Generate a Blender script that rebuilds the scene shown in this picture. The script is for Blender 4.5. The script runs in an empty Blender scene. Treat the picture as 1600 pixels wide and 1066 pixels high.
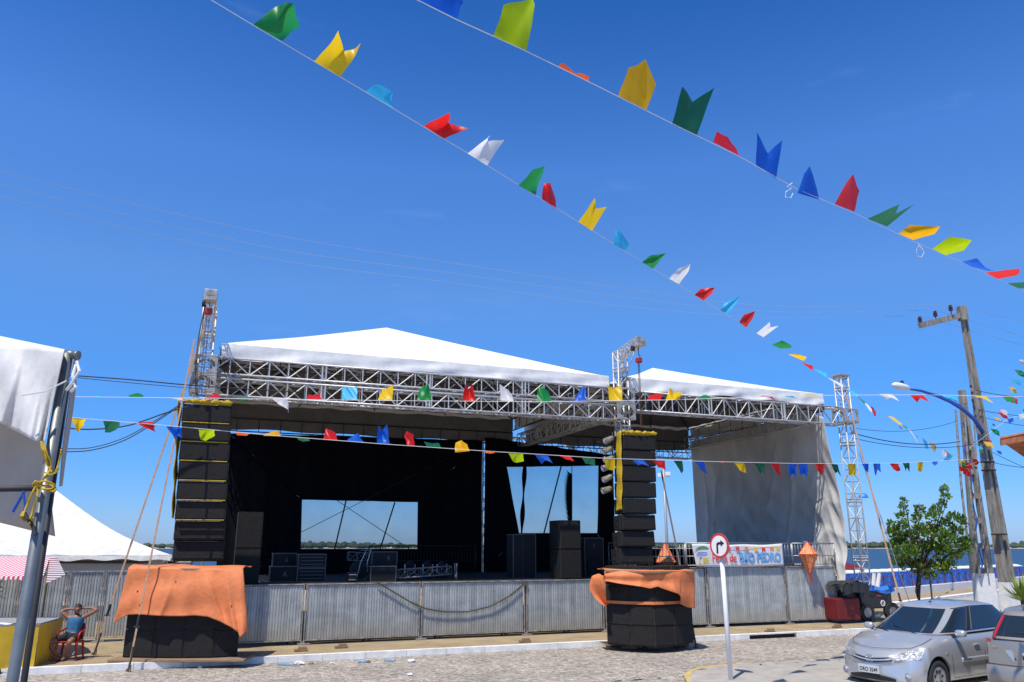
import bpy, bmesh, math, random
from mathutils import Vector, Matrix
rnd = random.Random(7)
S = bpy.context.scene; C = S.collection
# ---------------------------------------------------------------- camera, sky, sun
F = 1220.0; TH = math.atan2(320, F); H = 2.6
ct, st = math.cos(TH), math.sin(TH)
cd = bpy.data.cameras.new('camera'); cam = bpy.data.objects.new('camera', cd); C.objects.link(cam)
cam.location = (0, 0, H); cam.rotation_euler = (math.pi/2+TH, 0, 0)
cd.sensor_width = 36; cd.lens = 36*F/1600; cd.clip_start = .05; cd.clip_end = 6000
S.camera = cam
SUN_EL, SUN_AZ = math.radians(63), math.atan2(-.485, -.87)
w = bpy.data.worlds.new('World'); S.world = w; w.use_nodes = True
wn = w.node_tree.nodes; wl = w.node_tree.links; bg = wn['Background']
sky = wn.new('ShaderNodeTexSky'); sky.sky_type = 'NISHITA'; sky.sun_disc = False
sky.sun_elevation = SUN_EL; sky.sun_rotation = SUN_AZ
sky.altitude = 0; sky.air_density = 1.0; sky.dust_density = 0.3; sky.ozone_density = 2.0
hs = wn.new('ShaderNodeHueSaturation'); hs.inputs['Saturation'].default_value = 1.22; hs.inputs['Value'].default_value = 1.0
tc = wn.new('ShaderNodeTexCoord')
sz = wn.new('ShaderNodeSeparateXYZ'); wl.new(tc.outputs['Generated'], sz.inputs[0])
gr = wn.new('ShaderNodeValToRGB'); wl.new(sz.outputs['Z'], gr.inputs[0])
GR = [(0.0, (.50, .70, 1.3)), (.08, (.60, .80, 1.28)), (.2, (.85, 1.0, 1.36)), (.31, (1.18, 1.22, 1.45)), (.45, (1.28, 1.32, 1.62)), (.62, (.92, 1.0, 1.34)), (.85, (1.0, 1.0, 1.0))]
while len(gr.color_ramp.elements) < len(GR): gr.color_ramp.elements.new(.5)
for i, (p_, c_) in enumerate(GR): gr.color_ramp.elements[i].position = p_; gr.color_ramp.elements[i].color = (*c_, 1)
gm = wn.new('ShaderNodeMix'); gm.data_type = 'RGBA'; gm.blend_type = 'MULTIPLY'; gm.inputs['Factor'].default_value = 1; gm.clamp_result = False
wl.new(sky.outputs[0], gm.inputs['A']); wl.new(gr.outputs[0], gm.inputs['B']); wl.new(gm.outputs['Result'], hs.inputs['Color']); mp = wn.new('ShaderNodeMapping'); mp.inputs['Scale'].default_value = (2.2, 2.2, 13)
nz = wn.new('ShaderNodeTexNoise'); nz.inputs['Scale'].default_value = 1.6; nz.inputs['Detail'].default_value = 6; nz.inputs['Roughness'].default_value = .55
rp = wn.new('ShaderNodeValToRGB'); rp.color_ramp.elements[0].position = .64; rp.color_ramp.elements[0].color = (0, 0, 0, 1)
rp.color_ramp.elements[1].position = .85; rp.color_ramp.elements[1].color = (.10, .10, .10, 1)
mx = wn.new('ShaderNodeMix'); mx.data_type = 'RGBA'; mx.inputs['B'].default_value = (6, 7.2, 8.4, 1)
wl.new(tc.outputs['Generated'], mp.inputs[0]); wl.new(mp.outputs[0], nz.inputs['Vector']); wl.new(nz.outputs['Fac'], rp.inputs[0])
wl.new(rp.outputs[0], mx.inputs['Factor']); wl.new(hs.outputs[0], mx.inputs['A']); wl.new(mx.outputs['Result'], bg.inputs['Color'])
bg.inputs['Strength'].default_value = .125
sd = bpy.data.lights.new('sun', 'SUN'); sd.energy = 5.0; sd.angle = math.radians(.5); sd.color = (1, .94, .84)
sun = bpy.data.objects.new('sun', sd); C.objects.link(sun)
sv = Vector((-.485, -.87, math.tan(SUN_EL)*math.hypot(.485, .87)))
sun.rotation_euler = sv.to_track_quat('Z', 'Y').to_euler(); sun.location = (-10, -15, 40)
S.view_settings.view_transform = 'Standard'; S.view_settings.look = 'None'; S.view_settings.gamma = 1
S.view_settings.use_curve_mapping = False; S.view_settings.exposure = 0.0

# ---------------------------------------------------------------- pixel -> place helpers (layout measured on the photo)
def ray(u, v):
    x = (u-800)/F; y = -(v-533)/F
    return (x, ct-y*st, st+y*ct)
def G(u, v, z=0.0):
    r = ray(u, v); t = (z-H)/r[2]; return Vector((r[0]*t, r[1]*t, z))
def onY(u, v, Y):
    r = ray(u, v); t = Y/r[1]; return Vector((r[0]*t, Y, H+r[2]*t))
O = (-5.44, 21.5); A = math.atan2(6.3, 16.47); ca, sa = math.cos(A), math.sin(A)
def onD(u, v, d=0.0):
    r = ray(u, v); t = (d-O[0]*sa+O[1]*ca)/(-r[0]*sa+r[1]*ca)
    return Vector((r[0]*t, r[1]*t, H+r[2]*t))
def W(s, d, z=0): return Vector((O[0]+s*ca-d*sa, O[1]+s*sa+d*ca, z))
def L(p): X = p[0]-O[0]; Y = p[1]-O[1]; return (X*ca+Y*sa, -X*sa+Y*ca, p[2])
def sD(u, v, d=0.0): return L(onD(u, v, d))
def onPlane(u, v, P, Q, off=0.0):
    d = Vector((Q[0]-P[0], Q[1]-P[1])).normalized(); n = Vector((d.y, -d.x))
    if n.dot(Vector((P[0], P[1]))) > 0: n = -n        # towards the viewer side
    c = n.dot(Vector((P[0], P[1])))+off
    r = ray(u, v); t = c/(n.x*r[0]+n.y*r[1]); return Vector((r[0]*t, r[1]*t, H+r[2]*t))

# ---------------------------------------------------------------- materials
def mat(name, col, rough=.7, metal=0, var=.0, scale=6, bump=0, bscale=40, bdist=.02, transl=0, alpha=None, spec=None, stretch=None, col2=None, coat=0, emis=None):
    m = bpy.data.materials.new(name); m.use_nodes = True; n = m.node_tree.nodes; l = m.node_tree.links
    b = n['Principled BSDF']; b.inputs['Base Color'].default_value = (*col, 1); b.inputs['Roughness'].default_value = rough
    b.inputs['Metallic'].default_value = metal
    if spec is not None: b.inputs['Specular IOR Level'].default_value = spec
    if coat: b.inputs['Coat Weight'].default_value = coat; b.inputs['Coat Roughness'].default_value = .03
    t = n.new('ShaderNodeTexCoord'); src = t.outputs['Object']
    if stretch:
        q = n.new('ShaderNodeMapping'); q.inputs['Scale'].default_value = stretch; l.new(src, q.inputs[0]); src = q.outputs[0]
    cs = None
    if var:
        z = n.new('ShaderNodeTexNoise'); z.inputs['Scale'].default_value = scale; z.inputs['Detail'].default_value = 5; z.inputs['Roughness'].default_value = .65
        l.new(src, z.inputs['Vector'])
        r = n.new('ShaderNodeValToRGB'); r.color_ramp.elements[0].position = .32; r.color_ramp.elements[1].position = .68
        d = col2 if col2 else tuple(c*(1-var) for c in col)
        r.color_ramp.elements[0].color = (*d, 1); r.color_ramp.elements[1].color = (*tuple(min(1, c*(1+var*.4)) for c in col), 1)
        l.new(z.outputs['Fac'], r.inputs[0]); l.new(r.outputs[0], b.inputs['Base Color']); cs = r.outputs[0]
    if bump:
        z = n.new('ShaderNodeTexNoise'); z.inputs['Scale'].default_value = bscale; z.inputs['Detail'].default_value = 4; l.new(src, z.inputs['Vector'])
        bp = n.new('ShaderNodeBump'); bp.inputs['Strength'].default_value = bump; bp.inputs['Distance'].default_value = bdist
        l.new(z.outputs['Fac'], bp.inputs['Height']); l.new(bp.outputs[0], b.inputs['Normal'])
    if transl:
        tr = n.new('ShaderNodeBsdfTranslucent'); tr.inputs[0].default_value = (*col, 1); ms = n.new('ShaderNodeMixShader'); ms.inputs[0].default_value = transl
        if cs: l.new(cs, tr.inputs[0])
        l.new(b.outputs[0], ms.inputs[1]); l.new(tr.outputs[0], ms.inputs[2]); l.new(ms.outputs[0], n['Material Output'].inputs[0])
    if alpha is not None: b.inputs['Alpha'].default_value = alpha
    if emis: b.inputs['Emission Color'].default_value = (*emis, 1); b.inputs['Emission Strength'].default_value = 1
    return m
M = {}
M['canvas'] = mat('white_canvas', (.80, .80, .78), .6, var=.08, scale=1.5, bump=.35, bscale=3, col2=(.72, .71, .69))
M['canvas_valance'] = mat('valance_canvas', (.80, .80, .78), .6, var=.1, scale=3, bump=.25, bscale=4, col2=(.68, .67, .65))
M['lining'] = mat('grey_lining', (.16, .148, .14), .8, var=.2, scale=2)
M['tent'] = mat('tent_canvas', (.76, .75, .72), .6, var=.22, scale=3, bump=.5, bscale=6, transl=.12)
M['tent_shade'] = mat('shaded_tent_canvas', (.44, .385, .325), .8, var=.12, scale=3, bump=.3, bscale=4)  # white tent canvas in shade; the warm shade is put into this colour
M['post_steel'] = mat('grey_post_steel', (.20, .22, .22), .45, .5, var=.25, scale=6)
M['sidewall'] = mat('sidewall_canvas', (.60, .59, .56), .8, var=.22, scale=1.2, bump=.35, bscale=2.6, bdist=.10, stretch=(1, 1, .55))
M['black_cloth'] = mat('black_cloth', (.006, .006, .009), .95, var=.4, scale=3, bump=.4, bscale=4, spec=.1)
M['deck'] = mat('stage_plywood', (.025, .024, .027), .75, var=.5, scale=4)
M['alu'] = mat('aluminium_tube', (.60, .59, .57), .45, .35, var=.25, scale=9)
M['alu_plate'] = mat('aluminium_plate', (.50, .49, .46), .5, .5, var=.3, scale=8, col2=(.3, .25, .2))
M['dark_steel'] = mat('dark_steel', (.03, .03, .032), .6, .3)
M['rust'] = mat('rusty_chain', (.16, .08, .045), .8, .3, var=.5, scale=30)
M['cab'] = mat('speaker_cabinet_paint', (.016, .015, .015), .65, spec=.3, var=.5, scale=12, bump=.3, bscale=60)
M['cab_worn'] = mat('worn_cabinet_paint', (.022, .019, .017), .7, spec=.3, var=.6, scale=7, bump=.3, bscale=40, col2=(.008, .008, .009))
M['grille'] = mat('speaker_grille', (.020, .019, .019), .75, .0, spec=.25, var=.35, scale=10, bump=.5, bscale=160)
M['edge'] = mat('worn_edge', (.075, .06, .045), .7, var=.6, scale=20)
M['orange'] = mat('orange_tarp', (.76, .225, .075), .65, var=.22, scale=3, bump=.5, bscale=10, transl=.1)
M['wood'] = mat('plank_wood', (.30, .19, .11), .8, var=.4, scale=6, stretch=(1, 8, 8))
M['yellow_cloth'] = mat('yellow_cloth', (.62, .42, .02), .7, var=.3, scale=14, bump=.8, bscale=18, transl=.15)
M['strap'] = mat('strap_webbing', (.45, .28, .18), .8, var=.3, scale=12)
M['strap_dark'] = mat('dark_strap_webbing', (.09, .08, .085), .8)
M['red_paint'] = mat('red_paint', (.42, .03, .02), .5, var=.2)
M['galv'] = None
M['frame'] = mat('fence_frame_steel', (.38, .37, .34), .6, .4, var=.4, scale=6, col2=(.17, .12, .08))
M['case_edge'] = mat('dull_case_edging', (.13, .13, .13), .5, .3)
M['dull_alu'] = mat('dull_truss_tube', (.16, .16, .16), .5, .3)
M['rail'] = mat('guardrail_steel', (.35, .35, .36), .45, .7, var=.3, scale=8)
M['concrete'] = mat('concrete', (.40, .37, .325), .9, var=.22, scale=3, bump=.3, bscale=60)
M['kerb'] = mat('white_kerb_paint', (.80, .79, .76), .8, var=.3, scale=3, bump=.3, bscale=30, col2=(.62, .60, .56))
M['yellow_paint'] = mat('yellow_kerb_paint', (.62, .40, .06), .8, var=.4, scale=7, col2=(.4, .33, .2))
M['pole'] = mat('weathered_pole_concrete', (.29, .27, .235), .9, var=.5, scale=5, bump=.6, bscale=40, stretch=(2, 2, .35), col2=(.13, .12, .105))
M['whitewash'] = mat('whitewash', (.75, .75, .74), .85, var=.15, scale=6)
M['blue_paint'] = mat('blue_paint', (.02, .09, .42), .4, var=.1)
M['white_plastic'] = mat('white_plastic', (.75, .76, .76), .4)
M['toilet_blue'] = mat('blue_plastic', (.03, .23, .80), .45, var=.15, scale=2)
M['rail_red'] = mat('maroon_railing_paint', (.12, .03, .03), .6)
M['insul'] = mat('brown_porcelain', (.07, .025, .02), .25)
M['cable'] = mat('black_cable', (.015, .015, .017), .7)
M['thinwire'] = mat('aluminium_wire', (.30, .34, .40), .6)
M['cord'] = mat('white_cord', (.75, .75, .75), .7)
M['red_chair'] = mat('red_plastic', (.42, .012, .012), .35)
M['skin'] = mat('skin', (.27, .12, .07), .55, var=.1, scale=20)
M['hair'] = mat('black_hair', (.010, .008, .007), .6)
M['shirt'] = mat('blue_tank_top', (.03, .16, .32), .85, var=.2, scale=9)
M['shirt2'] = mat('grey_stripe', (.10, .10, .16), .85)
M['shorts'] = mat('black_shorts', (.010, .011, .018), .85)
M['sandal'] = mat('dark_sandal', (.03, .012, .012), .7)
M['eye'] = mat('eye_white', (.6, .6, .58), .3)
M['silver'] = mat('silver_car_paint', (.53, .545, .56), .30, .5, coat=.9)
M['beige'] = mat('beige_car_paint', (.33, .305, .27), .34, .45, coat=.8)
M['glass'] = mat('dark_car_glass', (.012, .022, .035), .05, spec=.9)
M['blackp'] = mat('black_plastic', (.015, .015, .016), .5)
M['tyre'] = mat('tyre_rubber', (.022, .022, .023), .85)
M['chrome'] = mat('chrome', (.75, .76, .78), .15, .95)
M['wheelcover'] = mat('wheel_cover', (.52, .53, .55), .35, .6)
M['lamp_red'] = mat('red_lamp_lens', (.45, .012, .01), .12, coat=1)
M['lamp_white'] = mat('clear_lamp_lens', (.38, .39, .40), .15, .3, coat=1, bump=.8, bscale=45)
M['plate'] = mat('number_plate', (.55, .56, .57), .5)
M['ink'] = mat('black_ink', (.012, .012, .014), .6)
M['white_paint'] = mat('white_paint', (.80, .80, .79), .5, var=.05)
M['sign_red'] = mat('sign_red', (.62, .035, .025), .45)
M['sign_back'] = mat('sign_back', (.4, .4, .4), .5, .6)
M['banner'] = mat('banner_vinyl', (.70, .70, .73), .5, var=.05, bump=.3, bscale=8)
M['ink_red'] = mat('ink_red', (.70, .05, .05), .6); M['ink_blue'] = mat('ink_blue', (.03, .15, .52), .6)
M['ink_sky'] = mat('ink_light_blue', (.16, .48, .80), .6); M['ink_orange'] = mat('ink_orange', (.78, .25, .06), .6)
M['ink_yellow'] = mat('ink_yellow', (.75, .56, .04), .6); M['ink_green'] = mat('ink_green', (.13, .26, .12), .6)
M['bark'] = mat('bark', (.07, .055, .04), .9, var=.4, scale=12)
M['leaf_a'] = mat('leaf_green', (.17, .31, .04), .4, var=.55, scale=5, transl=.3, col2=(.03, .085, .012))
M['leaf_c'] = mat('young_leaf_green', (.22, .34, .03), .4, var=.3, scale=5, transl=.3)
M['leaf_b'] = mat('leaf_red_tip', (.20, .13, .03), .45, transl=.2)
M['palm'] = mat('palm_green', (.20, .28, .04), .5, transl=.2)
M['farwood'] = mat('far_trees', (.055, .085, .045), .9, var=.6, scale=.12, col2=(.03, .05, .04))
M['sand'] = mat('sand', (.50, .44, .33), .9, var=.2, scale=.05)
M['tile'] = mat('terracotta_tile', (.38, .14, .06), .8, var=.5, scale=12)
M['plaster'] = mat('plaster', (.6, .56, .48), .9, var=.1)
M['bottle'] = mat('blue_bottle_plastic', (.25, .42, .58), .2, alpha=.55)
M['paper'] = mat('paper_litter', (.7, .7, .7), .8)
M['grey_tarp'] = mat('black_tarp', (.025, .027, .03), .5, bump=1, bscale=9)
M['blue_tarp'] = mat('blue_tarp', (.03, .17, .55), .5, bump=1, bscale=9)
M['tank_red'] = mat('red_tank_paint', (.16, .010, .012), .55, var=.2)
M['yellow_vinyl'] = mat('yellow_vinyl', (.72, .45, .02), .5, var=.12, scale=3, bump=.4, bscale=4)
M['grey_board'] = mat('grey_board', (.3, .31, .32), .6)
M['fringe'] = mat('tattered_fringe', (.07, .06, .05), .9)
M['par'] = mat('polished_lamp_can', (.62, .61, .58), .3, .8, var=.2, scale=15)
M['blueflood'] = mat('floodlight_grey', (.35, .36, .37), .5, .3)
M['lantern'] = None
FL = {'green': (.015, .30, .065), 'dgreen': (.012, .15, .075), 'yellow': (1.0, .64, .01), 'amber': (.95, .50, .0), 'cyan': (.06, .58, .92),
      'red': (.80, .02, .02), 'orange': (.85, .13, .02), 'white': (.9, .9, .9), 'blue': (.015, .14, .72), 'lime': (.50, .68, .0), 'pink': (.75, .03, .15)}
for k, c in FL.items(): M['flag_'+k] = mat(k+'_flag_plastic', c, .4, transl=.56, var=.08, scale=5, bump=.25, bscale=7)

def nodes_of(name):
    m = bpy.data.materials.new(name); m.use_nodes = True; return m, m.node_tree.nodes, m.node_tree.links, m.node_tree.nodes['Principled BSDF']
def ramp(n, pts):
    r = n.new('ShaderNodeValToRGB'); e = r.color_ramp.elements
    while len(e) < len(pts): e.new(.5)
    for i, (p, c) in enumerate(pts): e[i].position = p; e[i].color = (*c, 1)
    return r
# corrugated galvanised sheet with vertical streaks and grime
m, n, l, b = nodes_of('galvanised_sheet'); M['galv'] = m
t = n.new('ShaderNodeTexCoord'); q = n.new('ShaderNodeMapping'); q.inputs['Scale'].default_value = (14, 14, .35); l.new(t.outputs['Object'], q.inputs[0])
z = n.new('ShaderNodeTexNoise'); z.inputs['Scale'].default_value = 1; z.inputs['Detail'].default_value = 6; l.new(q.outputs[0], z.inputs['Vector'])
r = ramp(n, [(.28, (.33, .36, .36)), (.5, (.44, .47, .47)), (.72, (.53, .565, .56))]); l.new(z.outputs['Fac'], r.inputs[0])
z2 = n.new('ShaderNodeTexNoise'); z2.inputs['Scale'].default_value = 2.6; z2.inputs['Detail'].default_value = 8; z2.inputs['Roughness'].default_value = .7; l.new(t.outputs['Object'], z2.inputs['Vector'])
r2 = ramp(n, [(.35, (.62, .62, .62)), (.6, (1, 1, 1))]); l.new(z2.outputs['Fac'], r2.inputs[0])
mm = n.new('ShaderNodeMix'); mm.data_type = 'RGBA'; mm.blend_type = 'MULTIPLY'; mm.inputs['Factor'].default_value = .8
l.new(r.outputs[0], mm.inputs['A']); l.new(r2.outputs[0], mm.inputs['B'])
sx = n.new('ShaderNodeSeparateXYZ'); l.new(t.outputs['Object'], sx.inputs[0])
mr = n.new('ShaderNodeMapRange'); mr.inputs['From Min'].default_value = .55; mr.inputs['From Max'].default_value = .05; l.new(sx.outputs['Z'], mr.inputs['Value'])
mu = n.new('ShaderNodeMath'); mu.operation = 'MULTIPLY'; l.new(mr.outputs[0], mu.inputs[0]); l.new(z2.outputs['Fac'], mu.inputs[1])
m3 = n.new('ShaderNodeMix'); m3.data_type = 'RGBA'; m3.inputs['B'].default_value = (.36, .30, .20, 1)
l.new(mu.outputs[0], m3.inputs['Factor']); l.new(mm.outputs['Result'], m3.inputs['A']); oi_ = n.new('ShaderNodeObjectInfo'); hv = n.new('ShaderNodeHueSaturation'); mrr = n.new('ShaderNodeMapRange'); mrr.inputs['To Min'].default_value = .84; mrr.inputs['To Max'].default_value = 1.1
l.new(oi_.outputs['Random'], mrr.inputs['Value']); l.new(mrr.outputs[0], hv.inputs['Value']); l.new(m3.outputs['Result'], hv.inputs['Color']); l.new(hv.outputs[0], b.inputs['Base Color'])
b.inputs['Roughness'].default_value = .55; b.inputs['Metallic'].default_value = .3
# cobbled road
m, n, l, b = nodes_of('cobbles'); M['cobble'] = m
t = n.new('ShaderNodeTexCoord'); q = n.new('ShaderNodeMapping'); q.inputs['Rotation'].default_value = (0, 0, -.3); l.new(t.outputs['Object'], q.inputs[0])
vo = n.new('ShaderNodeTexVoronoi'); vo.inputs['Scale'].default_value = 12; vo.inputs['Randomness'].default_value = .8; l.new(q.outputs[0], vo.inputs['Vector'])
ve = n.new('ShaderNodeTexVoronoi'); ve.feature = 'DISTANCE_TO_EDGE'; ve.inputs['Scale'].default_value = 12; ve.inputs['Randomness'].default_value = .8; l.new(q.outputs[0], ve.inputs['Vector'])
r = ramp(n, [(0, (.27, .24, .22)), (.35, (.42, .375, .325)), (.75, (.53, .475, .41)), (1, (.66, .60, .52))])
sp = n.new('ShaderNodeSeparateColor'); l.new(vo.outputs['Color'], sp.inputs[0]); l.new(sp.outputs[0], r.inputs[0])
er = ramp(n, [(.0, (.76, .73, .70)), (.09, (1, 1, 1))]); l.new(ve.outputs['Distance'], er.inputs[0])
mm = n.new('ShaderNodeMix'); mm.data_type = 'RGBA'; mm.blend_type = 'MULTIPLY'; mm.inputs['Factor'].default_value = 1
l.new(r.outputs[0], mm.inputs['A']); l.new(er.outputs[0], mm.inputs['B'])
z = n.new('ShaderNodeTexNoise'); z.inputs['Scale'].default_value = .5; z.inputs['Detail'].default_value = 6; l.new(t.outputs['Object'], z.inputs['Vector'])
zr = ramp(n, [(.3, (.70, .685, .67)), (.65, (.93, .92, .90))]); l.new(z.outputs['Fac'], zr.inputs[0])
m2 = n.new('ShaderNodeMix'); m2.data_type = 'RGBA'; m2.blend_type = 'MULTIPLY'; m2.inputs['Factor'].default_value = 1
l.new(mm.outputs['Result'], m2.inputs['A']); l.new(zr.outputs[0], m2.inputs['B']); l.new(m2.outputs['Result'], b.inputs['Base Color'])
bp = n.new('ShaderNodeBump'); bp.inputs['Strength'].default_value = .9; bp.inputs['Distance'].default_value = .03
l.new(er.outputs[0], bp.inputs['Height']); l.new(bp.outputs[0], b.inputs['Normal']); b.inputs['Roughness'].default_value = .85
# pavers
def paver(name, c1, c2, c3, sc):
    m, n, l, b = nodes_of(name); t = n.new('ShaderNodeTexCoord'); q = n.new('ShaderNodeMapping'); q.inputs['Rotation'].default_value = (0, 0, -A)
    l.new(t.outputs['Object'], q.inputs[0])
    br = n.new('ShaderNodeTexBrick'); br.inputs['Scale'].default_value = sc; br.inputs['Color1'].default_value = (*c1, 1); br.inputs['Color2'].default_value = (*c2, 1)
    br.inputs['Mortar'].default_value = (*c3, 1); br.inputs['Mortar Size'].default_value = .03; br.inputs['Brick Width'].default_value = 1; br.inputs['Row Height'].default_value = .5
    l.new(q.outputs[0], br.inputs['Vector']); z = n.new('ShaderNodeTexNoise'); z.inputs['Scale'].default_value = 1.2; z.inputs['Detail'].default_value = 6; l.new(t.outputs['Object'], z.inputs['Vector'])
    zr = ramp(n, [(.3, (.72, .71, .70)), (.7, (1, 1, 1))]); l.new(z.outputs['Fac'], zr.inputs[0])
    mm = n.new('ShaderNodeMix'); mm.data_type = 'RGBA'; mm.blend_type = 'MULTIPLY'; mm.inputs['Factor'].default_value = 1
    l.new(br.outputs['Color'], mm.inputs['A']); l.new(zr.outputs[0], mm.inputs['B']); l.new(mm.outputs['Result'], b.inputs['Base Color']); b.inputs['Roughness'].default_value = .9
    return m
M['paver'] = paver('tan_pavers', (.44, .34, .20), (.38, .29, .17), (.20, .15, .09), 5)
# water
m, n, l, b = nodes_of('river_water'); M['water'] = m
b.inputs['Base Color'].default_value = (.015, .05, .10, 1); b.inputs['Roughness'].default_value = .35; b.inputs['Specular IOR Level'].default_value = .35
t = n.new('ShaderNodeTexCoord'); q = n.new('ShaderNodeMapping'); q.inputs['Scale'].default_value = (.35, .12, 1); l.new(t.outputs['Object'], q.inputs[0])
z = n.new('ShaderNodeTexNoise'); z.inputs['Scale'].default_value = 1.0; z.inputs['Detail'].default_value = 6; l.new(q.outputs[0], z.inputs['Vector'])
r = ramp(n, [(.4, (.010, .028, .055)), (.62, (.028, .06, .10))]); l.new(z.outputs['Fac'], r.inputs[0]); l.new(r.outputs[0], b.inputs['Base Color'])
bp = n.new('ShaderNodeBump'); bp.inputs['Strength'].default_value = 1; bp.inputs['Distance'].default_value = 1.2; l.new(z.outputs['Fac'], bp.inputs['Height']); l.new(bp.outputs[0], b.inputs['Normal'])
# striped awning
def stripes(name, ca_, cb_, scale, axis=0):
    m, n, l, b = nodes_of(name); t = n.new('ShaderNodeTexCoord'); s_ = n.new('ShaderNodeSeparateXYZ'); l.new(t.outputs['Object'], s_.inputs[0])
    a1 = n.new('ShaderNodeMath'); a1.operation = 'MULTIPLY'; a1.inputs[1].default_value = scale; l.new(s_.outputs[axis], a1.inputs[0])
    a2 = n.new('ShaderNodeMath'); a2.operation = 'FRACT'; l.new(a1.outputs[0], a2.inputs[0])
    a3 = n.new('ShaderNodeMath'); a3.operation = 'GREATER_THAN'; a3.inputs[1].default_value = .5; l.new(a2.outputs[0], a3.inputs[0])
    x = n.new('ShaderNodeMix'); x.data_type = 'RGBA'; x.inputs['A'].default_value = (*ca_, 1); x.inputs['B'].default_value = (*cb_, 1)
    l.new(a3.outputs[0], x.inputs['Factor']); l.new(x.outputs['Result'], b.inputs['Base Color']); b.inputs['Roughness'].default_value = .6; return m
M['awning'] = stripes('striped_canvas', (.75, .73, .74), (.60, .03, .07), 9)
# dotted lantern fabric
m, n, l, b = nodes_of('dotted_cotton'); M['lantern'] = m
t = n.new('ShaderNodeTexCoord'); vo = n.new('ShaderNodeTexVoronoi'); vo.inputs['Scale'].default_value = 28; l.new(t.outputs['Object'], vo.inputs['Vector'])
r = ramp(n, [(.36, (.80, .60, .26)), (.46, (.74, .20, .07))]); l.new(vo.outputs['Distance'], r.inputs[0]); l.new(r.outputs[0], b.inputs['Base Color']); b.inputs['Roughness'].default_value = .8
# see-through mesh cloth in the backdrops
m, n, l, b = nodes_of('mesh_scrim'); M['scrim'] = m
b.inputs['Base Color'].default_value = (.10, .12, .14, 1); b.inputs['Roughness'].default_value = .9
tr = n.new('ShaderNodeBsdfTransparent'); tr.inputs[0].default_value = (.84, .88, .88, 1); ms = n.new('ShaderNodeMixShader'); ms.inputs[0].default_value = .3
t = n.new('ShaderNodeTexCoord'); z = n.new('ShaderNodeTexNoise'); z.inputs['Scale'].default_value = 1.3; z.inputs['Detail'].default_value = 4; l.new(t.outputs['Object'], z.inputs['Vector'])
mr = n.new('ShaderNodeMapRange'); mr.inputs['To Min'].default_value = .2; mr.inputs['To Max'].default_value = .42; l.new(z.outputs['Fac'], mr.inputs['Value']); l.new(mr.outputs[0], ms.inputs[0])
l.new(tr.outputs[0], ms.inputs[1]); l.new(b.outputs[0], ms.inputs[2]); l.new(ms.outputs[0], n['Material Output'].inputs[0])

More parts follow.
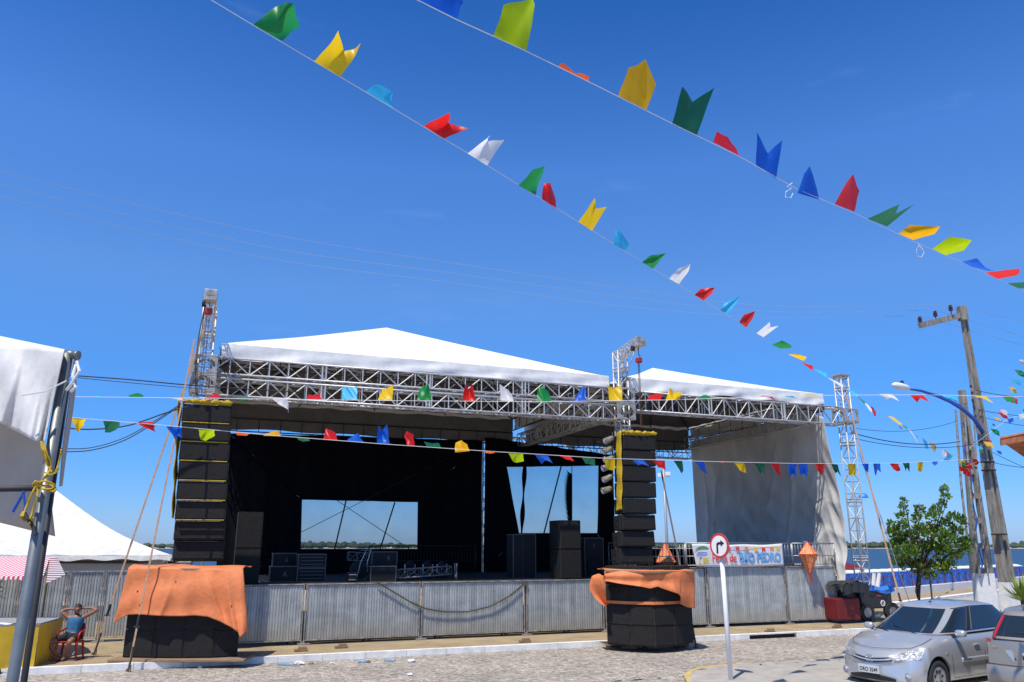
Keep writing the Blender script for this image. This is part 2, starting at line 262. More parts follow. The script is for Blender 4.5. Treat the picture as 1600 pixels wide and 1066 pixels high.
# ---------------------------------------------------------------- mesh builder
class MB:
    def __init__(s): s.v = []; s.f = []
    def add(s, vs, fs):
        o = len(s.v); s.v += [Vector(p) for p in vs]; s.f += [tuple(i+o for i in f) for f in fs]; return s
    def box(s, c, d, m=None):
        x, y, z = d[0]/2, d[1]/2, d[2]/2; vs = [Vector((i*x, j*y, k*z)) for i in (-1, 1) for j in (-1, 1) for k in (-1, 1)]
        if m is not None: vs = [m @ p for p in vs]
        return s.add([Vector(c)+p for p in vs], [(0, 1, 3, 2), (4, 6, 7, 5), (0, 4, 5, 1), (2, 3, 7, 6), (0, 2, 6, 4), (1, 5, 7, 3)])
    def bevbox(s, c, d, r=.012, m=None):
        x, y, z = d[0]/2, d[1]/2, d[2]/2; bm = bmesh.new()
        bmesh.ops.create_cube(bm, size=1); bmesh.ops.scale(bm, vec=d, verts=bm.verts)
        bmesh.ops.bevel(bm, geom=bm.edges[:], offset=min(r, min(d)*.4), segments=2, affect='EDGES', profile=.5)
        if m is not None: bmesh.ops.transform(bm, matrix=m.to_4x4(), verts=bm.verts)
        bm.verts.index_update(); s.add([Vector(c)+v.co for v in bm.verts], [[v.index for v in f.verts] for f in bm.faces]); bm.free(); return s
    def tube(s, p, q, r, n=6, r2=None, cap=True):
        p = Vector(p); q = Vector(q); d = q-p
        if d.length < 1e-6: return s
        M3 = d.to_track_quat('Z', 'Y').to_matrix(); r2 = r if r2 is None else r2
        vs = [p+M3 @ Vector((r*math.cos(2*math.pi*i/n), r*math.sin(2*math.pi*i/n), 0)) for i in range(n)]
        vs += [q+M3 @ Vector((r2*math.cos(2*math.pi*i/n), r2*math.sin(2*math.pi*i/n), 0)) for i in range(n)]
        fs = [(i, (i+1) % n, n+(i+1) % n, n+i) for i in range(n)]
        if cap: fs += [tuple(range(n-1, -1, -1)), tuple(range(n, 2*n))]
        return s.add(vs, fs)
    def path(s, pts, r, n=5, rs=None):
        pts = [Vector(p) for p in pts]; o = len(s.v); k = len(pts)
        for i, p in enumerate(pts):
            d = (pts[min(i+1, k-1)]-pts[max(i-1, 0)]); M3 = d.to_track_quat('Z', 'Y').to_matrix(); rr = rs[i] if rs else r
            s.v += [p+M3 @ Vector((rr*math.cos(2*math.pi*j/n), rr*math.sin(2*math.pi*j/n), 0)) for j in range(n)]
        for i in range(k-1):
            s.f += [(o+i*n+j, o+i*n+(j+1) % n, o+(i+1)*n+(j+1) % n, o+(i+1)*n+j) for j in range(n)]
        s.f += [tuple(range(o+n-1, o-1, -1)), tuple(range(o+(k-1)*n, o+k*n))]
        return s
    def grid(s, fn, nu, nv):
        vs = [fn(i/nu, j/nv) for j in range(nv+1) for i in range(nu+1)]
        return s.add(vs, [(j*(nu+1)+i, j*(nu+1)+i+1, (j+1)*(nu+1)+i+1, (j+1)*(nu+1)+i) for j in range(nv) for i in range(nu)])
    def slab(s, pts, t):       # polygon extruded downwards by t
        n = len(pts); a = [Vector(p) for p in pts]; b_ = [p-Vector((0, 0, t)) for p in a]
        return s.add(a+b_, [tuple(range(n)), tuple(range(2*n-1, n-1, -1))]+[(i, i+n, (i+1) % n+n, (i+1) % n) for i in range(n)])
    def extr(s, pts, vec):
        n = len(pts); a = [Vector(p) for p in pts]; v = Vector(vec); b_ = [p+v for p in a]
        return s.add(a+b_, [tuple(range(n)), tuple(range(2*n-1, n-1, -1))]+[(i, i+n, (i+1) % n+n, (i+1) % n) for i in range(n)])
    def lathe(s, c, prof, n=20, m=None):
        o = len(s.v); c = Vector(c)
        for (r_, z_) in prof:
            for i in range(n):
                p = Vector((r_*math.cos(2*math.pi*i/n), r_*math.sin(2*math.pi*i/n), z_)); s.v.append(c+(m @ p if m is not None else p))
        for k in range(len(prof)-1): s.f += [(o+k*n+i, o+k*n+(i+1) % n, o+(k+1)*n+(i+1) % n, o+(k+1)*n+i) for i in range(n)]
        return s
    def ball(s, c, r, n=10, k=7):
        sc = r if hasattr(r, '__len__') else (r, r, r); c = Vector(c); o = len(s.v)
        for j in range(k+1):
            a = math.pi*j/k
            for i in range(n): s.v.append(c+Vector((sc[0]*math.sin(a)*math.cos(2*math.pi*i/n), sc[1]*math.sin(a)*math.sin(2*math.pi*i/n), sc[2]*math.cos(a))))
        for j in range(k): s.f += [(o+j*n+i, o+(j+1)*n+i, o+(j+1)*n+(i+1) % n, o+j*n+(i+1) % n) for i in range(n)]
        return s
    def build(s, name, m, parent=None, smooth=False, org=None, solid=0, sub=0, rz=None, fix=False):
        me = bpy.data.meshes.new(name); og = Vector(org) if org is not None else Vector((0, 0, 0))
        me.from_pydata([p-og for p in s.v], [], s.f); me.validate()
        if fix:
            bm = bmesh.new(); bm.from_mesh(me); bmesh.ops.remove_doubles(bm, verts=bm.verts, dist=1e-5); bmesh.ops.recalc_face_normals(bm, faces=bm.faces); bm.to_mesh(me); bm.free()
        me.materials.append(M[m] if isinstance(m, str) else m)
        if smooth: me.polygons.foreach_set('use_smooth', [True]*len(me.polygons))
        o = bpy.data.objects.new(name, me); C.objects.link(o)
        if parent is not None: o.parent = parent
        else: o.location = og
        if solid: q = o.modifiers.new('thickness', 'SOLIDIFY'); q.thickness = solid; q.offset = 0
        if sub: q = o.modifiers.new('smooth', 'SUBSURF'); q.levels = sub; q.render_levels = sub
        return o
def tag(o, label=None, cat=None, group=None, kind=None):
    if label: o['label'] = label
    if cat: o['category'] = cat
    if group: o['group'] = group
    if kind: o['kind'] = kind
    return o
def T(name, label, cat, loc=(0, 0, 0), rz=0, group=None):
    o = bpy.data.objects.new(name, None); C.objects.link(o); o.location = loc; o.rotation_euler = (0, 0, rz); o.empty_display_size = .2
    return tag(o, label, cat, group)
def TS(name, label, cat, s, d, z, group=None, rz=0): return T(name, label, cat, W(s, d, z), A+rz, group)
def struct(name, mb, m, **k): o = mb.build(name, m, **k); o['kind'] = 'structure'; return o
def copy_tree(o, parent=None):
    c = o.copy(); C.objects.link(c); c.parent = parent
    for ch in list(o.children): copy_tree(ch, c)
    return c
def text(name, body, size, m, parent, loc, rot=(math.pi/2, 0, 0), ext=.002, sx=1.0, bold=0.0):
    cu = bpy.data.curves.new(name, 'FONT'); cu.body = body; cu.size = size; cu.extrude = ext; cu.align_x = 'CENTER'; cu.align_y = 'CENTER'; cu.offset = bold
    tmp = bpy.data.objects.new(name, cu); C.objects.link(tmp); dg = bpy.context.evaluated_depsgraph_get()
    me = bpy.data.meshes.new_from_object(tmp.evaluated_get(dg)); bpy.data.objects.remove(tmp)
    me.materials.clear(); me.materials.append(M[m]); o = bpy.data.objects.new(name, me); C.objects.link(o); o.parent = parent
    o.location = loc; o.rotation_euler = rot; o.scale = (sx, 1, 1); return o
def lerp(a, b, t): return a+(b-a)*t
def pl(pts, t):                      # polyline at t in 0..1 (by index of equal steps), pts of tuples
    n = len(pts)-1; k = min(int(t*n), n-1); q = t*n-k
    return tuple(lerp(a, b, q) for a, b in zip(pts[k], pts[k+1]))

# ================================================================= SETTING
PZ = .13    # pavement height above the road
# ground: one sheet, plaza level, falling to the beach and under the water
WP1, WP2 = G(1400, 935), G(1560, 917)
def wedge(x): return WP1.y+(x-WP1.x)*(WP2.y-WP1.y)/(WP2.x-WP1.x) if x > WP1.x-4 else min(50, WP1.y+(WP1.x-4-x)*1.0-3)
def gz(x, y):
    k = y-wedge(x)-.6
    return -.02 if k < 0 else max(-6, -.02-min(1.33, k*.6)-max(0, y-86)*.12)
mb = MB(); xs = [-3000, -1500, -700, -300, -150, -80, -40, -20, -6, 0]+list(range(2, 62, 2))+[66, 74, 80, 110, 150, 300, 700, 1500, 3000]
ys = [-200, -60, -20, 0, 20, 30]+[32+i for i in range(40)]+[75, 80, 86, 88, 92, 100, 130, 200, 600, 2000, 4500]
nx = len(xs)
mb.add([(x, y, gz(x, y)) for y in ys for x in xs], [(j*nx+i, j*nx+i+1, (j+1)*nx+i+1, (j+1)*nx+i) for j in range(len(ys)-1) for i in range(nx-1)])
M['earth'] = mat('packed_earth', (.36, .31, .25), .95, var=.25, scale=.4)
struct('ground', mb, 'earth')
# road along the stage: strip between d=-60 and the kerb, wide sheet
KD = -2.15
mb = MB(); mb.add([W(-60, -45, 0), W(75, -45, 0), W(75, KD, 0), W(-60, KD, 0)], [(0, 1, 2, 3)]); struct('road', mb, 'cobble')
# pavement under the stage
mb = MB(); mb.slab([W(-40, KD+.16, PZ), W(24.0, KD+.16, PZ), W(24.0, 14, PZ), W(-40, 14, PZ)], .14); struct('pavement', mb, 'paver')
# kerb with a drain opening at u~1190..1260
g0 = L(G(1189, 1002))[0]; g1 = L(G(1262, 998))[0]
mb = MB()
def kerbseg(a, b_):
    n_ = max(1, int((b_-a)/1.0)); 
    for i in range(n_):
        x0 = lerp(a, b_, i/n_); x1 = lerp(a, b_, (i+1)/n_)-.008; j = rnd.uniform(-.008, .008)
        mb.slab([W(x0, KD+j, PZ+.012), W(x1, KD+j, PZ+.012), W(x1, KD+.16, PZ+.012), W(x0, KD+.16, PZ+.012)], PZ+.01)
kerbseg(-40, g0); kerbseg(g1, 24)
mb.slab([W(g0, KD, PZ+.012), W(g1, KD, PZ+.012), W(g1, KD+.16, PZ+.012), W(g0, KD+.16, PZ+.012)], .035)
struct('kerb', mb, 'kerb')
mb = MB(); mb.slab([W(g0, KD+.1, PZ-.03), W(g1, KD+.1, PZ-.03), W(g1, KD+.15, PZ-.03), W(g0, KD+.15, PZ-.03)], .09); o = struct('drain', mb, 'ink')
# traffic island with yellow edge
isl = [G(1078, 1068), G(1082, 1060), G(1100, 1053), G(1130, 1049.5), G(1180, 1046), G(1240, 1042), G(1300, 1038.5), G(1345, 1037), G(1500, 1030), G(1700, 1060), G(1900, 1300), G(1500, 1500), G(1150, 1200)]
mb = MB(); mb.slab([(p.x, p.y, .12) for p in isl], .12); struct('traffic_island', mb, 'concrete')
mb = MB(); ed = isl[11:]+isl[:5]
for i in range(len(ed)-1):
    p, q = ed[i], ed[i+1]; n_ = Vector((-(q-p).y, (q-p).x, 0)).normalized()*.1
    mb.slab([(p.x, p.y, .126), (q.x, q.y, .126), (q.x+n_.x, q.y+n_.y, .126), (p.x+n_.x, p.y+n_.y, .126)], .12)
struct('island_kerb', mb, 'yellow_paint')
# promenade: far road lines, walks and the white parapet
def strip(name, p1, p2, wdt, z, m, thick=.1, back=4, fwd=60):
    d = (p2-p1).normalized(); n_ = Vector((-d.y, d.x, 0))*wdt; a = p1-d*back; b_ = p2+d*fwd
    q = MB(); q.slab([(a.x, a.y, z), (b_.x, b_.y, z), (b_.x+n_.x, b_.y+n_.y, z), (a.x+n_.x, a.y+n_.y, z)], thick); return struct(name, q, m)
pA, pB = G(1397, 947), G(1561, 926)
strip('promenade_kerb', pA, pB, .35, .13, 'kerb', .15)
d_ = (pB-pA).normalized(); nn_ = Vector((-d_.y, d_.x, 0))
strip('promenade_pavement', pA+nn_*.36, pB+nn_*.36, 3.6, .124, 'paver', .14)
strip('promenade_kerb', pA+nn_*4.0, pB+nn_*4.0, .5, .17, 'kerb', .19)
strip('promenade_road', pA-nn_*5.0, pB-nn_*5.0, 4.9, .01, 'concrete', .02, back=1)
q = strip('promenade_wall', WP1, WP2, .4, .48, 'whitewash', .6, back=7, fwd=70); q['kind'] = 'thing'; tag(q, 'low white parapet along the waterfront in front of the blue toilets', 'wall'); del q['kind']
# water and far bank
mb = MB(); mb.grid(lambda a, b_: Vector((lerp(-2500, 2500, a), lerp(84, 1600, b_), -2.0)), 8, 8); struct('water', mb, 'water')
mb = MB(); mb.grid(lambda a, b_: Vector((lerp(-2600, 2600, a), 1380+b_*600, -2.5+min(b_*20, 3)+2*b_)), 60, 10); struct('far_bank', mb, 'sand')
mb = MB()
for i in range(3800):
    x = rnd.uniform(-1900, 1900); y = 1400+rnd.uniform(0, 160); k = x/1200
    hgt = rnd.uniform(4, 7.5)+ (5.0 if x > 820 else 0)*min(1, abs(x-820)/200)+ 2.5*math.sin(x*.013)+rnd.random()**4*5; hgt *= .85
    mb.ball((x, y, hgt*.35), (rnd.uniform(3, 8), 6, hgt*rnd.uniform(.5, .8)), 6, 4)
tag(mb.build('treeline', 'farwood'), 'green wooded bank on the far side of the water', 'woodland', kind='stuff')

# ================================================================= TRUSSES
def truss(mb, p, q, wv, hv, r=.029, rd=.019, seg=.5, joint=3.0, faces='all'):
    """box truss from p to q; wv and hv are full width and height vectors, p and q run along the centre"""
    p, q, wv, hv = map(Vector, (p, q, wv, hv)); d = q-p; Lg = d.length; n_ = max(1, round(Lg/seg))
    cs = [(-.5, .5), (.5, .5), (.5, -.5), (-.5, -.5)]
    P = lambda t, k: p+d*t+wv*cs[k][0]+hv*cs[k][1]
    for k in range(4): mb.tube(P(0, k), P(1, k), r, 7)
    for i in range(n_+1):
        t_ = i/n_
        for k in range(4):
            mb.tube(P(t_, k), P(t_, (k+1) % 4), rd, 5, cap=False)
            if i < n_:
                a, b_ = (k, (k+1) % 4) if (i+k) % 2 else ((k+1) % 4, k)
                mb.tube(P(t_, a), P((i+1)/n_, b_), rd, 5, cap=False)
    j = joint
    while j and j < Lg-.4:
        for e in (-.05, .05):
            t_ = (j+e)/Lg
            for k in range(4): mb.tube(P(t_, k), P(t_, (k+1) % 4), r*.9, 6, cap=False)
        j += joint
    return mb
X_, Y_, Z_ = Vector((1, 0, 0)), Vector((0, 1, 0)), Vector((0, 0, 1))
D2 = 8.6; S0, S1, S2, S3 = -2.62, 9.15, 9.75, 17.85
GT = 'aluminium box trusses carrying the stage roofs'
def beam(label, p, q, wv, hv, z0, seg=.5, dark=False, **k):
    t = TS('roof_truss', label, 'truss', p[0], p[1], p[2], GT); p0 = Vector(p)
    mb = MB(); truss(mb, Vector((0, 0, 0)), Vector(q)-p0, wv, hv, seg=seg, **k)
    o = mb.build('truss_frame', 'alu', t, smooth=True)
    return t
beam('upper of the two stacked silver trusses across the front of the left stage', (S0-.25, 0, 7.27), (S1+.2, 0, 7.27), Y_*.42, Z_*.44, 0)
beam('lower of the two stacked silver trusses across the front of the left stage', (S0-.25, 0, 6.70), (S1+.2, 0, 6.70), Y_*.42, Z_*.46, 0)
beam('single silver truss across the front of the right stage', (S2+.12, 0, 7.13), (18.5, 0, 7.13), Y_*.42, Z_*.62, 0)
beam('silver truss running back under the roofs between the two stages', (9.55, .35, 6.9), (9.55, D2, 6.9), X_*.4, Z_*.5, 0)
beam('silver truss running back above the grey side wall', (17.75, .3, 7.13), (17.75, D2, 7.13), X_*.35, Z_*.55, 0)
beam('silver truss running back along the left edge of the left stage', (-2.75, .3, 7.0), (-2.75, D2, 7.0), X_*.35, Z_*.5, 0)
beam('low silver truss hung across the back of the right stage', (9.0, D2+.3, 6.75), (18.0, D2+.3, 6.75), Y_*.35, Z_*.55, 0)
# roofs
def roof(label, s0, s1, peak, zt=7.92, zb=7.5):
    t = TS('stage_roof', label, 'stage roof', (s0+s1)/2, D2/2, zb, 'white peaked canvas stage roofs'); cx, cy = (s0+s1)/2, D2/2
    P = [Vector((s0-cx, -cy, zt-zb)), Vector((s1-cx, -cy, zt-zb)), Vector((s1-cx, cy, zt-zb)), Vector((s0-cx, cy, zt-zb))]
    pk = Vector((peak[0]-cx, peak[1]-cy, peak[2]-zb))
    def side(a, b_, dz):
        def fn(u, v):
            p = a.lerp(b_, u).lerp(pk, v); sag = .10*math.sin(math.pi*v)*(1-abs(2*u-1)*.6)*(1-v*.3)
            wr = .018*math.sin(u*60+v*9)*(1-v)**3
            p.z += -sag+dz+wr; return p
        return fn
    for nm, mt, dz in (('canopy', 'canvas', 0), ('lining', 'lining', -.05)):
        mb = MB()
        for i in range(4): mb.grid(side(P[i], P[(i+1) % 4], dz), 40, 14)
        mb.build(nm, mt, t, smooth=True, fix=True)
    ph = [rnd.random()*9 for _ in range(6)]
    def val(a, b_, outn, seed):
        def fn(u, v):
            p = a.lerp(b_, u); k = math.sin(u*37+seed+v*2)*.03+math.sin(u*71+seed*2+v*3)*.02+math.sin(u*(19+6*v)+seed+4*v)*.035
            hem = .04*math.sin(u*23+seed)+.03*math.sin(u*9+seed)
            p = p+outn*(.05+k*.6*v**.8+.02*v)-Z_*((zt-zb-.02+hem*.7)*v); return p
        return fn
    for i, on in enumerate((-Y_, X_, Y_, -X_)):
        if i: zb = zt-1.15 if i == 2 else zt-.62
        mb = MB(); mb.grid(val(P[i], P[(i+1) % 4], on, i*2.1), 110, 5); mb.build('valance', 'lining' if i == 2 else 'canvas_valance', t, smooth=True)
    # dark purlins and rafters below the lining
    mb = MB()
    for i in range(4):
        a, b_ = P[i], P[(i+1) % 4]; z = Vector((0, 0, -.14)); zb = 7.5
        mb.tube(a+z, pk+z*1.4, .035, 6)
        for k in (.25, .5, .75): mb.tube(a.lerp(b_, k)+z, pk+z*1.6, .022, 5)
        for z1 in (-.72, -1.2) if i == 2 else (-.12, -.62): mb.tube(a+Z_*z1, b_+Z_*z1, .025, 6)
        n_ = int((b_-a).length/.75)
        for k in range(n_+1): p = a.lerp(b_, k/n_); mb.tube(p+Z_*(-.72 if i == 2 else -.12), p+Z_*(-1.2 if i == 2 else -.62), .014, 5)
    mb.build('rafters', 'dark_steel', t)
    return t
pk1 = sD(604, 512, 4.4); pk2 = sD(1020, 575, 4.3)
roof('larger white peaked canvas roof over the left stage', S0, S1, pk1)
roof('smaller white peaked canvas roof over the right stage', S2, S3, pk2)

mb = MB(); mb.grid(lambda a, b_: W(lerp(9.1, 9.8, a), lerp(.42, 8.7, b_), 7.84-.06*math.sin(a*3.14)), 6, 20); tag(mb.build('roof_joint_sheet', 'canvas', solid=.01, org=W(9.4, 4, 7.8)), 'white gutter sheet closing the gap between the two stage roofs', 'canvas sheet')
# towers with sleeve blocks, crane arm, chain hoist
def tower(label, s, d, ztop, arm, zblock, ww=.34, z0=PZ, blockh=.98, nb=2):
    t = TS('truss_tower', label, 'tower', s, d, z0, 'upright truss towers at the stage corners')
    mb = MB(); truss(mb, (0, 0, .02), (0, 0, ztop-z0), X_*ww, Y_*ww, seg=.42, r=.026, rd=.014, joint=2.0); mb.build('mast', 'alu', t, smooth=True)
    mb = MB(); mb.bevbox((0, 0, .01), (.9, .9, .03), .005); mb.build('base_plate', 'dark_steel', t)
    mb = MB()
    for k in range(nb):
        zc = zblock-z0+(k-(nb-1)/2)*.52; hb = .46; w_ = .29
        for sx in (-1, 1):
            for sy in (-1, 1): mb.bevbox((sx*w_, sy*w_, zc), (.07, .07, hb), .008)
        for zz in (-1, 1):
            for (dx, dy, l1, l2) in ((0, w_, .65, .06), (0, -w_, .65, .06), (w_, 0, .06, .65), (-w_, 0, .06, .65)): mb.bevbox((dx, dy, zc+zz*hb/2), (l1, l2, .05), .006)
        for sx in (-1, 1):
            for zz in (-1, 1):
                for sy in (-1, 1):
                    mb.extr([(sx*w_, sy*(w_+.03), zc+zz*hb*.5), (sx*w_*.15, sy*(w_+.03), zc+zz*hb*.5), (sx*w_, sy*(w_+.03), zc+zz*hb*.05)], (0, .008, 0))
    mb.build('sleeve_block', 'alu_plate', t)
    if arm:
        zt = ztop-z0
        mb = MB(); truss(mb, (0, .25, zt-.13), (0, -arm, zt+.02), X_*.26, Z_*.24, seg=.3, r=.02, rd=.012, joint=0)
        mb.tube((.1, 0, zt-1.1), (.1, -arm*.7, zt-.1), .02); mb.tube((-.1, 0, zt-1.1), (-.1, -arm*.7, zt-.1), .02); mb.build('crane_arm', 'alu', t, smooth=True)
        mb = MB(); mb.bevbox((0, -arm-.05, zt+.02), (.32, .42, .3), .015); mb.box((0, -arm-.262, zt+.02), (.2, .01, .03)); mb.build('head_block', 'alu_plate', t)
        mb = MB(); mb.tube((-.2, -arm+.02, zt-.16), (-.12, -arm+.02, zt-.16), .09, 14); mb.build('pulley', 'dark_steel', t)
    return t
tL = tower('left truss tower topped by a crane arm beside the left speaker array', -3.00, 0, 8.86, 1.05, 7.0)
tC = tower('middle truss tower with crane arm between the two roofs', 9.62, 0, 8.77, 1.15, 7.0, nb=2)
tR = tower('right truss tower with bare top beside the grey side wall', 18.72, -.1, 8.62, 0, 7.13, nb=1)
mb = MB(); mb.bevbox((0, 0, 8.62-PZ+.03), (.5, .42, .05), .005); mb.tube((-.2, -.2, 8.55-PZ), (-.2, .2, 8.55-PZ), .03); mb.tube((.2, -.2, 8.55-PZ), (.2, .2, 8.55-PZ), .03); mb.build('top_plate', 'alu_plate', tR)
# hoists
def hoist(label, s, d, ztop, zbody, zlow, n):
    t = TS('chain_hoist', label, 'hoist', s, d, zbody, 'red chain hoists hanging from the cranes')
    mb = MB(); mb.bevbox((0, 0, 0), (.19, .14, .17), .03); mb.tube((-.02, -.09, .0), (-.02, .09, 0), .07, 12); mb.build('hoist_body', 'red_paint', t)
    mb = MB(); mb.path([(0, 0, ztop-zbody), (0, 0, .18), (.05, 0, .15), (.04, 0, .09), (0, 0, .08)], .014); mb.build('hook', 'dark_steel', t)
    mb = MB()
    for k in range(n):
        x = (k-(n-1)/2)*.06
        z = -.08; i = 0; ln = .07
        while z > zlow-zbody+ln:
            M3 = Matrix.Rotation(math.pi/2*(i % 2), 3, 'Z'); c_ = Vector((x, .03*(k % 2), z))
            mb.tube(c_+M3 @ Vector((.013, 0, 0)), c_+M3 @ Vector((.013, 0, -ln)), .0065, 4); mb.tube(c_+M3 @ Vector((-.013, 0, 0)), c_+M3 @ Vector((-.013, 0, -ln)), .0065, 4)
            z -= ln*1.0; i += 1
    mb.build('chain', 'rust', t)
hoist('red hoist with rusty chains on the left tower crane', -3.02, -1.1, 8.74, 8.48, 6.25, 2)
hoist('red hoist with rusty chains on the middle tower crane', 9.62, -1.2, 8.65, 8.22, 6.05, 2)
mb = MB()
for dx in (-.34, -.30, -.25): mb.path([onD(327+dx*20, 476, -1.1), onD(322+dx*32, 520, -.9), onD(317+dx*36, 570, -.6), onD(318+dx*36, 618, -.4)], .008)
tag(mb.build('rigging_lines', 'cable'), 'dark rigging lines slack beside the left tower mast', 'rigging line', 'slack rigging lines at the towers')

# ================================================================= STAGE DECK, SKIRT FENCE
ZD = 1.6
t = TS('stage_deck', 'long black stage platform behind the corrugated fence', 'stage', 7.6, D2/2, ZD)
mb = MB(); mb.bevbox((0, 0, -.06), (20.4, D2-.1, .12), .01); mb.build('platform', 'deck', t)
mb = MB()
for i in range(11):
    for j in range(5): x = -9.9+i*1.98; y = -D2/2+.3+j*(D2-.6)/4; mb.tube((x, y, -.12), (x, y, -ZD+PZ), .03)
mb.build('scaffold_legs', 'dark_steel', t)
GF = 'corrugated metal fence panels around the stage'
def panel(label, s0, d0, s1, d1, z0, z1, leg=True, rail=None, slope=0):
    p = W(s0, d0, z0); q = W(s1, d1, z0+slope); dx = q-p; Lg = math.hypot(dx.x, dx.y); rz = math.atan2(dx.y, dx.x)
    t = T('fence_panel', label, 'fence panel', p, rz, GF); h = z1-z0
    per = .072; prof = []; x = .03
    while x < Lg-.03:
        for (a, y) in ((0, 0), (.45, 0), (.6, .013), (.85, .013)):
            if x+a*per < Lg-.03: prof.append((x+a*per, y))
        x += per
    k = len(prof); tilt = rnd.uniform(-.006, .006)
    nz_ = 6; sd_ = rnd.random()*9
    vs = [(px, py+.008*math.sin(px*2.3+j*.9+sd_)*math.sin(j/nz_*math.pi), .04+(h-.07)*j/nz_) for j in range(nz_+1) for (px, py) in prof]
    mb = MB(); mb.add(vs, [(j*k+i, j*k+i+1, (j+1)*k+i+1, (j+1)*k+i) for j in range(nz_) for i in range(k-1)]); mb.build('sheet', 'galv', t)
    mb = MB(); r_ = .022
    for (a, b_) in (((0, -.01, 0), (0, -.01, h)), ((Lg-.01, -.01, 0), (Lg-.01, -.01, h)), ((0, -.01, h), (Lg, -.01, h)), ((0, -.01, .02), (Lg, -.01, .02))):
        a = Vector(a); b_ = Vector(b_)
        if a.x == b_.x or abs(a.x-b_.x) < .001: mb.bevbox((a+b_)/2, (.034, .04, h+.05), .005)
        else: mb.bevbox((a+b_)/2, (Lg-.05, .035, .03), .005)
    mb.build('panel_frame', 'frame', t)
    if leg:
        mb = MB()
        for x in (.0, Lg): mb.bevbox((x, .0, -(z0-PZ)/2), (.05, .05, z0-PZ), .004)
        mb.bevbox((.0, 0, -(z0-PZ)+.02), (.3, .14, .035), .005)
        mb.build('foot', 'frame', t)
    return t
cuts = [386, 472, 655, 820, 945, 1010, 1108, 1233, 1313]
ss = [sD(u, 1000, 0)[0] for u in cuts]; ss[0] = -2.6
labs = ['shaded corrugated panel right of the left orange-draped stack', 'corrugated panel below the black case marked A, where the sagging cable begins to its right',
        'corrugated panel crossed by the lowest part of the sagging cable', 'corrugated panel left of the right orange-draped stack', 'corrugated panel hidden behind the left part of the right subwoofer stack',
        'narrow corrugated panel right behind the right subwoofer stack', 'wide corrugated panel below the festival banner', 'corrugated panel below the hanging orange lantern, last on the right']
for i in range(8):
    hi = 1.62 if cuts[i] < 945 else 1.93
    panel(labs[i], ss[i]+.03, -.06+rnd.uniform(-.02, .02), ss[i+1]-.03, -.06+rnd.uniform(-.02, .02), .22, hi)
# left run of fence
LD = 2.5
lc = [-40, 18, 96, 152, 200, 262]
ll = ['corrugated panel at the far left edge behind the striped awning', 'corrugated panel behind the foreground tent posts', 'corrugated panel directly behind the seated man', 'corrugated panel between the seated man and the ratchet straps', 'corrugated panel partly behind the left orange-draped stack']
for i in range(5):
    a_ = sD(lc[i], 1000, LD)[0]; b_ = sD(lc[i+1], 1000, LD)[0]; panel(ll[i], a_+.02, LD, b_-.02, LD, .22, 1.93)
# wood blocks under the fence
for (u, v) in ((470, 1018), (533, 1013), (820, 1004), (1203, 988), (1308, 981)):
    s_, d_, _ = L(G(u, v, PZ)); mb = MB(); mb.bevbox((0, 0, .035), (.32, .12, .05), .008); mb.bevbox((.03, 0, .085), (.2, .1, .045), .008)
    t = TS('wood_block', {470: 'wood block under the fence post left of the long bright panel', 533: 'small wood block under the panel below case A', 820: 'wood block under the fence post where the sagging cable ends',
         1203: 'reddish wood block under the banner panel', 1308: 'reddish wood block under the last fence post on the right'}[u], 'wood block', s_, min(d_, .1), PZ, 'wood blocks propping the fence')
    mb.build('block', 'wood', t)
# sagging tattered cable
pts = [(588, 909), (610, 922), (640, 940), (665, 951), (695, 956), (730, 956), (765, 948), (795, 932), (812, 918), (824, 908)]
cp = [onD(u, v, -.14) for u, v in pts]; base = cp[0].copy()
t = T('sagging_cable', 'sagging dark cable with tattered fringe hung across the fence', 'cable', base)
mb = MB(); mb.path(cp, .017, 5); mb.build('cord', 'fringe', t, org=base)
mb = MB()
for i in range(len(cp)-1):
    for k in range(17):
        p = cp[i].lerp(cp[i+1], k/17); l_ = rnd.uniform(.04, .15)*(.4+.6*min(1, i/2)); wd = rnd.uniform(.008, .02)
        mb.add([p, p+Vector((wd, 0, 0)), p+Vector((wd*.4+rnd.uniform(-.02, .04), rnd.uniform(-.02, .01), -l_))], [(0, 1, 2)])
mb.build('fringe', 'fringe', t, org=base)

# guard rails on the right stage
def guard(label, s0, s1, d, z0, z1, mt='rail', rz=0):
    t = TS('guard_rail', label, 'guard rail', s0, d, z0, 'steel guard rails on the stage edge', rz); Lg = s1-s0; h = z1-z0; mb = MB()
    for x in (0, Lg): mb.tube((x, 0, 0), (x, 0, h), .022, 8)
    for z in (h, h*.45, .05): mb.tube((0, 0, z), (Lg, 0, z), .02 if z == h else .014, 8)
    x = .12
    while x < Lg-.05: mb.tube((x, 0, .05), (x, 0, h), .009, 5); x += .125
    mb.build('rail_frame', mt, t, smooth=True)
gs = [sD(u, 860, .02)[0] for u in (1027, 1072, 1238, 1303)]
guard('short guard rail right of the right speaker array behind the small lantern', gs[0]-.3, gs[1]-.05, .02, 1.95, 2.68)
guard('guard rail behind the festival banner', gs[1], gs[2]-.04, .02, 1.95, 2.68)
guard('guard rail behind the large orange lantern', gs[2], gs[3], .02, 1.95, 2.68)
guard('guard rail behind the right array at the stage side', 11.2, 13.0, 4.2, ZD, 2.7, 'dull_alu')
guard('guard rail in the dark at the rear of the left stage', 3.2, 7.4, 8.1, ZD, 2.6, 'dark_steel')
mb = MB(); mb.grid(lambda a, b_: W(lerp(10.6, 18, a), 8.25+.06*math.sin(a*60), lerp(ZD, 2.48, b_)), 90, 3); tag(mb.build('black_drape', 'black_cloth', solid=.01), 'low black drape along the back edge of the right stage', 'drape')

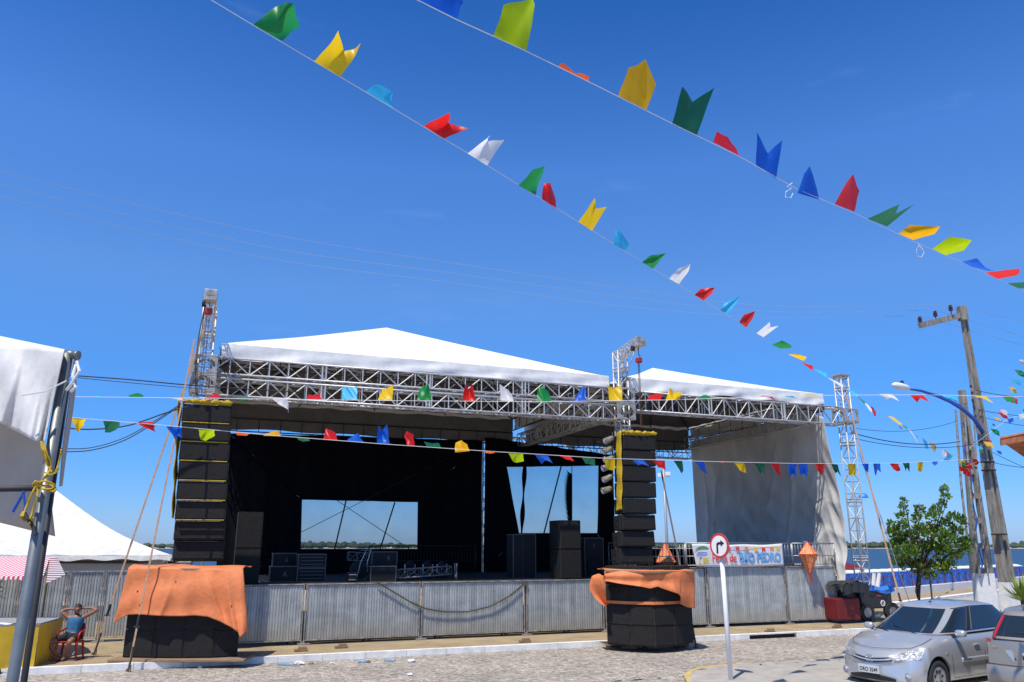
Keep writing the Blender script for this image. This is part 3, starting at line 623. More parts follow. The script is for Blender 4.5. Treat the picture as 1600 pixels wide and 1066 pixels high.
# ================================================================= BACKDROPS
def backdrop(label, s0, s1, z0, z1, win, seed, topfn=None):
    """black cloth with a rectangular mesh window; win=(four corners in local s,z)"""
    t = TS('backdrop', label, 'backdrop', s0, D2-.1, ZD, 'black cloth backdrops of the two stages')
    (wa, wb, wc, wd) = win       # TL TR BR BL  (s,z)
    def wob(s, z): return .05*math.sin(s*3.1+seed)+.03*math.sin(s*7.7+z*.6+seed)+.015*math.sin(s*19+z)
    def piece(q, nu, nv):
        def fn(u, v):
            s = lerp(lerp(q[0][0], q[1][0], u), lerp(q[3][0], q[2][0], u), v); z = lerp(lerp(q[0][1], q[1][1], u), lerp(q[3][1], q[2][1], u), v)
            return Vector((s-s0, wob(s, z), z-ZD))
        return fn
    A0, A1, A2, A3 = (s0, z1), (s1, z1), (s1, z0), (s0, z0)
    if topfn: A0 = (s0, topfn[0]); A1 = (s1, topfn[1])
    mb = MB()
    mb.grid(piece((A0, A1, wb, wa), 0, 0), 60, 10); mb.grid(piece((wb, A1, A2, wc), 0, 0), 20, 16)
    mb.grid(piece((wd, wc, A2, A3), 0, 0), 60, 6); mb.grid(piece((A0, wa, wd, A3), 0, 0), 30, 16)
    mb.build('cloth', 'black_cloth', t, smooth=True, solid=.008)
    mb = MB(); mb.grid(piece((wa, wb, wc, wd), 0, 0), 30, 12); mb.build('mesh_window', 'scrim', t, smooth=True)
    return t
def lz(u, v, d=D2-.1): q = sD(u, v, d); return (q[0], q[2])
bl = lz(357, 678); br = lz(754, 678)
b1 = backdrop('wide black backdrop of the left stage with a low rectangular mesh window', bl[0], br[0], ZD, 6.75, [lz(472, 781), lz(652, 785), lz(651, 858), lz(470, 858)], 1, (6.62, 6.80))
b2 = backdrop('black backdrop of the right stage with a wavy-edged mesh window', lz(758, 690)[0], lz(957, 690)[0], ZD, 7.0, [lz(791, 730), lz(935, 728), lz(932, 833), lz(812, 833)], 3, (6.95, 6.45))
# vertical folds across the second window
mb = MB()
def fold(u0, u1, wd):
    def fn(a, b_):
        v = lerp(728, 834, b_); u = lerp(u0, u1, b_)+(a-.5)*wd*(1+.5*math.sin(b_*11)); p = onD(u, v, D2-.22-.05*math.sin(a*math.pi)); return p
    return fn
mb.grid(fold(820, 815, 5), 4, 24); tag(mb.build('gathered_cloth', 'black_cloth'), 'narrow wavy black fold near the left of the right mesh window', 'cloth'); mb = MB()
for k in range(60):
    v0 = 742+k*1.3; l_ = 2+(k*7 % 5)*1.6+5*math.sin(k/60*3.1); mb.add([onD(893.5, v0-2, D2-.2), onD(893.5, v0+2.4, D2-.2), onD(893-l_*.55, v0-l_*.55+1, D2-.18), onD(893-l_, v0-l_*1.2, D2-.17)], [(0, 1, 2, 3)])
mb.grid(lambda a, b_: onD(893+a*1.2, lerp(728, 820, b_), D2-.2), 1, 4)
tag(mb.build('gathered_cloth', 'black_cloth'), 'dark gathered cloth fold hanging right of centre in the right mesh window', 'cloth')
# roof poles / guy wires seen through the windows
def rod(name, label, cat, p, q, r, m, grp=None, n=6):
    base = Vector(p); mb = MB(); mb.tube(p, q, r, n); return tag(mb.build(name, m, org=base, smooth=True), label, cat, grp)
GW = 'dark guy lines behind the left backdrop'
for (a_, b_, rr, lb) in (((541, 781), (523, 858), .028, 'left slanting dark pole seen through the left mesh window'), ((617, 785), (594, 858), .028, 'right slanting dark pole seen through the left mesh window'),
        ((470, 832), (700, 716), .012, 'thin line rising to the right across the left mesh window'), ((525, 781), (640, 858), .012, 'thin line falling to the right across the left mesh window'), ((877, 728), (850, 833), .03, 'slanting dark pole seen through the right mesh window')):
    rod('guy_line' if rr < .02 else 'slanting_pole', lb, 'line' if rr < .02 else 'pole', onD(*a_, D2-.35), onD(*b_, D2-.35), rr, 'cable', None)
# column between the stages, rear columns
for (s_, lb) in ((7.98, 'thin grey rear column between the two backdrops'), (18.3, 'thin grey rear column at the back corner of the right stage'), (-2.6, 'thin grey rear column at the back left corner of the stage')):
    t = TS('roof_column', lb, 'column', s_, D2+.25, PZ, 'rear columns holding the stage roofs'); mb = MB(); truss(mb, (0, 0, 0), (0, 0, 7.3-PZ), X_*.12, Y_*.12, seg=.5, r=.016, rd=.01, joint=0); mb.build('column_frame', 'alu', t, smooth=True)

# ================================================================= SIDE WALL TARP
SWP = [sD(a_, b_, -.35) for a_, b_ in ((1286, 652), (1294, 694), (1303, 736), (1312, 778), (1318, 818), (1321, 856), (1318, 892), (1312, 926))]
def sidew(u, v):          # u: 0 front..1 back, v: 0 top..1 bottom
    fs, fd, fz = pl(SWP, v); d = -.35+u*9.0; k = (1-u)**1.7; zb_ = lerp(7.28, 1.75, v); z = lerp(fz, zb_, min(1, u*12)); s_ = lerp(17.97, fs, k)
    f_ = .10*math.sin(v*5+u*16)*v*u+.16*math.sin(u*11-v*4.5)*v*(.35+u)+.012*math.sin(v*33+u*20)
    f_ += .30*abs(math.sin(u*5.5+v*3.2+.7))*v*min(1, u*5)+.20*abs(math.sin(u*8-v*5))*v*min(1, u*4)+.07*abs(math.sin(u*19-v*11+2*math.sin(v*4)))*v**.5+.045*abs(math.sin(u*31+v*15+2*math.sin(u*9)))*v**.5
    f_ += -.45*math.exp(-((u-.86+.12*v)/.05)**2)*v+.4*math.exp(-((u-.70+.2*v)/.07)**2)*v**2
    for (u0, kk, am, ww_) in ((.62, .22, .30, .018), (.80, .10, .38, .02), (.45, .35, .20, .016), (.91, .02, .30, .014), (.30, .25, .14, .014)): f_ += -am*math.exp(-abs(u-u0-kk*(v-.5))/ww_)*v**.7
    return W(s_+f_*min(1, v*3)*(1-u**10), d, z)
mb = MB(); mb.grid(sidew, 220, 80); o = mb.build('side_curtain', 'sidewall', smooth=True, org=W(17.8, 0, 1), solid=.01)
tag(o, 'big grey canvas side wall billowing at the right end of the stage', 'canvas wall')

# ================================================================= SPEAKERS
def cabinet_parts(t, w_, dp, h_, seams=True, worn=False, tilt=0, horn=False):
    """front towards -y, centre of the front bottom edge at origin"""
    mb = MB(); mb.bevbox((0, dp/2, h_/2), (w_, dp, h_), .012); mb.build('cabinet', 'cab_worn' if worn else 'cab', t)
    mb = MB(); mb.bevbox((0, -.008, h_/2), (w_-.04, .03, h_-.05), .006); mb.build('grille', 'grille', t)
    mb = MB(); e = .006
    for zz in (0, h_): mb.box((0, .0, zz+(e if zz == 0 else -e)), (w_*.96, .016, e))
    for xx in (-1, 1): mb.box((xx*(w_/2-.006), .0, h_/2), (e, .018, h_*.94))
    mb.build('worn_edges', 'edge', t)
ordn = ['topmost', 'second from top', 'third from top', 'fourth from top', 'fourth from bottom', 'third from bottom', 'second from bottom', 'lowest']
def array(side, u0t, u1t, vt, u0b, u1b, vb, d, w_, dp, grp):
    tl = sD((u0t+u1t)/2, vt, d); bt = sD((u0b+u1b)/2, vb, d); n_ = 8; h_ = (tl[2]-bt[2])/n_
    first = None
    for i in range(n_):
        s_ = lerp(tl[0], bt[0], (i+1)/n_); z = tl[2]-h_*(i+1)
        lb = ordn[i]+' black line-array box in the hanging '+side+' array'
        if first is None:
            t = TS('array_speaker', lb, 'loudspeaker', s_, d, z, grp); first = t
            cabinet_parts(t, w_, dp, h_-.035)
            for sx in (-1, 1):
                mb = MB(); mb.bevbox((sx*(w_/2+.006), dp*.25, h_*.5), (.012, .1, h_*.95), .003)
                for k in (.3, .7): mb.tube((sx*(w_/2+.005), dp*.6, h_*k), (sx*(w_/2+.02), dp*.6, h_*k), .035, 10)
                mb.build('rigging_plate', 'dark_steel', t)
        else:
            t = copy_tree(first); t.location = W(s_, d+.012*max(0, i-3)**2, z); t['label'] = lb
        t.rotation_euler = (math.radians(-max(0, i-3)*1.6), 0, A)
    return tl, bt, h_
GL, GR = 'boxes of the left hanging speaker array', 'boxes of the right hanging speaker array'
tl, bt, hl = array('left', 287, 361, 631, 272, 346, 875, -1.15, 1.14, .45, GL)
tr, btr, hr = array('right', 975, 1024, 679, 976, 1026, 880, -1.15, 1.12, .55, GR)
# yellow covers: rolled cloth on top and strip down the side
def cover(label, tl, bt, w_, dp, h_, drop, grp, side=-1):
    t = TS('yellow_cover', label, 'cover', tl[0], -1.15, tl[2], 'yellow rain covers on the speaker arrays'); mb = MB(); n_ = 22
    mb.path([(lerp(-w_/2-.03, w_/2+.02, i/n_), -.02+.02*math.sin(i*1.7), .05+.018*math.sin(i*2.3)) for i in range(n_+1)], .05, 8, [.05+.018*math.sin(i*1.3+1) for i in range(n_+1)])
    mb.grid(lambda a, b_: Vector((lerp(-w_/2, w_/2, a), lerp(-.02, dp, b_), .05+.02*math.sin(a*9)*math.sin(b_*7))), 16, 6)
    mb.build('rolled_cloth', 'yellow_cloth', t, smooth=True)
    mb = MB()
    def fn(a, b_):
        sh = lerp(0, bt[0]-tl[0], b_*drop/8); z = .05-b_*drop*h_
        x = -w_/2-.04+sh-.02*math.sin(a*3.1)*abs(math.sin(b_*7+1))-.012*math.sin(b_*23+a*3)-(.07 if side < 0 else .04)*(1-a)*(1-.5*b_); y = lerp(-.02, .36, a)+.02*math.sin(b_*8)
        return Vector((x, y, z+.02*math.sin(a*6)))
    mb.grid(fn, 6, 60); mb.build('side_strip', 'yellow_cloth', t, smooth=True, solid=.02)
    if side > 0: pass
    else:
        mb = MB()
        for i in range(1, 7): mb.bevbox((lerp(0, bt[0]-tl[0], i/8), .0, -i*h_-.012), (w_*.96, .05, .022), .008)
        mb.build('cloth_edge', 'yellow_cloth', t)
cover('yellow cloth rolled over and beside the left hanging array', tl, bt, 1.14, .45, hl, 6.0, None)
cover('yellow cloth rolled over and beside the right hanging array', tr, btr, 1.12, .55, hr, 4.9, None, side=1)
# PAR cans left of right array
lampsxy = [(952, 688), (950, 704), (952, 718), (949, 731), (950, 748), (949, 766)]
first = None
for i, (u, v) in enumerate(lampsxy):
    p = onD(u, v, -.7); lb = ['topmost', 'second from top', 'third from top', 'third from bottom', 'second from bottom', 'lowest'][i]+' silver stage lamp beside the right speaker array'
    if not first:
        t = T('stage_lamp', lb, 'stage lamp', p, A, 'silver stage lamps in a column'); first = t
        Mx = Matrix.Rotation(math.radians(-112), 3, 'Y') @ Matrix.Rotation(0, 3, 'X')
        mb = MB(); mb.lathe((.14, 0, .08), [(.0, -.02), (.06, 0), (.085, .05), (.09, .14), (.095, .32), (.105, .33), (.085, .33), (.08, .2)], 16, Mx); mb.build('lamp_can', 'par', t, smooth=True)
        mb = MB(); mb.lathe((.14, 0, .08), [(0, .21), (.08, .21)], 16, Mx); mb.build('lens', 'blackp', t)
        mb = MB(); mb.path([(.0, -.12, .02), (.13, -.12, .1), (.13, .12, .1), (0, .12, .02)], .012); mb.tube((.13, 0, .1), (.3, .05, .1), .012); mb.build('yoke', 'dark_steel', t)
    else: t = copy_tree(first); t.location = p; t['label'] = lb; t.rotation_euler = (0, math.radians([0, -4, 8, 3, -3, 5][i]), A+[0, .1, -.1, .15, -.05, .1][i])
p0 = onD(957, 676, -.68); p1 = onD(957, 772, -.68)
rod('lamp_pipe', 'upright pipe carrying the silver stage lamps', 'pipe', p0, p1, .022, 'dark_steel')

# ---- subwoofer stacks
def substack(which, pts, rows, h_, dp, z0, grp, curve=True):
    """pts: world points along the front bottom edge, one column between each pair"""
    names = ['leftmost', 'second from left', 'third from left', 'rightmost']; rn = {3: ['bottom row', 'middle row', 'top row'], 4: ['bottom row', 'second row up', 'third row up', 'top row']}[rows]
    for c_ in range(len(pts)-1):
        a, b_ = pts[c_], pts[c_+1]; dd = b_-a; rz = math.atan2(dd.y, dd.x); w_ = math.hypot(dd.x, dd.y)-.012; base = None
        for r_ in range(rows):
            lb = names[c_]+' subwoofer in the '+rn[r_]+' of the '+which+' ground stack'; loc = Vector(((a.x+b_.x)/2, (a.y+b_.y)/2, z0+r_*h_))
            if base is None: t = T('subwoofer', lb, 'subwoofer', loc, rz, grp); cabinet_parts(t, w_, dp, h_-.008, worn=True); base = t
            else: t = copy_tree(base); t.location = loc; t['label'] = lb
lz0 = PZ+.06
lp = [G(191, 1027.5, lz0), G(238, 1028.5, lz0), G(285, 1028.8, lz0), G(333, 1028.2, lz0), G(371, 1026, lz0)]
substack('left', lp, 3, .60, .75, lz0, 'subwoofers of the left ground stack')
rz0 = .16
rp_ = [G(949, 1006.5, rz0), G(986, 1009.5, rz0), G(1024, 1011, rz0), G(1055, 1009, rz0), G(1084, 1004.5, rz0)]
rbul = .55
substack('right', rp_, 4, .485, .70, rz0, 'subwoofers of the right ground stack')
# boards under / over stacks
def board(label, a, b_, wd, z, th, off=0, name='plank', out=.06):
    d = (b_-a); d.z = 0; Lg = d.length; d.normalize(); n_ = Vector((-d.y, d.x, 0))
    if n_.dot(Vector((a.x, a.y, 0))) < 0: n_ = -n_
    t = T(name, label, 'plank', Vector((a.x, a.y, z)), math.atan2(d.y, d.x)); mb = MB(); mb.bevbox((Lg/2, wd/2-out, -th/2), (Lg+.1, wd, th), .006); mb.build('board', 'wood', t); return t
board('wide wooden board under the left subwoofer stack', lp[0]+Vector((-.1, -.28, 0)), lp[4]+Vector((.25, -.36, 0)), 1.15, lz0, .05, out=.1)
def bent(label, P_):
    t = T('plank', label, 'plank', P_[0]); mb = MB()
    for a, b_ in zip(P_, P_[1:]):
        d = b_-a; M3 = d.to_track_quat('X', 'Z').to_matrix(); mb.bevbox((a+b_)/2, (d.length+.01, .05, .05), .005, M3)
    mb.build('board', 'wood', t, org=P_[0])
bent('wooden batten pinning the orange tarp on the left stack', [onPlane(202, 889, lp[0], lp[4], .15), onPlane(290, 890, lp[0], lp[4], .27), onPlane(380, 891.5, lp[0], lp[4], .15)])
bent('wooden batten pinning the orange tarp on the right stack', [onPlane(946, 892, rp_[0], rp_[4], .44), onPlane(1008, 894, rp_[0], rp_[4], .82), onPlane(1030, 894, rp_[0], rp_[4], .82), onPlane(1085, 893.5, rp_[0], rp_[4], .44)])
for i, (u, v) in enumerate(((960, 1012), (985, 1016), (1024, 1016), (1066, 1012))):
    p = G(u, v, .0); t = T('wood_block', ['leftmost', 'second', 'third', 'rightmost'][i]+' wood block under the right subwoofer stack'+('' if i in (0, 3) else ' from the left'), 'wood block', (p.x, p.y+.15, 0), rnd.uniform(-.2, .2), 'wood blocks under the right stack')
    mb = MB(); mb.bevbox((0, .2, .05), (.42, .55, .06), .01); mb.bevbox((.05, .15, .11), (.3, .5, .055), .01); mb.build('block', 'wood', t)
board('long dark board across the wood blocks of the right stack', rp_[0]+Vector((0, .05, 0)), rp_[4]+Vector((0, .05, 0)), .6, rz0-.004, .02, out=.0)

# ---- orange tarps
def tarp(label, top, hem, P, Q, o0, o1, backz, back, seed, bul=0, amp=1):
    base = onPlane(top[0][0], top[0][1], P, Q, o0); t = T('orange_tarp', label, 'tarp', base, 0, 'orange tarps over the subwoofer stacks'); mb = MB()
    def fn(a, b_):
        tu = pl(top, a); hu = pl(hem, a); u = lerp(tu[0], hu[0], b_); v = lerp(tu[1], hu[1], b_)
        off = lerp(o0, lerp(*o1, a) if isinstance(o1, tuple) else o1, b_**.8)+amp*b_**.8*(.08*math.sin(a*15+seed+b_*.8+1.5*math.sin(a*6))*(.3+1.1*a)+.035*math.sin(a*37+seed*2+b_*1.5)*(.4+a)+.09*math.exp(-abs(a-.66-.05*b_)/.03)+.08*math.exp(-abs(a-.85+.05*b_)/.025)+.06*math.exp(-abs(a-.42+.08*b_)/.02)+.05)+(.06 if amp == 1 else 0)+.02*math.sin(b_*9+a*5+seed)
        return onPlane(u, v, P, Q, off+bul*max(0, 4*a*(1-a))**.8)
    mb.grid(fn, 110, 34)
    d = Vector((Q[0]-P[0], Q[1]-P[1])).normalized(); n_ = Vector((-d.y, d.x)); 
    if n_.dot(Vector((P[0], P[1]))) < 0: n_ = -n_
    def tp(a, b_):
        p = fn(a, 0).copy(); p.x += n_.x*back*b_; p.y += n_.y*back*b_; p.z += .03*math.sin(a*13+b_*5)*math.sin(b_*3.1)+backz*math.sin(min(1, b_*4)*math.pi/2); return p
    mb.grid(tp, 60, 8)
    mb.build('tarp_cloth', 'orange', t, smooth=True, org=base, solid=.006)
    for (a_, b2) in ((.16, .5), (.42, .28), (.83, .6), (.22, .8)) if amp == 1 else ():
        mb = MB(); w3 = .008+.008*((a_*37) % 1); p_ = [fn(a_+w3*x/2.6, b2+y*.03) for x, y in ((-1, 0), (-.2, .9), (.8, .6), (1, -.5), (.1, -.8))]; n3 = Vector((0, -.012, 0)); mb.add([q+n3 for q in p_], [(0, 1, 2, 3, 4)]); mb.build('tear', 'ink', t, org=base)
    return t
tarp('orange tarp hanging far down over the left subwoofer stack', [(201, 887), (245, 887), (290, 888), (335, 889), (380, 889)],
     [(177, 975), (190, 966), (200, 961), (215, 960), (240, 962), (262, 963), (285, 963), (305, 962), (325, 964), (345, 972), (362, 981), (372, 988), (375, 997), (388, 984)], lp[0], lp[4], .10, (.14, .30), .04, .8, 1, .12)
tarp('orange tarp folded up and flapping over the right subwoofer stack', [(945, 890), (980, 890), (1015, 891), (1050, 891), (1085, 892)],
     [(944, 908), (952, 909), (962, 911), (974, 913), (988, 915), (1002, 917), (1016, 920), (1028, 917), (1038, 921), (1050, 925), (1060, 928), (1065, 934), (1063, 944), (1074, 949), (1086, 951)], rp_[0], rp_[4], .36, .42, .0, .9, 3, rbul-.16, .35)
fl = [(945, 903), (936, 896), (925, 900), (921, 912), (922, 923), (930, 935), (938, 943), (947, 948)]
bs = onPlane(945, 903, rp_[0], rp_[4], .4); mb = MB()
mb.grid(lambda a, b_: onPlane(lerp(lerp(945, 948, a), pl(fl, a)[0], b_), lerp(lerp(897, 948, a), pl(fl, a)[1], b_), rp_[0], rp_[4], .34+.14*math.sin(b_*3+a*4)), 24, 12)
tag(mb.build('loose_tarp_corner', 'orange', org=bs, smooth=True, solid=.006), 'loose orange corner of tarp blown out left of the right stack', 'tarp')
mb = MB(); a0 = [Vector((p.x, p.y, 0)) for p in rp_]
for i in range(4):
    p, q = a0[i]+Vector((.0, -.05, rz0+1.0)), a0[i+1]+Vector((0, -.05, rz0+1.0)); mb.add([p, q, q+Z_*.07, p+Z_*.07], [(0, 1, 2, 3)])
tag(mb.build('tarp_strip', 'orange', solid=.01, org=a0[0]), 'narrow orange strip between the rows of the right subwoofer stack', 'tarp')

# ================================================================= STAGE EQUIPMENT
def boxcab(label, name, cat, u0, u1, d, h_, dp, kind='cab', z=None, grp=None, rz=0, txt=None):
    a = sD(u0, 880, d); b_ = sD(u1, 880, d); w_ = b_[0]-a[0]; zz = ZD if z is None else z
    t = TS(name, label, cat, (a[0]+b_[0])/2, d, zz, grp, rz)
    if kind == 'cab': cabinet_parts(t, w_, dp, h_, worn=True)
    elif kind == 'case':
        mb = MB(); mb.bevbox((0, dp/2, h_/2), (w_, dp, h_), .01); mb.build('case_body', 'cab', t)
        mb = MB(); e = .022
        for zz2 in (0, h_):
            mb.bevbox((0, -.002, zz2), (w_+.01, e, e), .003); mb.bevbox((0, dp, zz2), (w_+.01, e, e), .003)
            for xx in (-1, 1): mb.bevbox((xx*w_/2, dp/2, zz2), (e, dp, e), .003)
        for xx in (-1, 1): mb.bevbox((xx*w_/2, -.002, h_/2), (e, e, h_), .003)
        mb.build('metal_edging', 'case_edge', t)
        if txt:
            for (s_, sz, x, z2) in txt: text('marking', s_, sz*.85, 'case_edge', t, (x, -.008, z2))
    return t
boxcab('lower half of the tall black speaker pair at the left stage edge', 'stage_speaker', 'loudspeaker', 366, 406, .55, .92, .7, grp='side-fill speakers on the left edge')
boxcab('upper half of the tall black speaker pair at the left stage edge', 'stage_speaker', 'loudspeaker', 366, 406, .55, .95, .7, z=ZD+.93, grp='side-fill speakers on the left edge')
for (k, z, h_) in ((0, ZD, .88), (1, ZD+.9, .88)):
    t = boxcab(('lower' if k == 0 else 'upper')+' black speaker of the tall stack in front of the right mesh window', 'stage_speaker', 'loudspeaker', 876, 908, .9, h_, .85, z=z, grp='tall dark speaker stack on the right stage')
boxcab('small black case in front of the case marked 6, marked A', 'flight_case', 'flight case', 423, 465, 2.2, .42, .5, 'case', txt=[('A', .26, .04, .2)])
boxcab('black case marked 6 behind the case marked A', 'flight_case', 'flight case', 426, 463, 2.9, .78, .5, 'case', txt=[('6', .22, .05, .58)])
for k in range(2):
    t = boxcab(['lower', 'upper'][k]+' silver-edged rack case right of the case marked A', 'rack_case', 'rack case', 466, 509, 2.1, .36, .5, 'case', z=ZD+k*.40, grp='stacked rack cases')
    mb = MB()
    for q in range(3): mb.bevbox((0, -.016, .08+q*.1), (.66, .012, .018), .003)
    mb.build('rack_front', 'case_edge', t)
boxcab('black case marked 9 at mid stage', 'flight_case', 'flight case', 581, 620, 2.3, .82, .5, 'case', txt=[('9', .22, .12, .62)])
boxcab('low black case in front of the case marked 9', 'flight_case', 'flight case', 580, 619, 1.3, .42, .5, 'case')
boxcab('tall silver-edged amplifier rack at the left of the right stage', 'amplifier_rack', 'rack', 802, 817, 2.0, 1.35, .6, 'case', grp='tall amplifier racks')
boxcab('tall dark amplifier rack beside the narrower silver-edged one', 'amplifier_rack', 'rack', 817, 837, 2.0, 1.37, .6, 'case', grp='tall amplifier racks')
t = boxcab('black bass amplifier with a white cross mark, right of the tall speakers', 'bass_amplifier', 'amplifier', 914, 943, 1.9, 1.25, .5, 'case', txt=[('X', .2, .0, 1.0)])
mb = MB(); mb.lathe((0, -.02, .4), [(.0, 0), (.2, -.01), (.24, 0), (.25, .01)], 20, Matrix.Rotation(math.pi/2, 3, 'X')); mb.build('speaker_cone', 'grille', t)
def loosetruss(label, a, b_, d, lift0=.15, lift1=.15, w_=.24):
    p = sD(*a, d); q = sD(*b_, d); t = TS('spare_truss', label, 'truss', p[0], p[1], p[2], 'spare truss pieces lying on the stage'); mb = MB()
    truss(mb, (0, 0, 0), Vector(q)-Vector(p), Y_*w_, Z_*w_, seg=.3, r=.018, rd=.011, joint=0); mb.build('truss_frame', 'dull_alu', t, smooth=True)
loosetruss('long spare truss lying on the deck right of case 9', (622, 897), (704, 891), 1.6)
loosetruss('short spare truss raised behind case 9', (544, 869), (585, 871), 3.2)
loosetruss('short upright spare truss at the right end of the long one', (712, 903), (712, 886), 1.4, w_=.2)
t = TS('drum_hardware', 'small cluster of dark drum hardware left of case 9', 'drum hardware', sD(563, 880, 2)[0], 2, ZD); mb = MB()
mb.tube((0, 0, .3), (0, .35, .3), .26, 20); mb.tube((.3, 0, .35), (.3, .3, .35), .12, 16); mb.build('drum', 'cab', t)
mb = MB(); mb.path([(-.1, 0, 0), (0, 0, .5), (.15, 0, .85)], .012); mb.path([(.25, 0, 0), (.2, 0, .5), (.3, 0, .9)], .012); mb.lathe((.15, 0, .86), [(0, .02), (.2, 0)], 18); mb.build('stand', 'alu', t)
t = TS('monitor_box', 'small pale-edged box on the deck beside the drum hardware', 'box', sD(551, 900, 1.4)[0], 1.4, ZD); mb = MB(); mb.bevbox((0, .15, .13), (.26, .3, .26), .02); mb.build('box_body', 'cab', t)
mb = MB(); mb.box((0, -.006, .2), (.22, .01, .02)); mb.box((0, -.006, .06), (.22, .01, .02)); mb.build('strip', 'alu', t)
for k, (u, v) in enumerate(((640, 880), (668, 878), (690, 876))):
    t = TS('moving_light', ['left', 'middle', 'right'][k]+' moving stage light lying behind the long spare truss', 'stage light', sD(u, v, 3.4)[0], 3.4, ZD, 'stage lights on the deck'); mb = MB()
    mb.bevbox((0, 0, .08), (.34, .3, .16), .03); mb.tube((0, -.1, .38), (.05, .18, .42), .12, 14); mb.build('light_body', 'cab', t); mb = MB(); mb.bevbox((-.15, 0, .28), (.03, .1, .3), .01); mb.bevbox((.17, 0, .28), (.03, .1, .3), .01); mb.build('yoke', 'alu', t)

# ================================================================= STRAPS
def strapline(label, a, b_, wd, m, name='ratchet_strap', hook=True):
    base = Vector(a); t = T(name, label, 'strap', base, 0, 'ratchet straps bracing the towers'); d = Vector(b_)-base; u_ = d.cross(Y_).normalized()*wd/2
    v_ = d.cross(u_).normalized()*.004; mb = MB()
    mb.add([Vector((0, 0, 0))-u_-v_, u_-v_, d+u_-v_, d-u_-v_, -u_+v_, u_+v_, d+u_+v_, d-u_+v_], [(0, 1, 2, 3), (7, 6, 5, 4), (0, 4, 5, 1), (3, 2, 6, 7), (0, 3, 7, 4), (1, 5, 6, 2)]); mb.build('webbing', m, t)
    if hook:
        Lg = d.length; mb = MB(); p = d*(.9/Lg); q = d*(1.15/Lg); mb.tube(p, q, .03, 8); mb.tube(p+Vector((-.06, 0, 0)), p+Vector((.06, 0, 0)), .015); mb.build('ratchet', 'dark_steel', t)
        mb = MB(); mb.path([Vector((0, 0, 0)), d*(.25/Lg)+Vector((.01, 0, 0)), d*(.5/Lg)], .022, 6); mb.path([(.05, 0, 0), d*(.12/Lg)+Vector((.04, 0, 0)), (-.05, 0, .02)], .016); mb.build('knot', 'fringe', t)
cr = W(-3.1, -.2, 8.2)
strapline('long faded strap from the left crane to the road in front of the stack', G(200, 1050), onD(304, 530, -1.6), .04, 'strap')
strapline('faded strap from the left tower to the pavement beside the seated man', G(146, 1024, PZ), onD(318, 515, -.4), .045, 'strap')
strapline('dark strap crossing the right subwoofer stack', G(1088, 1013), onD(1033, 735, -.6), .05, 'strap_dark')
strapline('faded strap sloping from the right tower towards the cars', G(1419, 985), W(18.75, -.2, 8.2), .06, 'strap')
rod('guy_wire', 'thin wire beside the strap of the right tower', 'wire', G(1436, 985), W(18.9, 0, 7.2), .012, 'thinwire')
# ================================================================= BANNER, LANTERNS, SIGN
bp_ = [sD(1081, 850, -.16), sD(1222, 849, -.16), sD(1223, 883, -.16), sD(1087, 886, -.16)]
w_ = bp_[1][0]-bp_[0][0]; zb_ = (bp_[2][2]+bp_[3][2])/2; h_ = bp_[0][2]-zb_
t = TS('festival_banner', 'white banner reading Festa de SÃO PEDRO tied to the guard rail', 'banner', bp_[0][0], -.16, zb_)
def bn(a, b_): return Vector((lerp(lerp(0, .12, b_), w_, a), -.012*math.sin(a*math.pi*3)*math.sin(b_*3.1)-.008*math.sin(a*9), h_*(1-b_)-.025*math.sin(a*math.pi)+.012*math.sin(a*14)*(1-b_)))
mb = MB(); mb.grid(bn, 60, 10); mb.build('vinyl', 'banner', t, smooth=True, solid=.004)
def onb(x, z, off=.06): return (x, -off, z)
text('lettering', 'Festa de', h_*.55, 'ink_red', t, (w_*.335, -.024, h_*.34), sx=.74, bold=.004)
text('lettering', 'SÃO PEDRO', h_*.55, 'ink_blue', t, (w_*.735, -.022, h_*.36), sx=.80, bold=.018)
text('lettering', 'SÃO PEDRO', h_*.55, 'ink_sky', t, (w_*.735, -.028, h_*.36), sx=.80, bold=.004)
for i, (x, c_) in enumerate(((.22, 'orange'), (.30, 'yellow'), (.385, 'red'), (.485, 'red'), (.585, 'orange'), (.69, 'yellow'), (.775, 'red'), (.87, 'orange'), (.94, 'yellow'))):
    if i in (1,): continue
    x *= w_; q = h_*.2; zt_ = h_*.86-.02*math.sin(x*3); mb = MB(); mb.extr([(x-.07, -.022, zt_), (x+.07, -.022, zt_), (x+.08, -.022, zt_-q*1.05), (x+.01, -.022, zt_-q*.72), (x-.055, -.022, zt_-q*1.05)], (0, -.003, 0)); mb.build('printed_pennant', 'ink_'+c_, t)
mb = MB(); mb.path([(w_*.2, -.022, h_*.88), (w_*.5, -.022, h_*.85), (w_*.8, -.022, h_*.87), (w_*.97, -.022, h_*.86)], .004); mb.build('printed_line', 'ink_yellow', t)
mb = MB(); lf = [(.03, .76), (.07, .88), (.12, .91), (.155, .86), (.175, .78), (.13, .78), (.08, .76)]; mb.extr([(x*w_, -.022, z*h_) for x, z in lf], (0, -.003, 0)); mb.path([(.02*w_, -.023, .70*h_), (.06*w_, -.023, .78*h_), (.17*w_, -.023, .77*h_)], .005); mb.build('leaf_emblem', 'ink_green', t)
mb = MB()
for (z, a_, b_) in ((.62, .055, .15), (.54, .04, .16), (.47, .05, .15)):
    x = a_
    while x < b_: mb.box((x*w_, -.023, z*h_), (.022, .003, .028 if z > .5 else .014)); mb.box((x*w_+.012, -.023, z*h_+.008), (.01, .003, .012)); x += .0115
mb.build('small_print', 'ink_blue', t)
mb = MB(); mb.extr([((.085+.022*math.cos(k))*w_, -.022, (.24+.17*math.sin(k))*h_) for k in [i*math.pi/6+1 for i in range(4)]], (0, -.003, 0)); mb.build('crest', 'ink_blue', t)
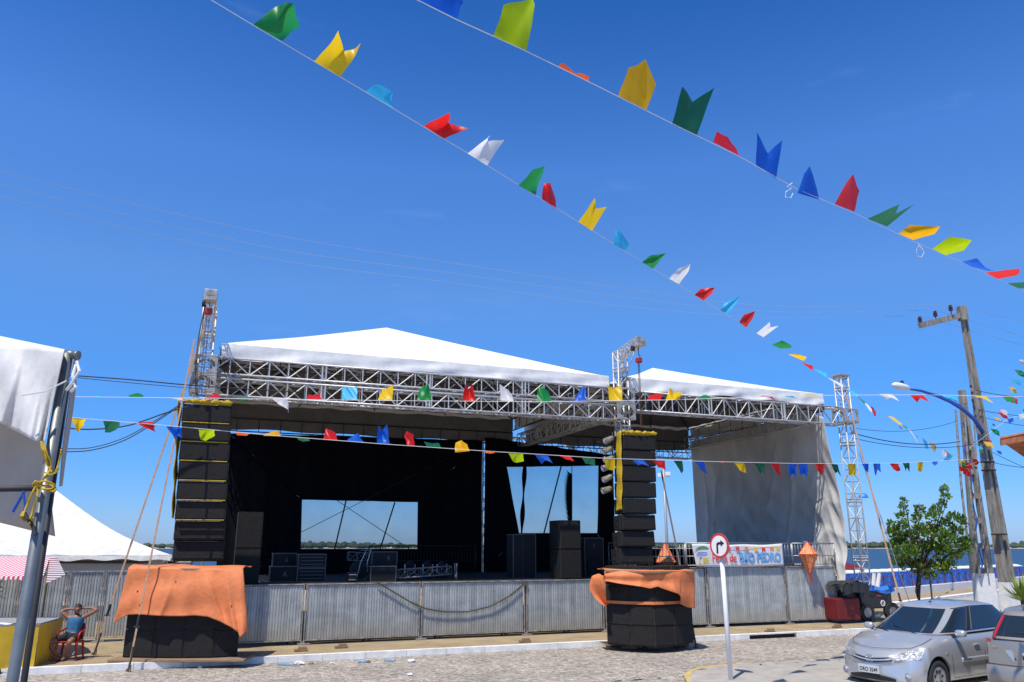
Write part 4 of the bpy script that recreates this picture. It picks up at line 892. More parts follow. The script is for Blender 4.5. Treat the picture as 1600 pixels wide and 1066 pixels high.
mb = MB(); mb.extr([((.082+.022*math.cos(k))*w_, -.023, (.24+.17*math.sin(k))*h_) for k in [i*math.pi/6+2.6 for i in range(6)]], (0, -.003, 0))
for z in (.36, .27, .18): mb.box((.135*w_, -.023, z*h_), (.06*w_, .003, .05*h_))
mb.build('crest', 'ink_yellow', t)
def lantern(label, u, vt, vb, d, rmax, zmid, grp='dotted orange festival lanterns'):
    tp = onD(u, vt, d); bt_ = onD(u, vb, d); Hh = tp.z-bt_.z; t = T('lantern', label, 'lantern', (tp.x, tp.y, bt_.z), A+.5, grp); n_ = 6
    P = lambda k, r_, z: Vector((r_*math.cos(k*2*math.pi/n_), r_*math.sin(k*2*math.pi/n_), z)); zm = Hh*zmid; mb = MB()
    for k in range(n_):
        mb.add([P(k, rmax, zm), P(k+1, rmax, zm), P(k+1, .02, Hh), P(k, .02, Hh)], [(0, 1, 2, 3)])
        mb.add([P(k, .03, 0), P(k+1, .03, 0), P(k+1, rmax, zm), P(k, rmax, zm)], [(0, 1, 2, 3)])
    mb.build('paper', 'lantern', t); mb = MB()
    for k in range(n_):
        for (a_, b_) in ((P(k, rmax, zm), P(k+1, rmax, zm)), (P(k, rmax, zm), P(k, .02, Hh)), (P(k, .03, 0), P(k, rmax, zm))): mb.tube(a_, b_, .012, 5)
    mb.build('red_trim', 'sign_red', t)
    mb = MB()
    for k in range(14):
        a_ = rnd.random()*6.28; mb.add([(0, 0, .06), (.05*math.cos(a_), .05*math.sin(a_), -.12), (.05*math.cos(a_+.5), .05*math.sin(a_+.5), -.22-.12*rnd.random())], [(0, 1, 2)])
    mb.build('tassel', 'flag_orange', t); mb = MB()
    mb.tube((0, 0, Hh), (0, .12, Hh+.02), .006); mb.build('hanging_string', 'cord', t)
lantern('large dotted orange lantern hanging on the right guard rail', 1261, 847, 898, -.32, .30, .62)
lantern('small dotted red and orange lantern behind the right stack', 1039, 848, 892, .8, .32, .30)
# road sign
g = G(1142, 1062, .12); tpz = onPlane(1127, 853, g, g+Vector((1, .1, 0)))
t = T('road_sign', 'round white sign with red ring and black right-turn arrow on a leaning white pole', 'road sign', g); top = tpz-g
mb = MB(); mb.tube((0, 0, 0), top+Vector((0, .03, -.0)), .045, 14); mb.build('pole', 'white_paint', t, smooth=True)
Rm = Matrix.Rotation(-.98, 3, 'Z')
def disc(r_, y, dy, m, nm, ring=None):
    mb = MB(); n_ = 48; f_ = Rm @ Vector((0, 1, 0)); c_ = top+f_*(-.055)
    prof = [(0, y), (r_, y), (r_, y+dy), (0, y+dy)] if ring is None else [(ring, y), (r_, y), (r_, y+dy), (ring, y+dy)]
    mb.lathe(c_, prof, n_, Rm @ Matrix.Rotation(math.pi/2, 3, 'X')); return mb.build(nm, m, t)
RS = .245
disc(RS, .0, -.006, 'sign_back', 'back_plate'); disc(RS*.985, .002, .006, 'sign_red', 'red_ring'); disc(RS*.80, .0085, .003, 'white_paint', 'sign_face')
mb = MB(); ar = [(-.085, -.18), (-.03, -.18), (-.03, .0), (-.012, .028), (.02, .035), (.055, .035), (.055, -.015), (.165, .06), (.055, .135), (.055, .088), (-.01, .088), (-.055, .07), (-.08, .03)]
mb.extr([top+Rm @ Vector((x*.82, -.0675, z*.82)) for x, z in ar], Rm @ Vector((0, -.004, 0))); mb.build('arrow', 'ink', t)

# ================================================================= LEFT SIDE: TENTS, STALL, MAN
# big white tent behind
YT = 27
t = T('white_tent', 'large white peaked tent behind the left fence', 'tent', onY(90, 868, YT)*1.0); base = Vector(t.location)
def tent(a, b_, side):
    return None
pk = onY(86, 765, YT+4.5); e = [onY(-260, 866, YT+1), onY(268, 868, YT), onY(250, 862, YT+9), onY(-230, 862, YT+10)]
e[0].z = e[1].z = e[2].z = e[3].z = e[1].z
mb = MB()
def tside(a, b_):
    def fn(u, v):
        p = a.lerp(b_, u).lerp(pk, v); p.z -= .55*math.sin(math.pi*v)*(1-.4*abs(2*u-1))*(1-v*.4); p.z += .02*math.sin(u*40)*(1-v); return p
    return fn
for i in range(4): mb.grid(tside(e[i], e[(i+1) % 4]), 30, 14)
mb.build('tent_roof', 'tent', t, smooth=True, org=base, fix=True)
mb = MB(); mb.grid(lambda u, v: e[0].lerp(e[1], u)+Vector((0, -.05, -.16*v+.03*math.sin(u*60)*v-.02*v*math.sin(u*13))), 90, 3); mb.grid(lambda u, v: e[1].lerp(e[2], u)+Vector((.05, 0, -.2*v)), 30, 3); mb.build('tent_valance', 'tent', t, smooth=True, org=base)
mb = MB(); mb.bevbox((e[0]+e[1])/2+Vector((0, .1, -.22)), ((e[1]-e[0]).length, .08, .1), .01); mb.build('eave_beam', 'dark_steel', t, org=base)
for i, q in enumerate((e[1]+Vector((-.25, .1, 0)), e[0], e[2], e[3], e[0].lerp(e[1], .6))):
    mb = MB(); mb.tube((q.x, q.y, 0), (q.x, q.y, e[1].z), .045, 8); mb.build('tent_pole', 'galv', t, org=base)
mb = MB(); mb.grid(lambda u, v: Vector((lerp(e[0].x, e[1].x-.3, u), lerp(e[0].y, e[1].y, u)+.5, e[1].z-.12-1.4*v+.0)), 20, 2); mb.build('dark_side_panel', 'grey_board', t, org=base)
# foreground tent at the left
FY = 4.0
t = T('canopy_tent', 'near white canopy tent with steel corner post at the left edge', 'tent', G(19, 1066, 0)*.0+Vector((-2.6, 4.0, 0))); base = Vector(t.location)
def P4(u, v, dy=0): return onY(u, v, FY+dy)
def ext(u0, v0, u1, v1, Y, zg=0):       # post through two pixels, carried on to the ground
    a = onY(u0, v0, Y); b_ = onY(u1, v1, Y); k = (a.z-zg)/(a.z-b_.z); return a, a+(b_-a)*k
a_, b_ = ext(106, 553, 19, 1066, FY); mb = MB(); mb.tube(b_, a_, .027, 16); mb.build('post', 'post_steel', t, smooth=True, org=base)
a2, b2 = ext(99, 640, 37, 1066, FY+.25); mb = MB(); mb.tube(b2, onY(105, 600, FY+.25), .016, 12); mb.build('post', 'dark_steel', t, smooth=True, org=base)
mb = MB(); mb.tube(P4(100, 553), P4(119, 555), .022, 12); mb.tube(P4(117, 555), P4(123, 555.5), .025, 12); mb.tube(P4(104, 556), P4(-200, 548, 2.2), .03, 10); mb.build('eave_tube', 'post_steel', t, smooth=True, org=base)
mb = MB(); mb.tube(P4(66, 763, .1), P4(-120, 766, .3), .016, 10); mb.build('cross_bar', 'dark_steel', t, smooth=True, org=base)
tp_ = [(-140, 540), (0, 541), (35, 541), (65, 543), (101, 546)]; bt__ = [(-140, 640), (-40, 650), (0, 661), (30, 676), (55, 689), (69, 692)]
def vfn(a, b_):
    x, y = pl(tp_, a); x2, y2 = pl(bt__, a); off = -.05-.045*math.sin(a*17+b_*1.3)*b_-.015*math.sin(a*41+b_*4)*b_-.02*math.sin(a*9-b_*5)-.04*b_
    return onY(lerp(x, x2, b_)+.0, lerp(y, y2, b_), FY+off+(1-a)*.3)
mb = MB(); mb.grid(vfn, 90, 22); mb.build('valance', 'tent', t, smooth=True, org=base, solid=.004)
pkf = onY(-330, 440, 7.5)
mb = MB(); mb.grid(lambda a, b_: vfn(a, 0).lerp(pkf, b_)+Vector((0, 0, -.12*math.sin(b_*3.14)*(.3+.7*math.sin(a*3.14)))), 30, 14)
c0 = vfn(1, 0); c1 = onY(40, 560, 7.6); mb.grid(lambda a, b_: c0.lerp(c1, a).lerp(pkf, b_)+Vector((0, 0, -.02)), 12, 10); mb.build('canopy', 'tent', t, smooth=True, org=base, fix=True)
mb = MB(); mb.grid(lambda a, b_: onY(lerp(*[lerp(-150, -150, 0), lerp(63, 86, b_)], a), lerp(lerp(600, 780, b_), lerp(640, 838, b_), a), FY+.35+(1-a)*.8+.05*math.sin(a*9+b_*4)), 30, 14); mb.build('side_flap', 'tent_shade', t, smooth=True, org=base, solid=.004)
mb = MB(); mb.grid(lambda a, b_: onY(lerp(pl([(116, 560), (112, 600), (107, 640), (101, 680), (97, 720), (94, 760)], b_)[0]-1, pl([(121, 560), (119, 600), (114, 640), (108, 680), (102, 720), (97, 760)], b_)[0], a), lerp(560, 760, b_), FY+.30+.3*a), 4, 30); mb.build('side_flap', 'tent_shade', t, smooth=True, org=base, solid=.004)
mb = MB()
def smooth(P, n=7):
    P = [Vector(p) for p in P]; out = []
    for i in range(len(P)-1):
        a, b_, c_, d_2 = P[max(i-1, 0)], P[i], P[i+1], P[min(i+2, len(P)-1)]
        for k in range(n): t_ = k/n; out.append(.5*((2*b_)+(c_-a)*t_+(2*a-5*b_+4*c_-d_2)*t_*t_+(3*b_-a-3*c_+d_2)*t_**3))
    return out+[P[-1]]
def rope(pts, r_, dy=-.06): mb.path(smooth([P4(u, v, dy-.012*math.sin(i*2)) for i, (u, v) in enumerate(pts)]), r_, 6)
rope([(64, 690), (67, 705), (72, 722), (78, 735), (70, 745), (64, 756), (58, 752)], 0.0054); rope([(67, 692), (71, 712), (76, 728), (81, 738)], 0.0050); rope([(69, 692), (73, 708), (80, 726), (76, 742), (66, 750)], 0.0047)
rope([(56, 756), (66, 759), (78, 758), (86, 763), (84, 768), (72, 765), (60, 762)], 0.0061); rope([(58, 754), (72, 752), (85, 758), (80, 764), (64, 764)], 0.0050, -.075); rope([(55, 752), (60, 757), (56, 764), (52, 757), (58, 752)], 0.0058)
rope([(56, 760), (50, 772), (45, 784), (40, 796), (36, 808)], 0.0058); rope([(59, 762), (58, 778), (53, 792), (49, 806), (46, 818)], 0.0047); rope([(37, 800), (33, 808), (38, 812), (41, 803)], 0.0065); rope([(49, 806), (45, 816), (51, 818), (53, 808)], 0.0058)
rope([(77, 733), (86, 737), (92, 722), (96, 702)], 0.0043, -.02); rope([(70, 738), (78, 742), (88, 738), (92, 730)], 0.0043); mb.build('yellow_rope', 'yellow_cloth', t, smooth=True, org=base)
mb = MB(); rope([(39, 802), (44, 812), (51, 822), (56, 836)], .009); mb.build('dark_rope', 'cable', t, org=base)
mb = MB(); mb.path([P4(120, 565, -.06), P4(124, 580, -.08), P4(112, 600, -.08), P4(104, 610, -.07)], .008); mb.path([P4(119, 570, -.06), P4(113, 590, -.08), P4(118, 605, -.08), P4(111, 612, -.07)], .008); mb.path([P4(34, 618, -.15), P4(70, 612, -.1), P4(104, 595, -.06)], .004); mb.build('white_string', 'cord', t, org=base)
mb = MB(); mb.path([P4(38, 768, -.02), P4(30, 782, -.02), P4(20, 800, -.02)], .008); mb.path([P4(36, 768, -.02), P4(39, 790, -.02), P4(38, 815, -.02)], .006); mb.build('blue_string', 'blue_paint', t, org=base)
# striped awning
t = T('striped_awning', 'red and white striped awning over the yellow stall', 'awning', onY(40, 890, 18.6)); base = Vector(t.location)
mb = MB(); AW = [onY(-120, 870, 20.5), onY(78, 870, 20.5), onY(68, 900, 18.6), onY(-120, 903, 18.6)]
mb.grid(lambda a, b_: AW[0].lerp(AW[1], a).lerp(AW[3].lerp(AW[2], a), b_), 10, 6); mb.grid(lambda a, b_: AW[3].lerp(AW[2], a)+Vector((0, 0, -.07*b_-.0+.02*b_*math.sin(a*90))), 60, 2); mb.build('awning_cloth', 'awning', t, org=base)
mb = MB(); E1 = [AW[1], onY(90, 872, 19.8), onY(102, 898, 19.1), onY(72, 912, 18.5)]; mb.grid(lambda a, b_: E1[0].lerp(E1[1], a).lerp(E1[3].lerp(E1[2], a), b_), 8, 8); mb.build('awning_end', stripes('striped_canvas_end', (.55, .53, .54), (.20, .06, .07), 22, 2), t, org=base)
for q in (onY(75, 900, 19.6), onY(-100, 905, 19.6)): mb = MB(); mb.tube((q.x, q.y, PZ), q, .022, 8); mb.build('awning_post', mat('weathered_yellow_post', (.22, .17, .05), .8), t, org=base)
# yellow stall
c = [G(-60, 1052, PZ), G(54, 1042, PZ), G(90, 1027, PZ), G(-30, 1027, PZ)]; base = c[1].copy()
t = T('stall_counter', 'yellow vinyl-covered stall counter with grey top', 'counter', base); hc = onPlane(54, 976, c[1], c[1]+Vector((1, 0, 0))).z-PZ
mb = MB(); 
def sk(p, q, sd_): mb.grid(lambda a, b_: p.lerp(q, a)+Vector((.02*math.sin(a*8+b_*3+sd_), -.05*b_*0+.03*math.sin(a*11+sd_)*(1-b_)-.04*(1-b_), hc*b_)), 24, 6)
sk(c[0], c[1], 0); sk(c[1], c[2], 2); mb.build('vinyl_skirt', 'yellow_vinyl', t, smooth=True, org=base)
mb = MB(); mb.slab([p+Vector((0, 0, hc+.03)) for p in c], .035); mb.build('counter_top', 'grey_board', t, org=base)
mb = MB(); mb.grid(lambda a, b_: c[0].lerp(c[1], .25+a*.5)+Vector((-.02, .25*b_+.03, hc+.05+.02*math.sin(a*9))), 8, 3); mb.build('folded_cloth', 'white_paint', t, org=base)
# near plant tips at the left edge
def sprig(label, u, v, Y, n_, ln, mt='palm'):
    p = onY(u, v, Y); t = T('leafy_plant', label, 'plant', (p.x, p.y, 0)); mb = MB(); mb.tube((0, 0, 0), (0, 0, p.z), .012, 5); mb.build('stem', 'bark', t); mb = MB()
    for k in range(n_):
        a_ = rnd.uniform(0, 6.28); e_ = rnd.uniform(-.6, 1.0); d = Vector((math.cos(a_)*math.cos(e_), math.sin(a_)*math.cos(e_), math.sin(e_)))*ln*rnd.uniform(.5, 1); sdv = d.cross(Z_).normalized()*ln*.13; b0 = Vector((0, 0, p.z+rnd.uniform(-ln, ln)*.6))
        mb.add([b0, b0+d*.5+sdv, b0+d, b0+d*.5-sdv], [(0, 1, 2, 3)])
    mb.build('leaves', mt, t)
sprig('green leaf tips at the left edge beside the foreground tent', -6, 925, 6, 26, .10)
sprig('green leaf tips at the bottom left corner', -2, 1050, 6, 20, .08)

# ---- seated man
PG = G(106, 1031, PZ); PG.z = PZ
FX = -.0
CH = T('plastic_chair', 'red plastic armchair under the seated man', 'chair', PG, .12)
mb = MB(); mb.bevbox((0, .0, .42), (.44, .42, .035), .015); mb.build('seat', 'red_chair', CH)
mb = MB(); mb.grid(lambda a, b_: Vector((lerp(-.21, .21, a)*(1-.06*b_), .20+.06*b_+.03*math.cos((a-.5)*3.1), .44+.40*b_*(1-.12*(2*a-1)**4))), 14, 8); mb.build('backrest', 'red_chair', CH, smooth=True, solid=.02)
for sx in (-1, 1):
    for sy in (-1, 1): mb = MB(); mb.tube((sx*.26, sy*.22-.0, 0), (sx*.215, sy*.18, .43), .022, 8, r2=.032); mb.build('leg', 'red_chair', CH)
    mb = MB(); mb.path([(sx*.235, -.19, .42), (sx*.255, -.20, .58), (sx*.26, -.12, .645), (sx*.25, .10, .66), (sx*.22, .22, .70)], .022, 8); mb.build('armrest', 'red_chair', CH, smooth=True)
PR = T('person', 'man in blue tank top and black shorts sitting with hands behind his head', 'person', PG, .12)
PR.scale = CH.scale = (.93, .93, .93)
def skin(name, verts, edges, m, parent, sub=2, root=0):
    me = bpy.data.meshes.new(name); me.from_pydata([Vector(v[:3]) for v in verts], edges, []); o = bpy.data.objects.new(name, me); C.objects.link(o); o.parent = parent
    md = o.modifiers.new('skin', 'SKIN'); md.use_smooth_shade = True
    for i, v in enumerate(verts):
        r_ = v[3]; s_ = me.skin_vertices[0].data[i]; s_.radius = r_ if hasattr(r_, '__len__') else (r_, r_); s_.use_root = (i == root)
    q = o.modifiers.new('smooth', 'SUBSURF'); q.levels = sub; q.render_levels = sub; me.materials.append(M[m]); return o
# joints (x image-right, y away from the viewer, z up), origin on the pavement between the chair legs
J = dict(pel=(0, .05, .50), wai=(.01, .09, .66), che=(.015, .10, .84), nek=(.03, .09, 1.0), hd=(.06, .05, 1.16))
body = [(0, .05, .50, (.15, .11)), (.01, .09, .64, (.135, .10)), (.015, .11, .78, (.15, .105)), (.02, .11, .92, (.145, .095)), (.035, .09, 1.01, (.055, .052)), (.045, .07, 1.10, (.040, .040)),
        (-.16, .10, .955, .058), (-.34, .07, 1.10, .043), (-.23, .13, 1.15, .035), (-.085, .15, 1.155, .026),       # right arm (image left)
        (.20, .10, .965, .058), (.50, .06, 1.12, .043), (.34, .13, 1.175, .035), (.18, .15, 1.165, .026),              # left arm
        (-.12, -.02, .50, .088), (-.36, -.30, .43, .066), (-.24, -.20, .17, .045), (-.10, -.10, .085, .035),            # right leg crossing in
        (.13, -.04, .50, .088), (.13, -.38, .45, .066), (.04, -.26, .20, .045), (-.02, -.16, .085, .035)]
ed = [(0, 1), (1, 2), (2, 3), (3, 4), (4, 5), (3, 6), (6, 7), (7, 8), (8, 9), (3, 10), (10, 11), (11, 12), (12, 13), (0, 14), (14, 15), (15, 16), (16, 17), (0, 18), (18, 19), (19, 20), (20, 21)]
fb = len(body); body += [(-.12, -.22, .045, .034), (-.135, -.27, .035, .024), (-.01, -.27, .045, .034), (-.01, -.33, .035, .024)]; ed += [(17, fb), (fb, fb+1), (21, fb+2), (fb+2, fb+3)]
# hands: palm then five fingers curling round the back of the head
def hand(iw, wr, sgn):
    k = len(body); body.append((wr[0]+sgn*.035, wr[1]+.01, wr[2]+.0, (.033, .02))); ed.append((iw, k)); 
    for j in range(5):
        ln = (.052, .072, .08, .075, .058)[j]; dz = (-.035, -.02, -.004, .012, .028)[j] if j else .04; r_ = .009
        a = len(body)
        if j == 0: pts = [(sgn*.035, -.03, .035), (sgn*.05, -.045, .055)]
        else: pts = [(sgn*(.035+ln*.5), .01, dz), (sgn*(.035+ln), .035, dz*1.1)]
        body.append((wr[0]+pts[0][0], wr[1]+pts[0][1], wr[2]+pts[0][2], r_)); body.append((wr[0]+pts[1][0], wr[1]+pts[1][1], wr[2]+pts[1][2], r_*.85)); ed.extend([(k, a), (a, a+1)])
hand(9, (-.085, .15, 1.155), 1); hand(13, (.18, .15, 1.165), -1)
ed2 = []
for (a, b_) in ed:
    if (a >= 6 and b_ <= 21) or (a, b_) in ((0, 14), (0, 18)) and False:
        if a >= 14 or a in (6, 7, 8, 10, 11, 12):
            pa, pb = body[a], body[b_]
            for q in (.18, .5, .82): body.append(tuple(lerp(pa[k], pb[k], q) for k in range(3))+(lerp(pa[3], pb[3], q)*(1.06 if q == .5 else .97),))
            n0 = len(body)-3; ed2 += [(a, n0), (n0, n0+1), (n0+1, n0+2), (n0+2, b_)]; continue
    ed2.append((a, b_))
skin('body', body, ed2, 'skin', PR)
# head
hc_ = Vector((.055, .05, 1.165)); yaw = .45
Rh = Matrix.Rotation(yaw, 3, 'Z') @ Matrix.Rotation(-.05, 3, 'X')
def headfn(u, v):
    th_ = u*2*math.pi; ph = v*math.pi; x = math.sin(ph)*math.cos(th_); y = math.sin(ph)*math.sin(th_); z = math.cos(ph)
    w_ = .076; 
    if z < 0: w_ *= 1-.28*(-z)**1.2
    p = Vector((x*w_, y*(.094 if z > -.2 else .088), z*.118)); 
    front = max(0, -y)
    p.y -= .028*front**8*math.exp(-((z+.12)/.13)**2)*math.exp(-(x/.22)**2)           # nose
    p.y -= .010*front**3*math.exp(-((z+.72)/.2)**2)                                     # chin
    p.y += .010*front**3*math.exp(-((z-.12)/.10)**2)*min(1, abs(x)*4)                   # eye sockets
    p.y -= .006*front**4*math.exp(-((z+.42)/.07)**2)*math.exp(-(x/.3)**2)             # lips
    return hc_+Rh @ p
mb = MB(); mb.grid(headfn, 40, 30)
for sx in (-1, 1): mb.ball(hc_+Rh @ Vector((sx*.077, .005, -.01)), (.012, .018, .03), 8, 6)
mb.build('head', 'skin', PR, smooth=True, fix=True)
mb = MB()
def hairfn(u, v):
    th_ = u*2*math.pi; y_ = math.sin(th_); lim = .36 if y_ < -.3 else (.5 if y_ < .2 else .72); ph = v*math.pi*lim
    x = math.sin(ph)*math.cos(th_); y = math.sin(ph)*y_; z = math.cos(ph); rr = 1.08+.012*math.sin(th_*9+v*14); return hc_+Rh @ Vector((x*.079*rr, y*.097*rr, (z**.8 if z > 0 else z)*.116*1.04))
mb.grid(hairfn, 36, 14); mb.build('hair', 'hair', PR, smooth=True, fix=True)
for sx in (-1, 1):
    mb = MB(); mb.ball(hc_+Rh @ Vector((sx*.029, -.080, .016)), (.012, .006, .006), 8, 6); e_ = mb.build('eye', 'eye', PR, smooth=True)
    mb = MB(); mb.ball(hc_+Rh @ Vector((sx*.029, -.086, .016)), (.005, .003, .005), 8, 6); mb.build('pupil', 'ink', e_)
    mb = MB(); mb.tube(hc_+Rh @ Vector((sx*.012, -.088, .036)), hc_+Rh @ Vector((sx*.046, -.078, .036)), .004, 5); mb.build('eyebrow', 'hair', PR)
mb = MB(); mb.tube(hc_+Rh @ Vector((-.02, -.089, -.05)), hc_+Rh @ Vector((.02, -.089, -.05)), .004, 5); mb.build('mouth', 'sandal', PR)
# clothes follow the body, a little larger
TT = [(.50, .150, .125, .055), (.56, .158, .132, .07), (.66, .152, .128, .09), (.76, .168, .132, .108), (.85, .182, .136, .112), (.91, .184, .132, .112), (.955, .168, .118, .108), (.985, .13, .10, .10), (.992, .092, .082, .095)]
def ttf(a, b_):
    z_, rx, ry, yc = pl(TT, b_); th_ = a*2*math.pi; cx = .0+.03*(z_-.5)/.5; y = math.sin(th_); wr = .003*math.sin(th_*7+z_*40)
    return Vector((cx+(rx+wr)*math.copysign(abs(math.cos(th_))**.85, math.cos(th_)), yc+(ry+wr)*y, z_-(.03*max(0, -y) if b_ > .8 else 0)))
mb = MB(); mb.grid(ttf, 40, 24); mb.build('tank_top', 'shirt', PR, smooth=True, fix=True, solid=.004)
mb = MB(); mb.lathe((.012, .10, .70), [(.171, 0), (.173, .03)], 28, Matrix.Diagonal((1, .80, 1))); mb.build('shirt_stripe', 'shirt2', PR, smooth=True)
skin('shorts', [(0, .05, .49, (.165, .13)), (-.12, -.01, .505, .105), (-.30, -.22, .455, .092), (.13, -.02, .505, .105), (.13, -.28, .47, .092)], [(0, 1), (1, 2), (0, 3), (3, 4)], 'shorts', PR)
for (x, y) in ((-.115, -.16), (-.015, -.22)): mb = MB(); mb.bevbox((x, y, .012), (.095, .27, .022), .01); mb.path([(x-.045, y-.02, .02), (x, y-.03, .09), (x+.045, y-.02, .02)], .012, 6); mb.build('sandal', 'sandal', PR)

# ================================================================= STREET RIGHT: POLES, LAMP, TREE, TOILETS
def prism_pole(mb, base, top, w0, w1, n_=1, rz=.5, fl=True):
    """double-T concrete pole"""
    M3 = Matrix.Rotation(rz, 3, 'Z'); sec = [(-1, -.75), (-.35, -.75), (-.35, -.25), (.35, -.25), (.35, -.75), (1, -.75), (1, .75), (.35, .75), (.35, .25), (-.35, .25), (-.35, .75), (-1, .75)]
    a = [base+M3 @ Vector((x*w0/2, y*w0/2, 0)) for x, y in sec]; b_ = [top+M3 @ Vector((x*w1/2, y*w1/2, 0)) for x, y in sec]; k = len(sec)
    mb.add(a+b_, [(i, (i+1) % k, k+(i+1) % k, k+i) for i in range(k)]+[tuple(range(k, 2*k))])
YP = 29.0
tp1 = onY(1503, 480, YP); b1_ = onY(1572, 900, YP); dz = (tp1-b1_)/(tp1.z-b1_.z); g1 = b1_-dz*(b1_.z); 
t = T('utility_pole', 'tall leaning weathered pole with a crossarm and whitewashed foot', 'utility pole', g1); mb = MB()
m1 = g1+dz*1.35; prism_pole(mb, m1, tp1, .46, .19, rz=.35); mb.build('shaft', 'pole', t, org=g1)
mb = MB(); prism_pole(mb, g1-dz*.1, m1, .54, .48, rz=.35); mb.build('whitewashed_foot', 'whitewash', t, org=g1)
mb = MB(); a_ = onY(1504, 492, YP-.1); b_ = onY(1437, 509, YP-.6); d = b_-a_; M3 = d.to_track_quat('X', 'Z').to_matrix(); mb.box((a_+b_)/2, (d.length, .14, .2), M3); mb.box(a_+Vector((.0, 0, .05)), (.27, .27, .55)); mb.build('crossarm', 'pole', t, org=g1)
insp = []
for (u, v) in ((1438, 505), (1462, 496), (1486, 487)):
    p = onY(u, v, YP-.35); insp.append(p+Vector((0, 0, .3))); mb = MB(); mb.tube(p-Z_*.1, p+Z_*.1, .02); mb.lathe(p, [(.03, .02), (.08, .04), (.08, .09), (.05, .10), (.08, .13), (.08, .17), (.05, .18), (.06, .21), (.05, .25), (0, .27)], 12); mb.build('insulator', 'insul', t, org=g1)
for k, (u, v) in enumerate(((1517, 604), (1519, 614), (1520, 626), (1522, 637))): 
    p = onY(u, v, YP-.25); mb = MB(); mb.tube(p-Z_*.05, p+Z_*.05, .045, 8); mb.build('insulator', 'insul', t, org=g1)
for (v) in (690, 722, 735, 835): mb = MB(); p = onY(1503+(v-480)*.164, v, YP-.26); mb.bevbox(p, (.5-.0006*(900-v), .3, .05), .01, Matrix.Rotation(.35, 3, 'Z')); mb.build('clamp', 'dark_steel', t, org=g1)
# street lamp on blue arm
bs = onY(1534, 672, YP-.2); t = T('street_lamp', 'white street lamp on a long curved blue arm', 'street lamp', bs); mb = MB()
ap = [(1536, 676), (1522, 655), (1505, 640), (1485, 628), (1462, 618), (1440, 611), (1418, 607)]; mb.path([onY(u, v, YP-.2-i*.12) for i, (u, v) in enumerate(ap)], .07, 8, [.075, .075, .07, .06, .055, .05, .04])
ap2 = [(1526, 655), (1500, 632), (1470, 617), (1440, 610)]; mb.path([onY(u, v+1.5, YP-.25-i*.15) for i, (u, v) in enumerate(ap2)], .035, 6); mb.build('arm', 'blue_paint', t, smooth=True, org=bs)
a_ = onY(1421, 607, YP-1); b_ = onY(1394, 601, YP-1.3); mb = MB(); mb.path([a_, a_.lerp(b_, .15), a_.lerp(b_, .5), a_.lerp(b_, .85), b_], .1, 12, [.05, .10, .13, .11, .03]); mb.build('lamp_head', 'white_plastic', t, smooth=True, org=bs)
mb = MB(); q = a_.lerp(b_, .4); mb.tube(q+Z_*.1, q+Z_*.22, .06, 8); mb.build('photocell', 'dark_steel', t, org=bs)
# second pole (open lattice concrete)
YQ = 33.0; tp2 = onY(1503, 612, YQ); bb = onY(1541, 940, YQ); dz = (tp2-bb)/(tp2.z-bb.z); g2 = bb-dz*bb.z
t = T('utility_pole', 'shorter twin-legged concrete pole with whitewashed foot behind the cars', 'utility pole', g2)
def leg2(k): 
    def P(z): c_ = g2+dz*z; wd = lerp(.30, .06, min(1, z/tp2.z)); return c_+Vector((k*wd, 0, 0))
    return P
mb = MB()
for k in (-1, 1):
    P = leg2(k); a, b_ = P(1.5), P(tp2.z); mb.add([a+Vector((x, y, 0)) for x, y in ((-.1, -.14), (.1, -.14), (.1, .14), (-.1, .14))]+[b_+Vector((x, y, 0)) for x, y in ((-.06, -.08), (.06, -.08), (.06, .08), (-.06, .08))], [(0, 1, 5, 4), (1, 2, 6, 5), (2, 3, 7, 6), (3, 0, 4, 7), (4, 5, 6, 7)])
z = 1.6
while z < tp2.z-.2: a, b_ = leg2(-1)(z), leg2(1)(z); mb.box((a+b_)/2, ((b_-a).length, .2, .22)); z += 1.0
mb.box(tp2-Z_*.25, (.25, .18, .6)); mb.build('shaft', 'pole', t, org=g2)
mb = MB(); a, b_ = g2, g2+dz*1.52; mb.add([a+Vector((x, y, 0)) for x, y in ((-.42, -.16), (.42, -.16), (.42, .16), (-.42, .16))]+[b_+Vector((x, y, 0)) for x, y in ((-.38, -.15), (.38, -.15), (.38, .15), (-.38, .15))], [(0, 1, 5, 4), (1, 2, 6, 5), (2, 3, 7, 6), (3, 0, 4, 7), (4, 5, 6, 7)]); mb.build('whitewashed_foot', 'whitewash', t, org=g2)
mb = MB(); 
for i, (dx, cl) in enumerate(((-.42, 0), (-.33, 0), (.36, 0))): mb.path([onY(1493+i*14, 640, YQ-.3), onY(1502+i*13, 760, YQ-.3), onY(1518+i*13, 900, YQ-.3)], .045 if i < 2 else .03, 6)
mb.build('conduit', 'frame', t, org=g2)
mb = MB(); mb.path([onY(1505+4*math.sin(k*2.1)+k*2.7, 660+k*22, YQ-.3) for k in range(12)], .03, 5); mb.build('blue_wire', 'blue_paint', t, org=g2)
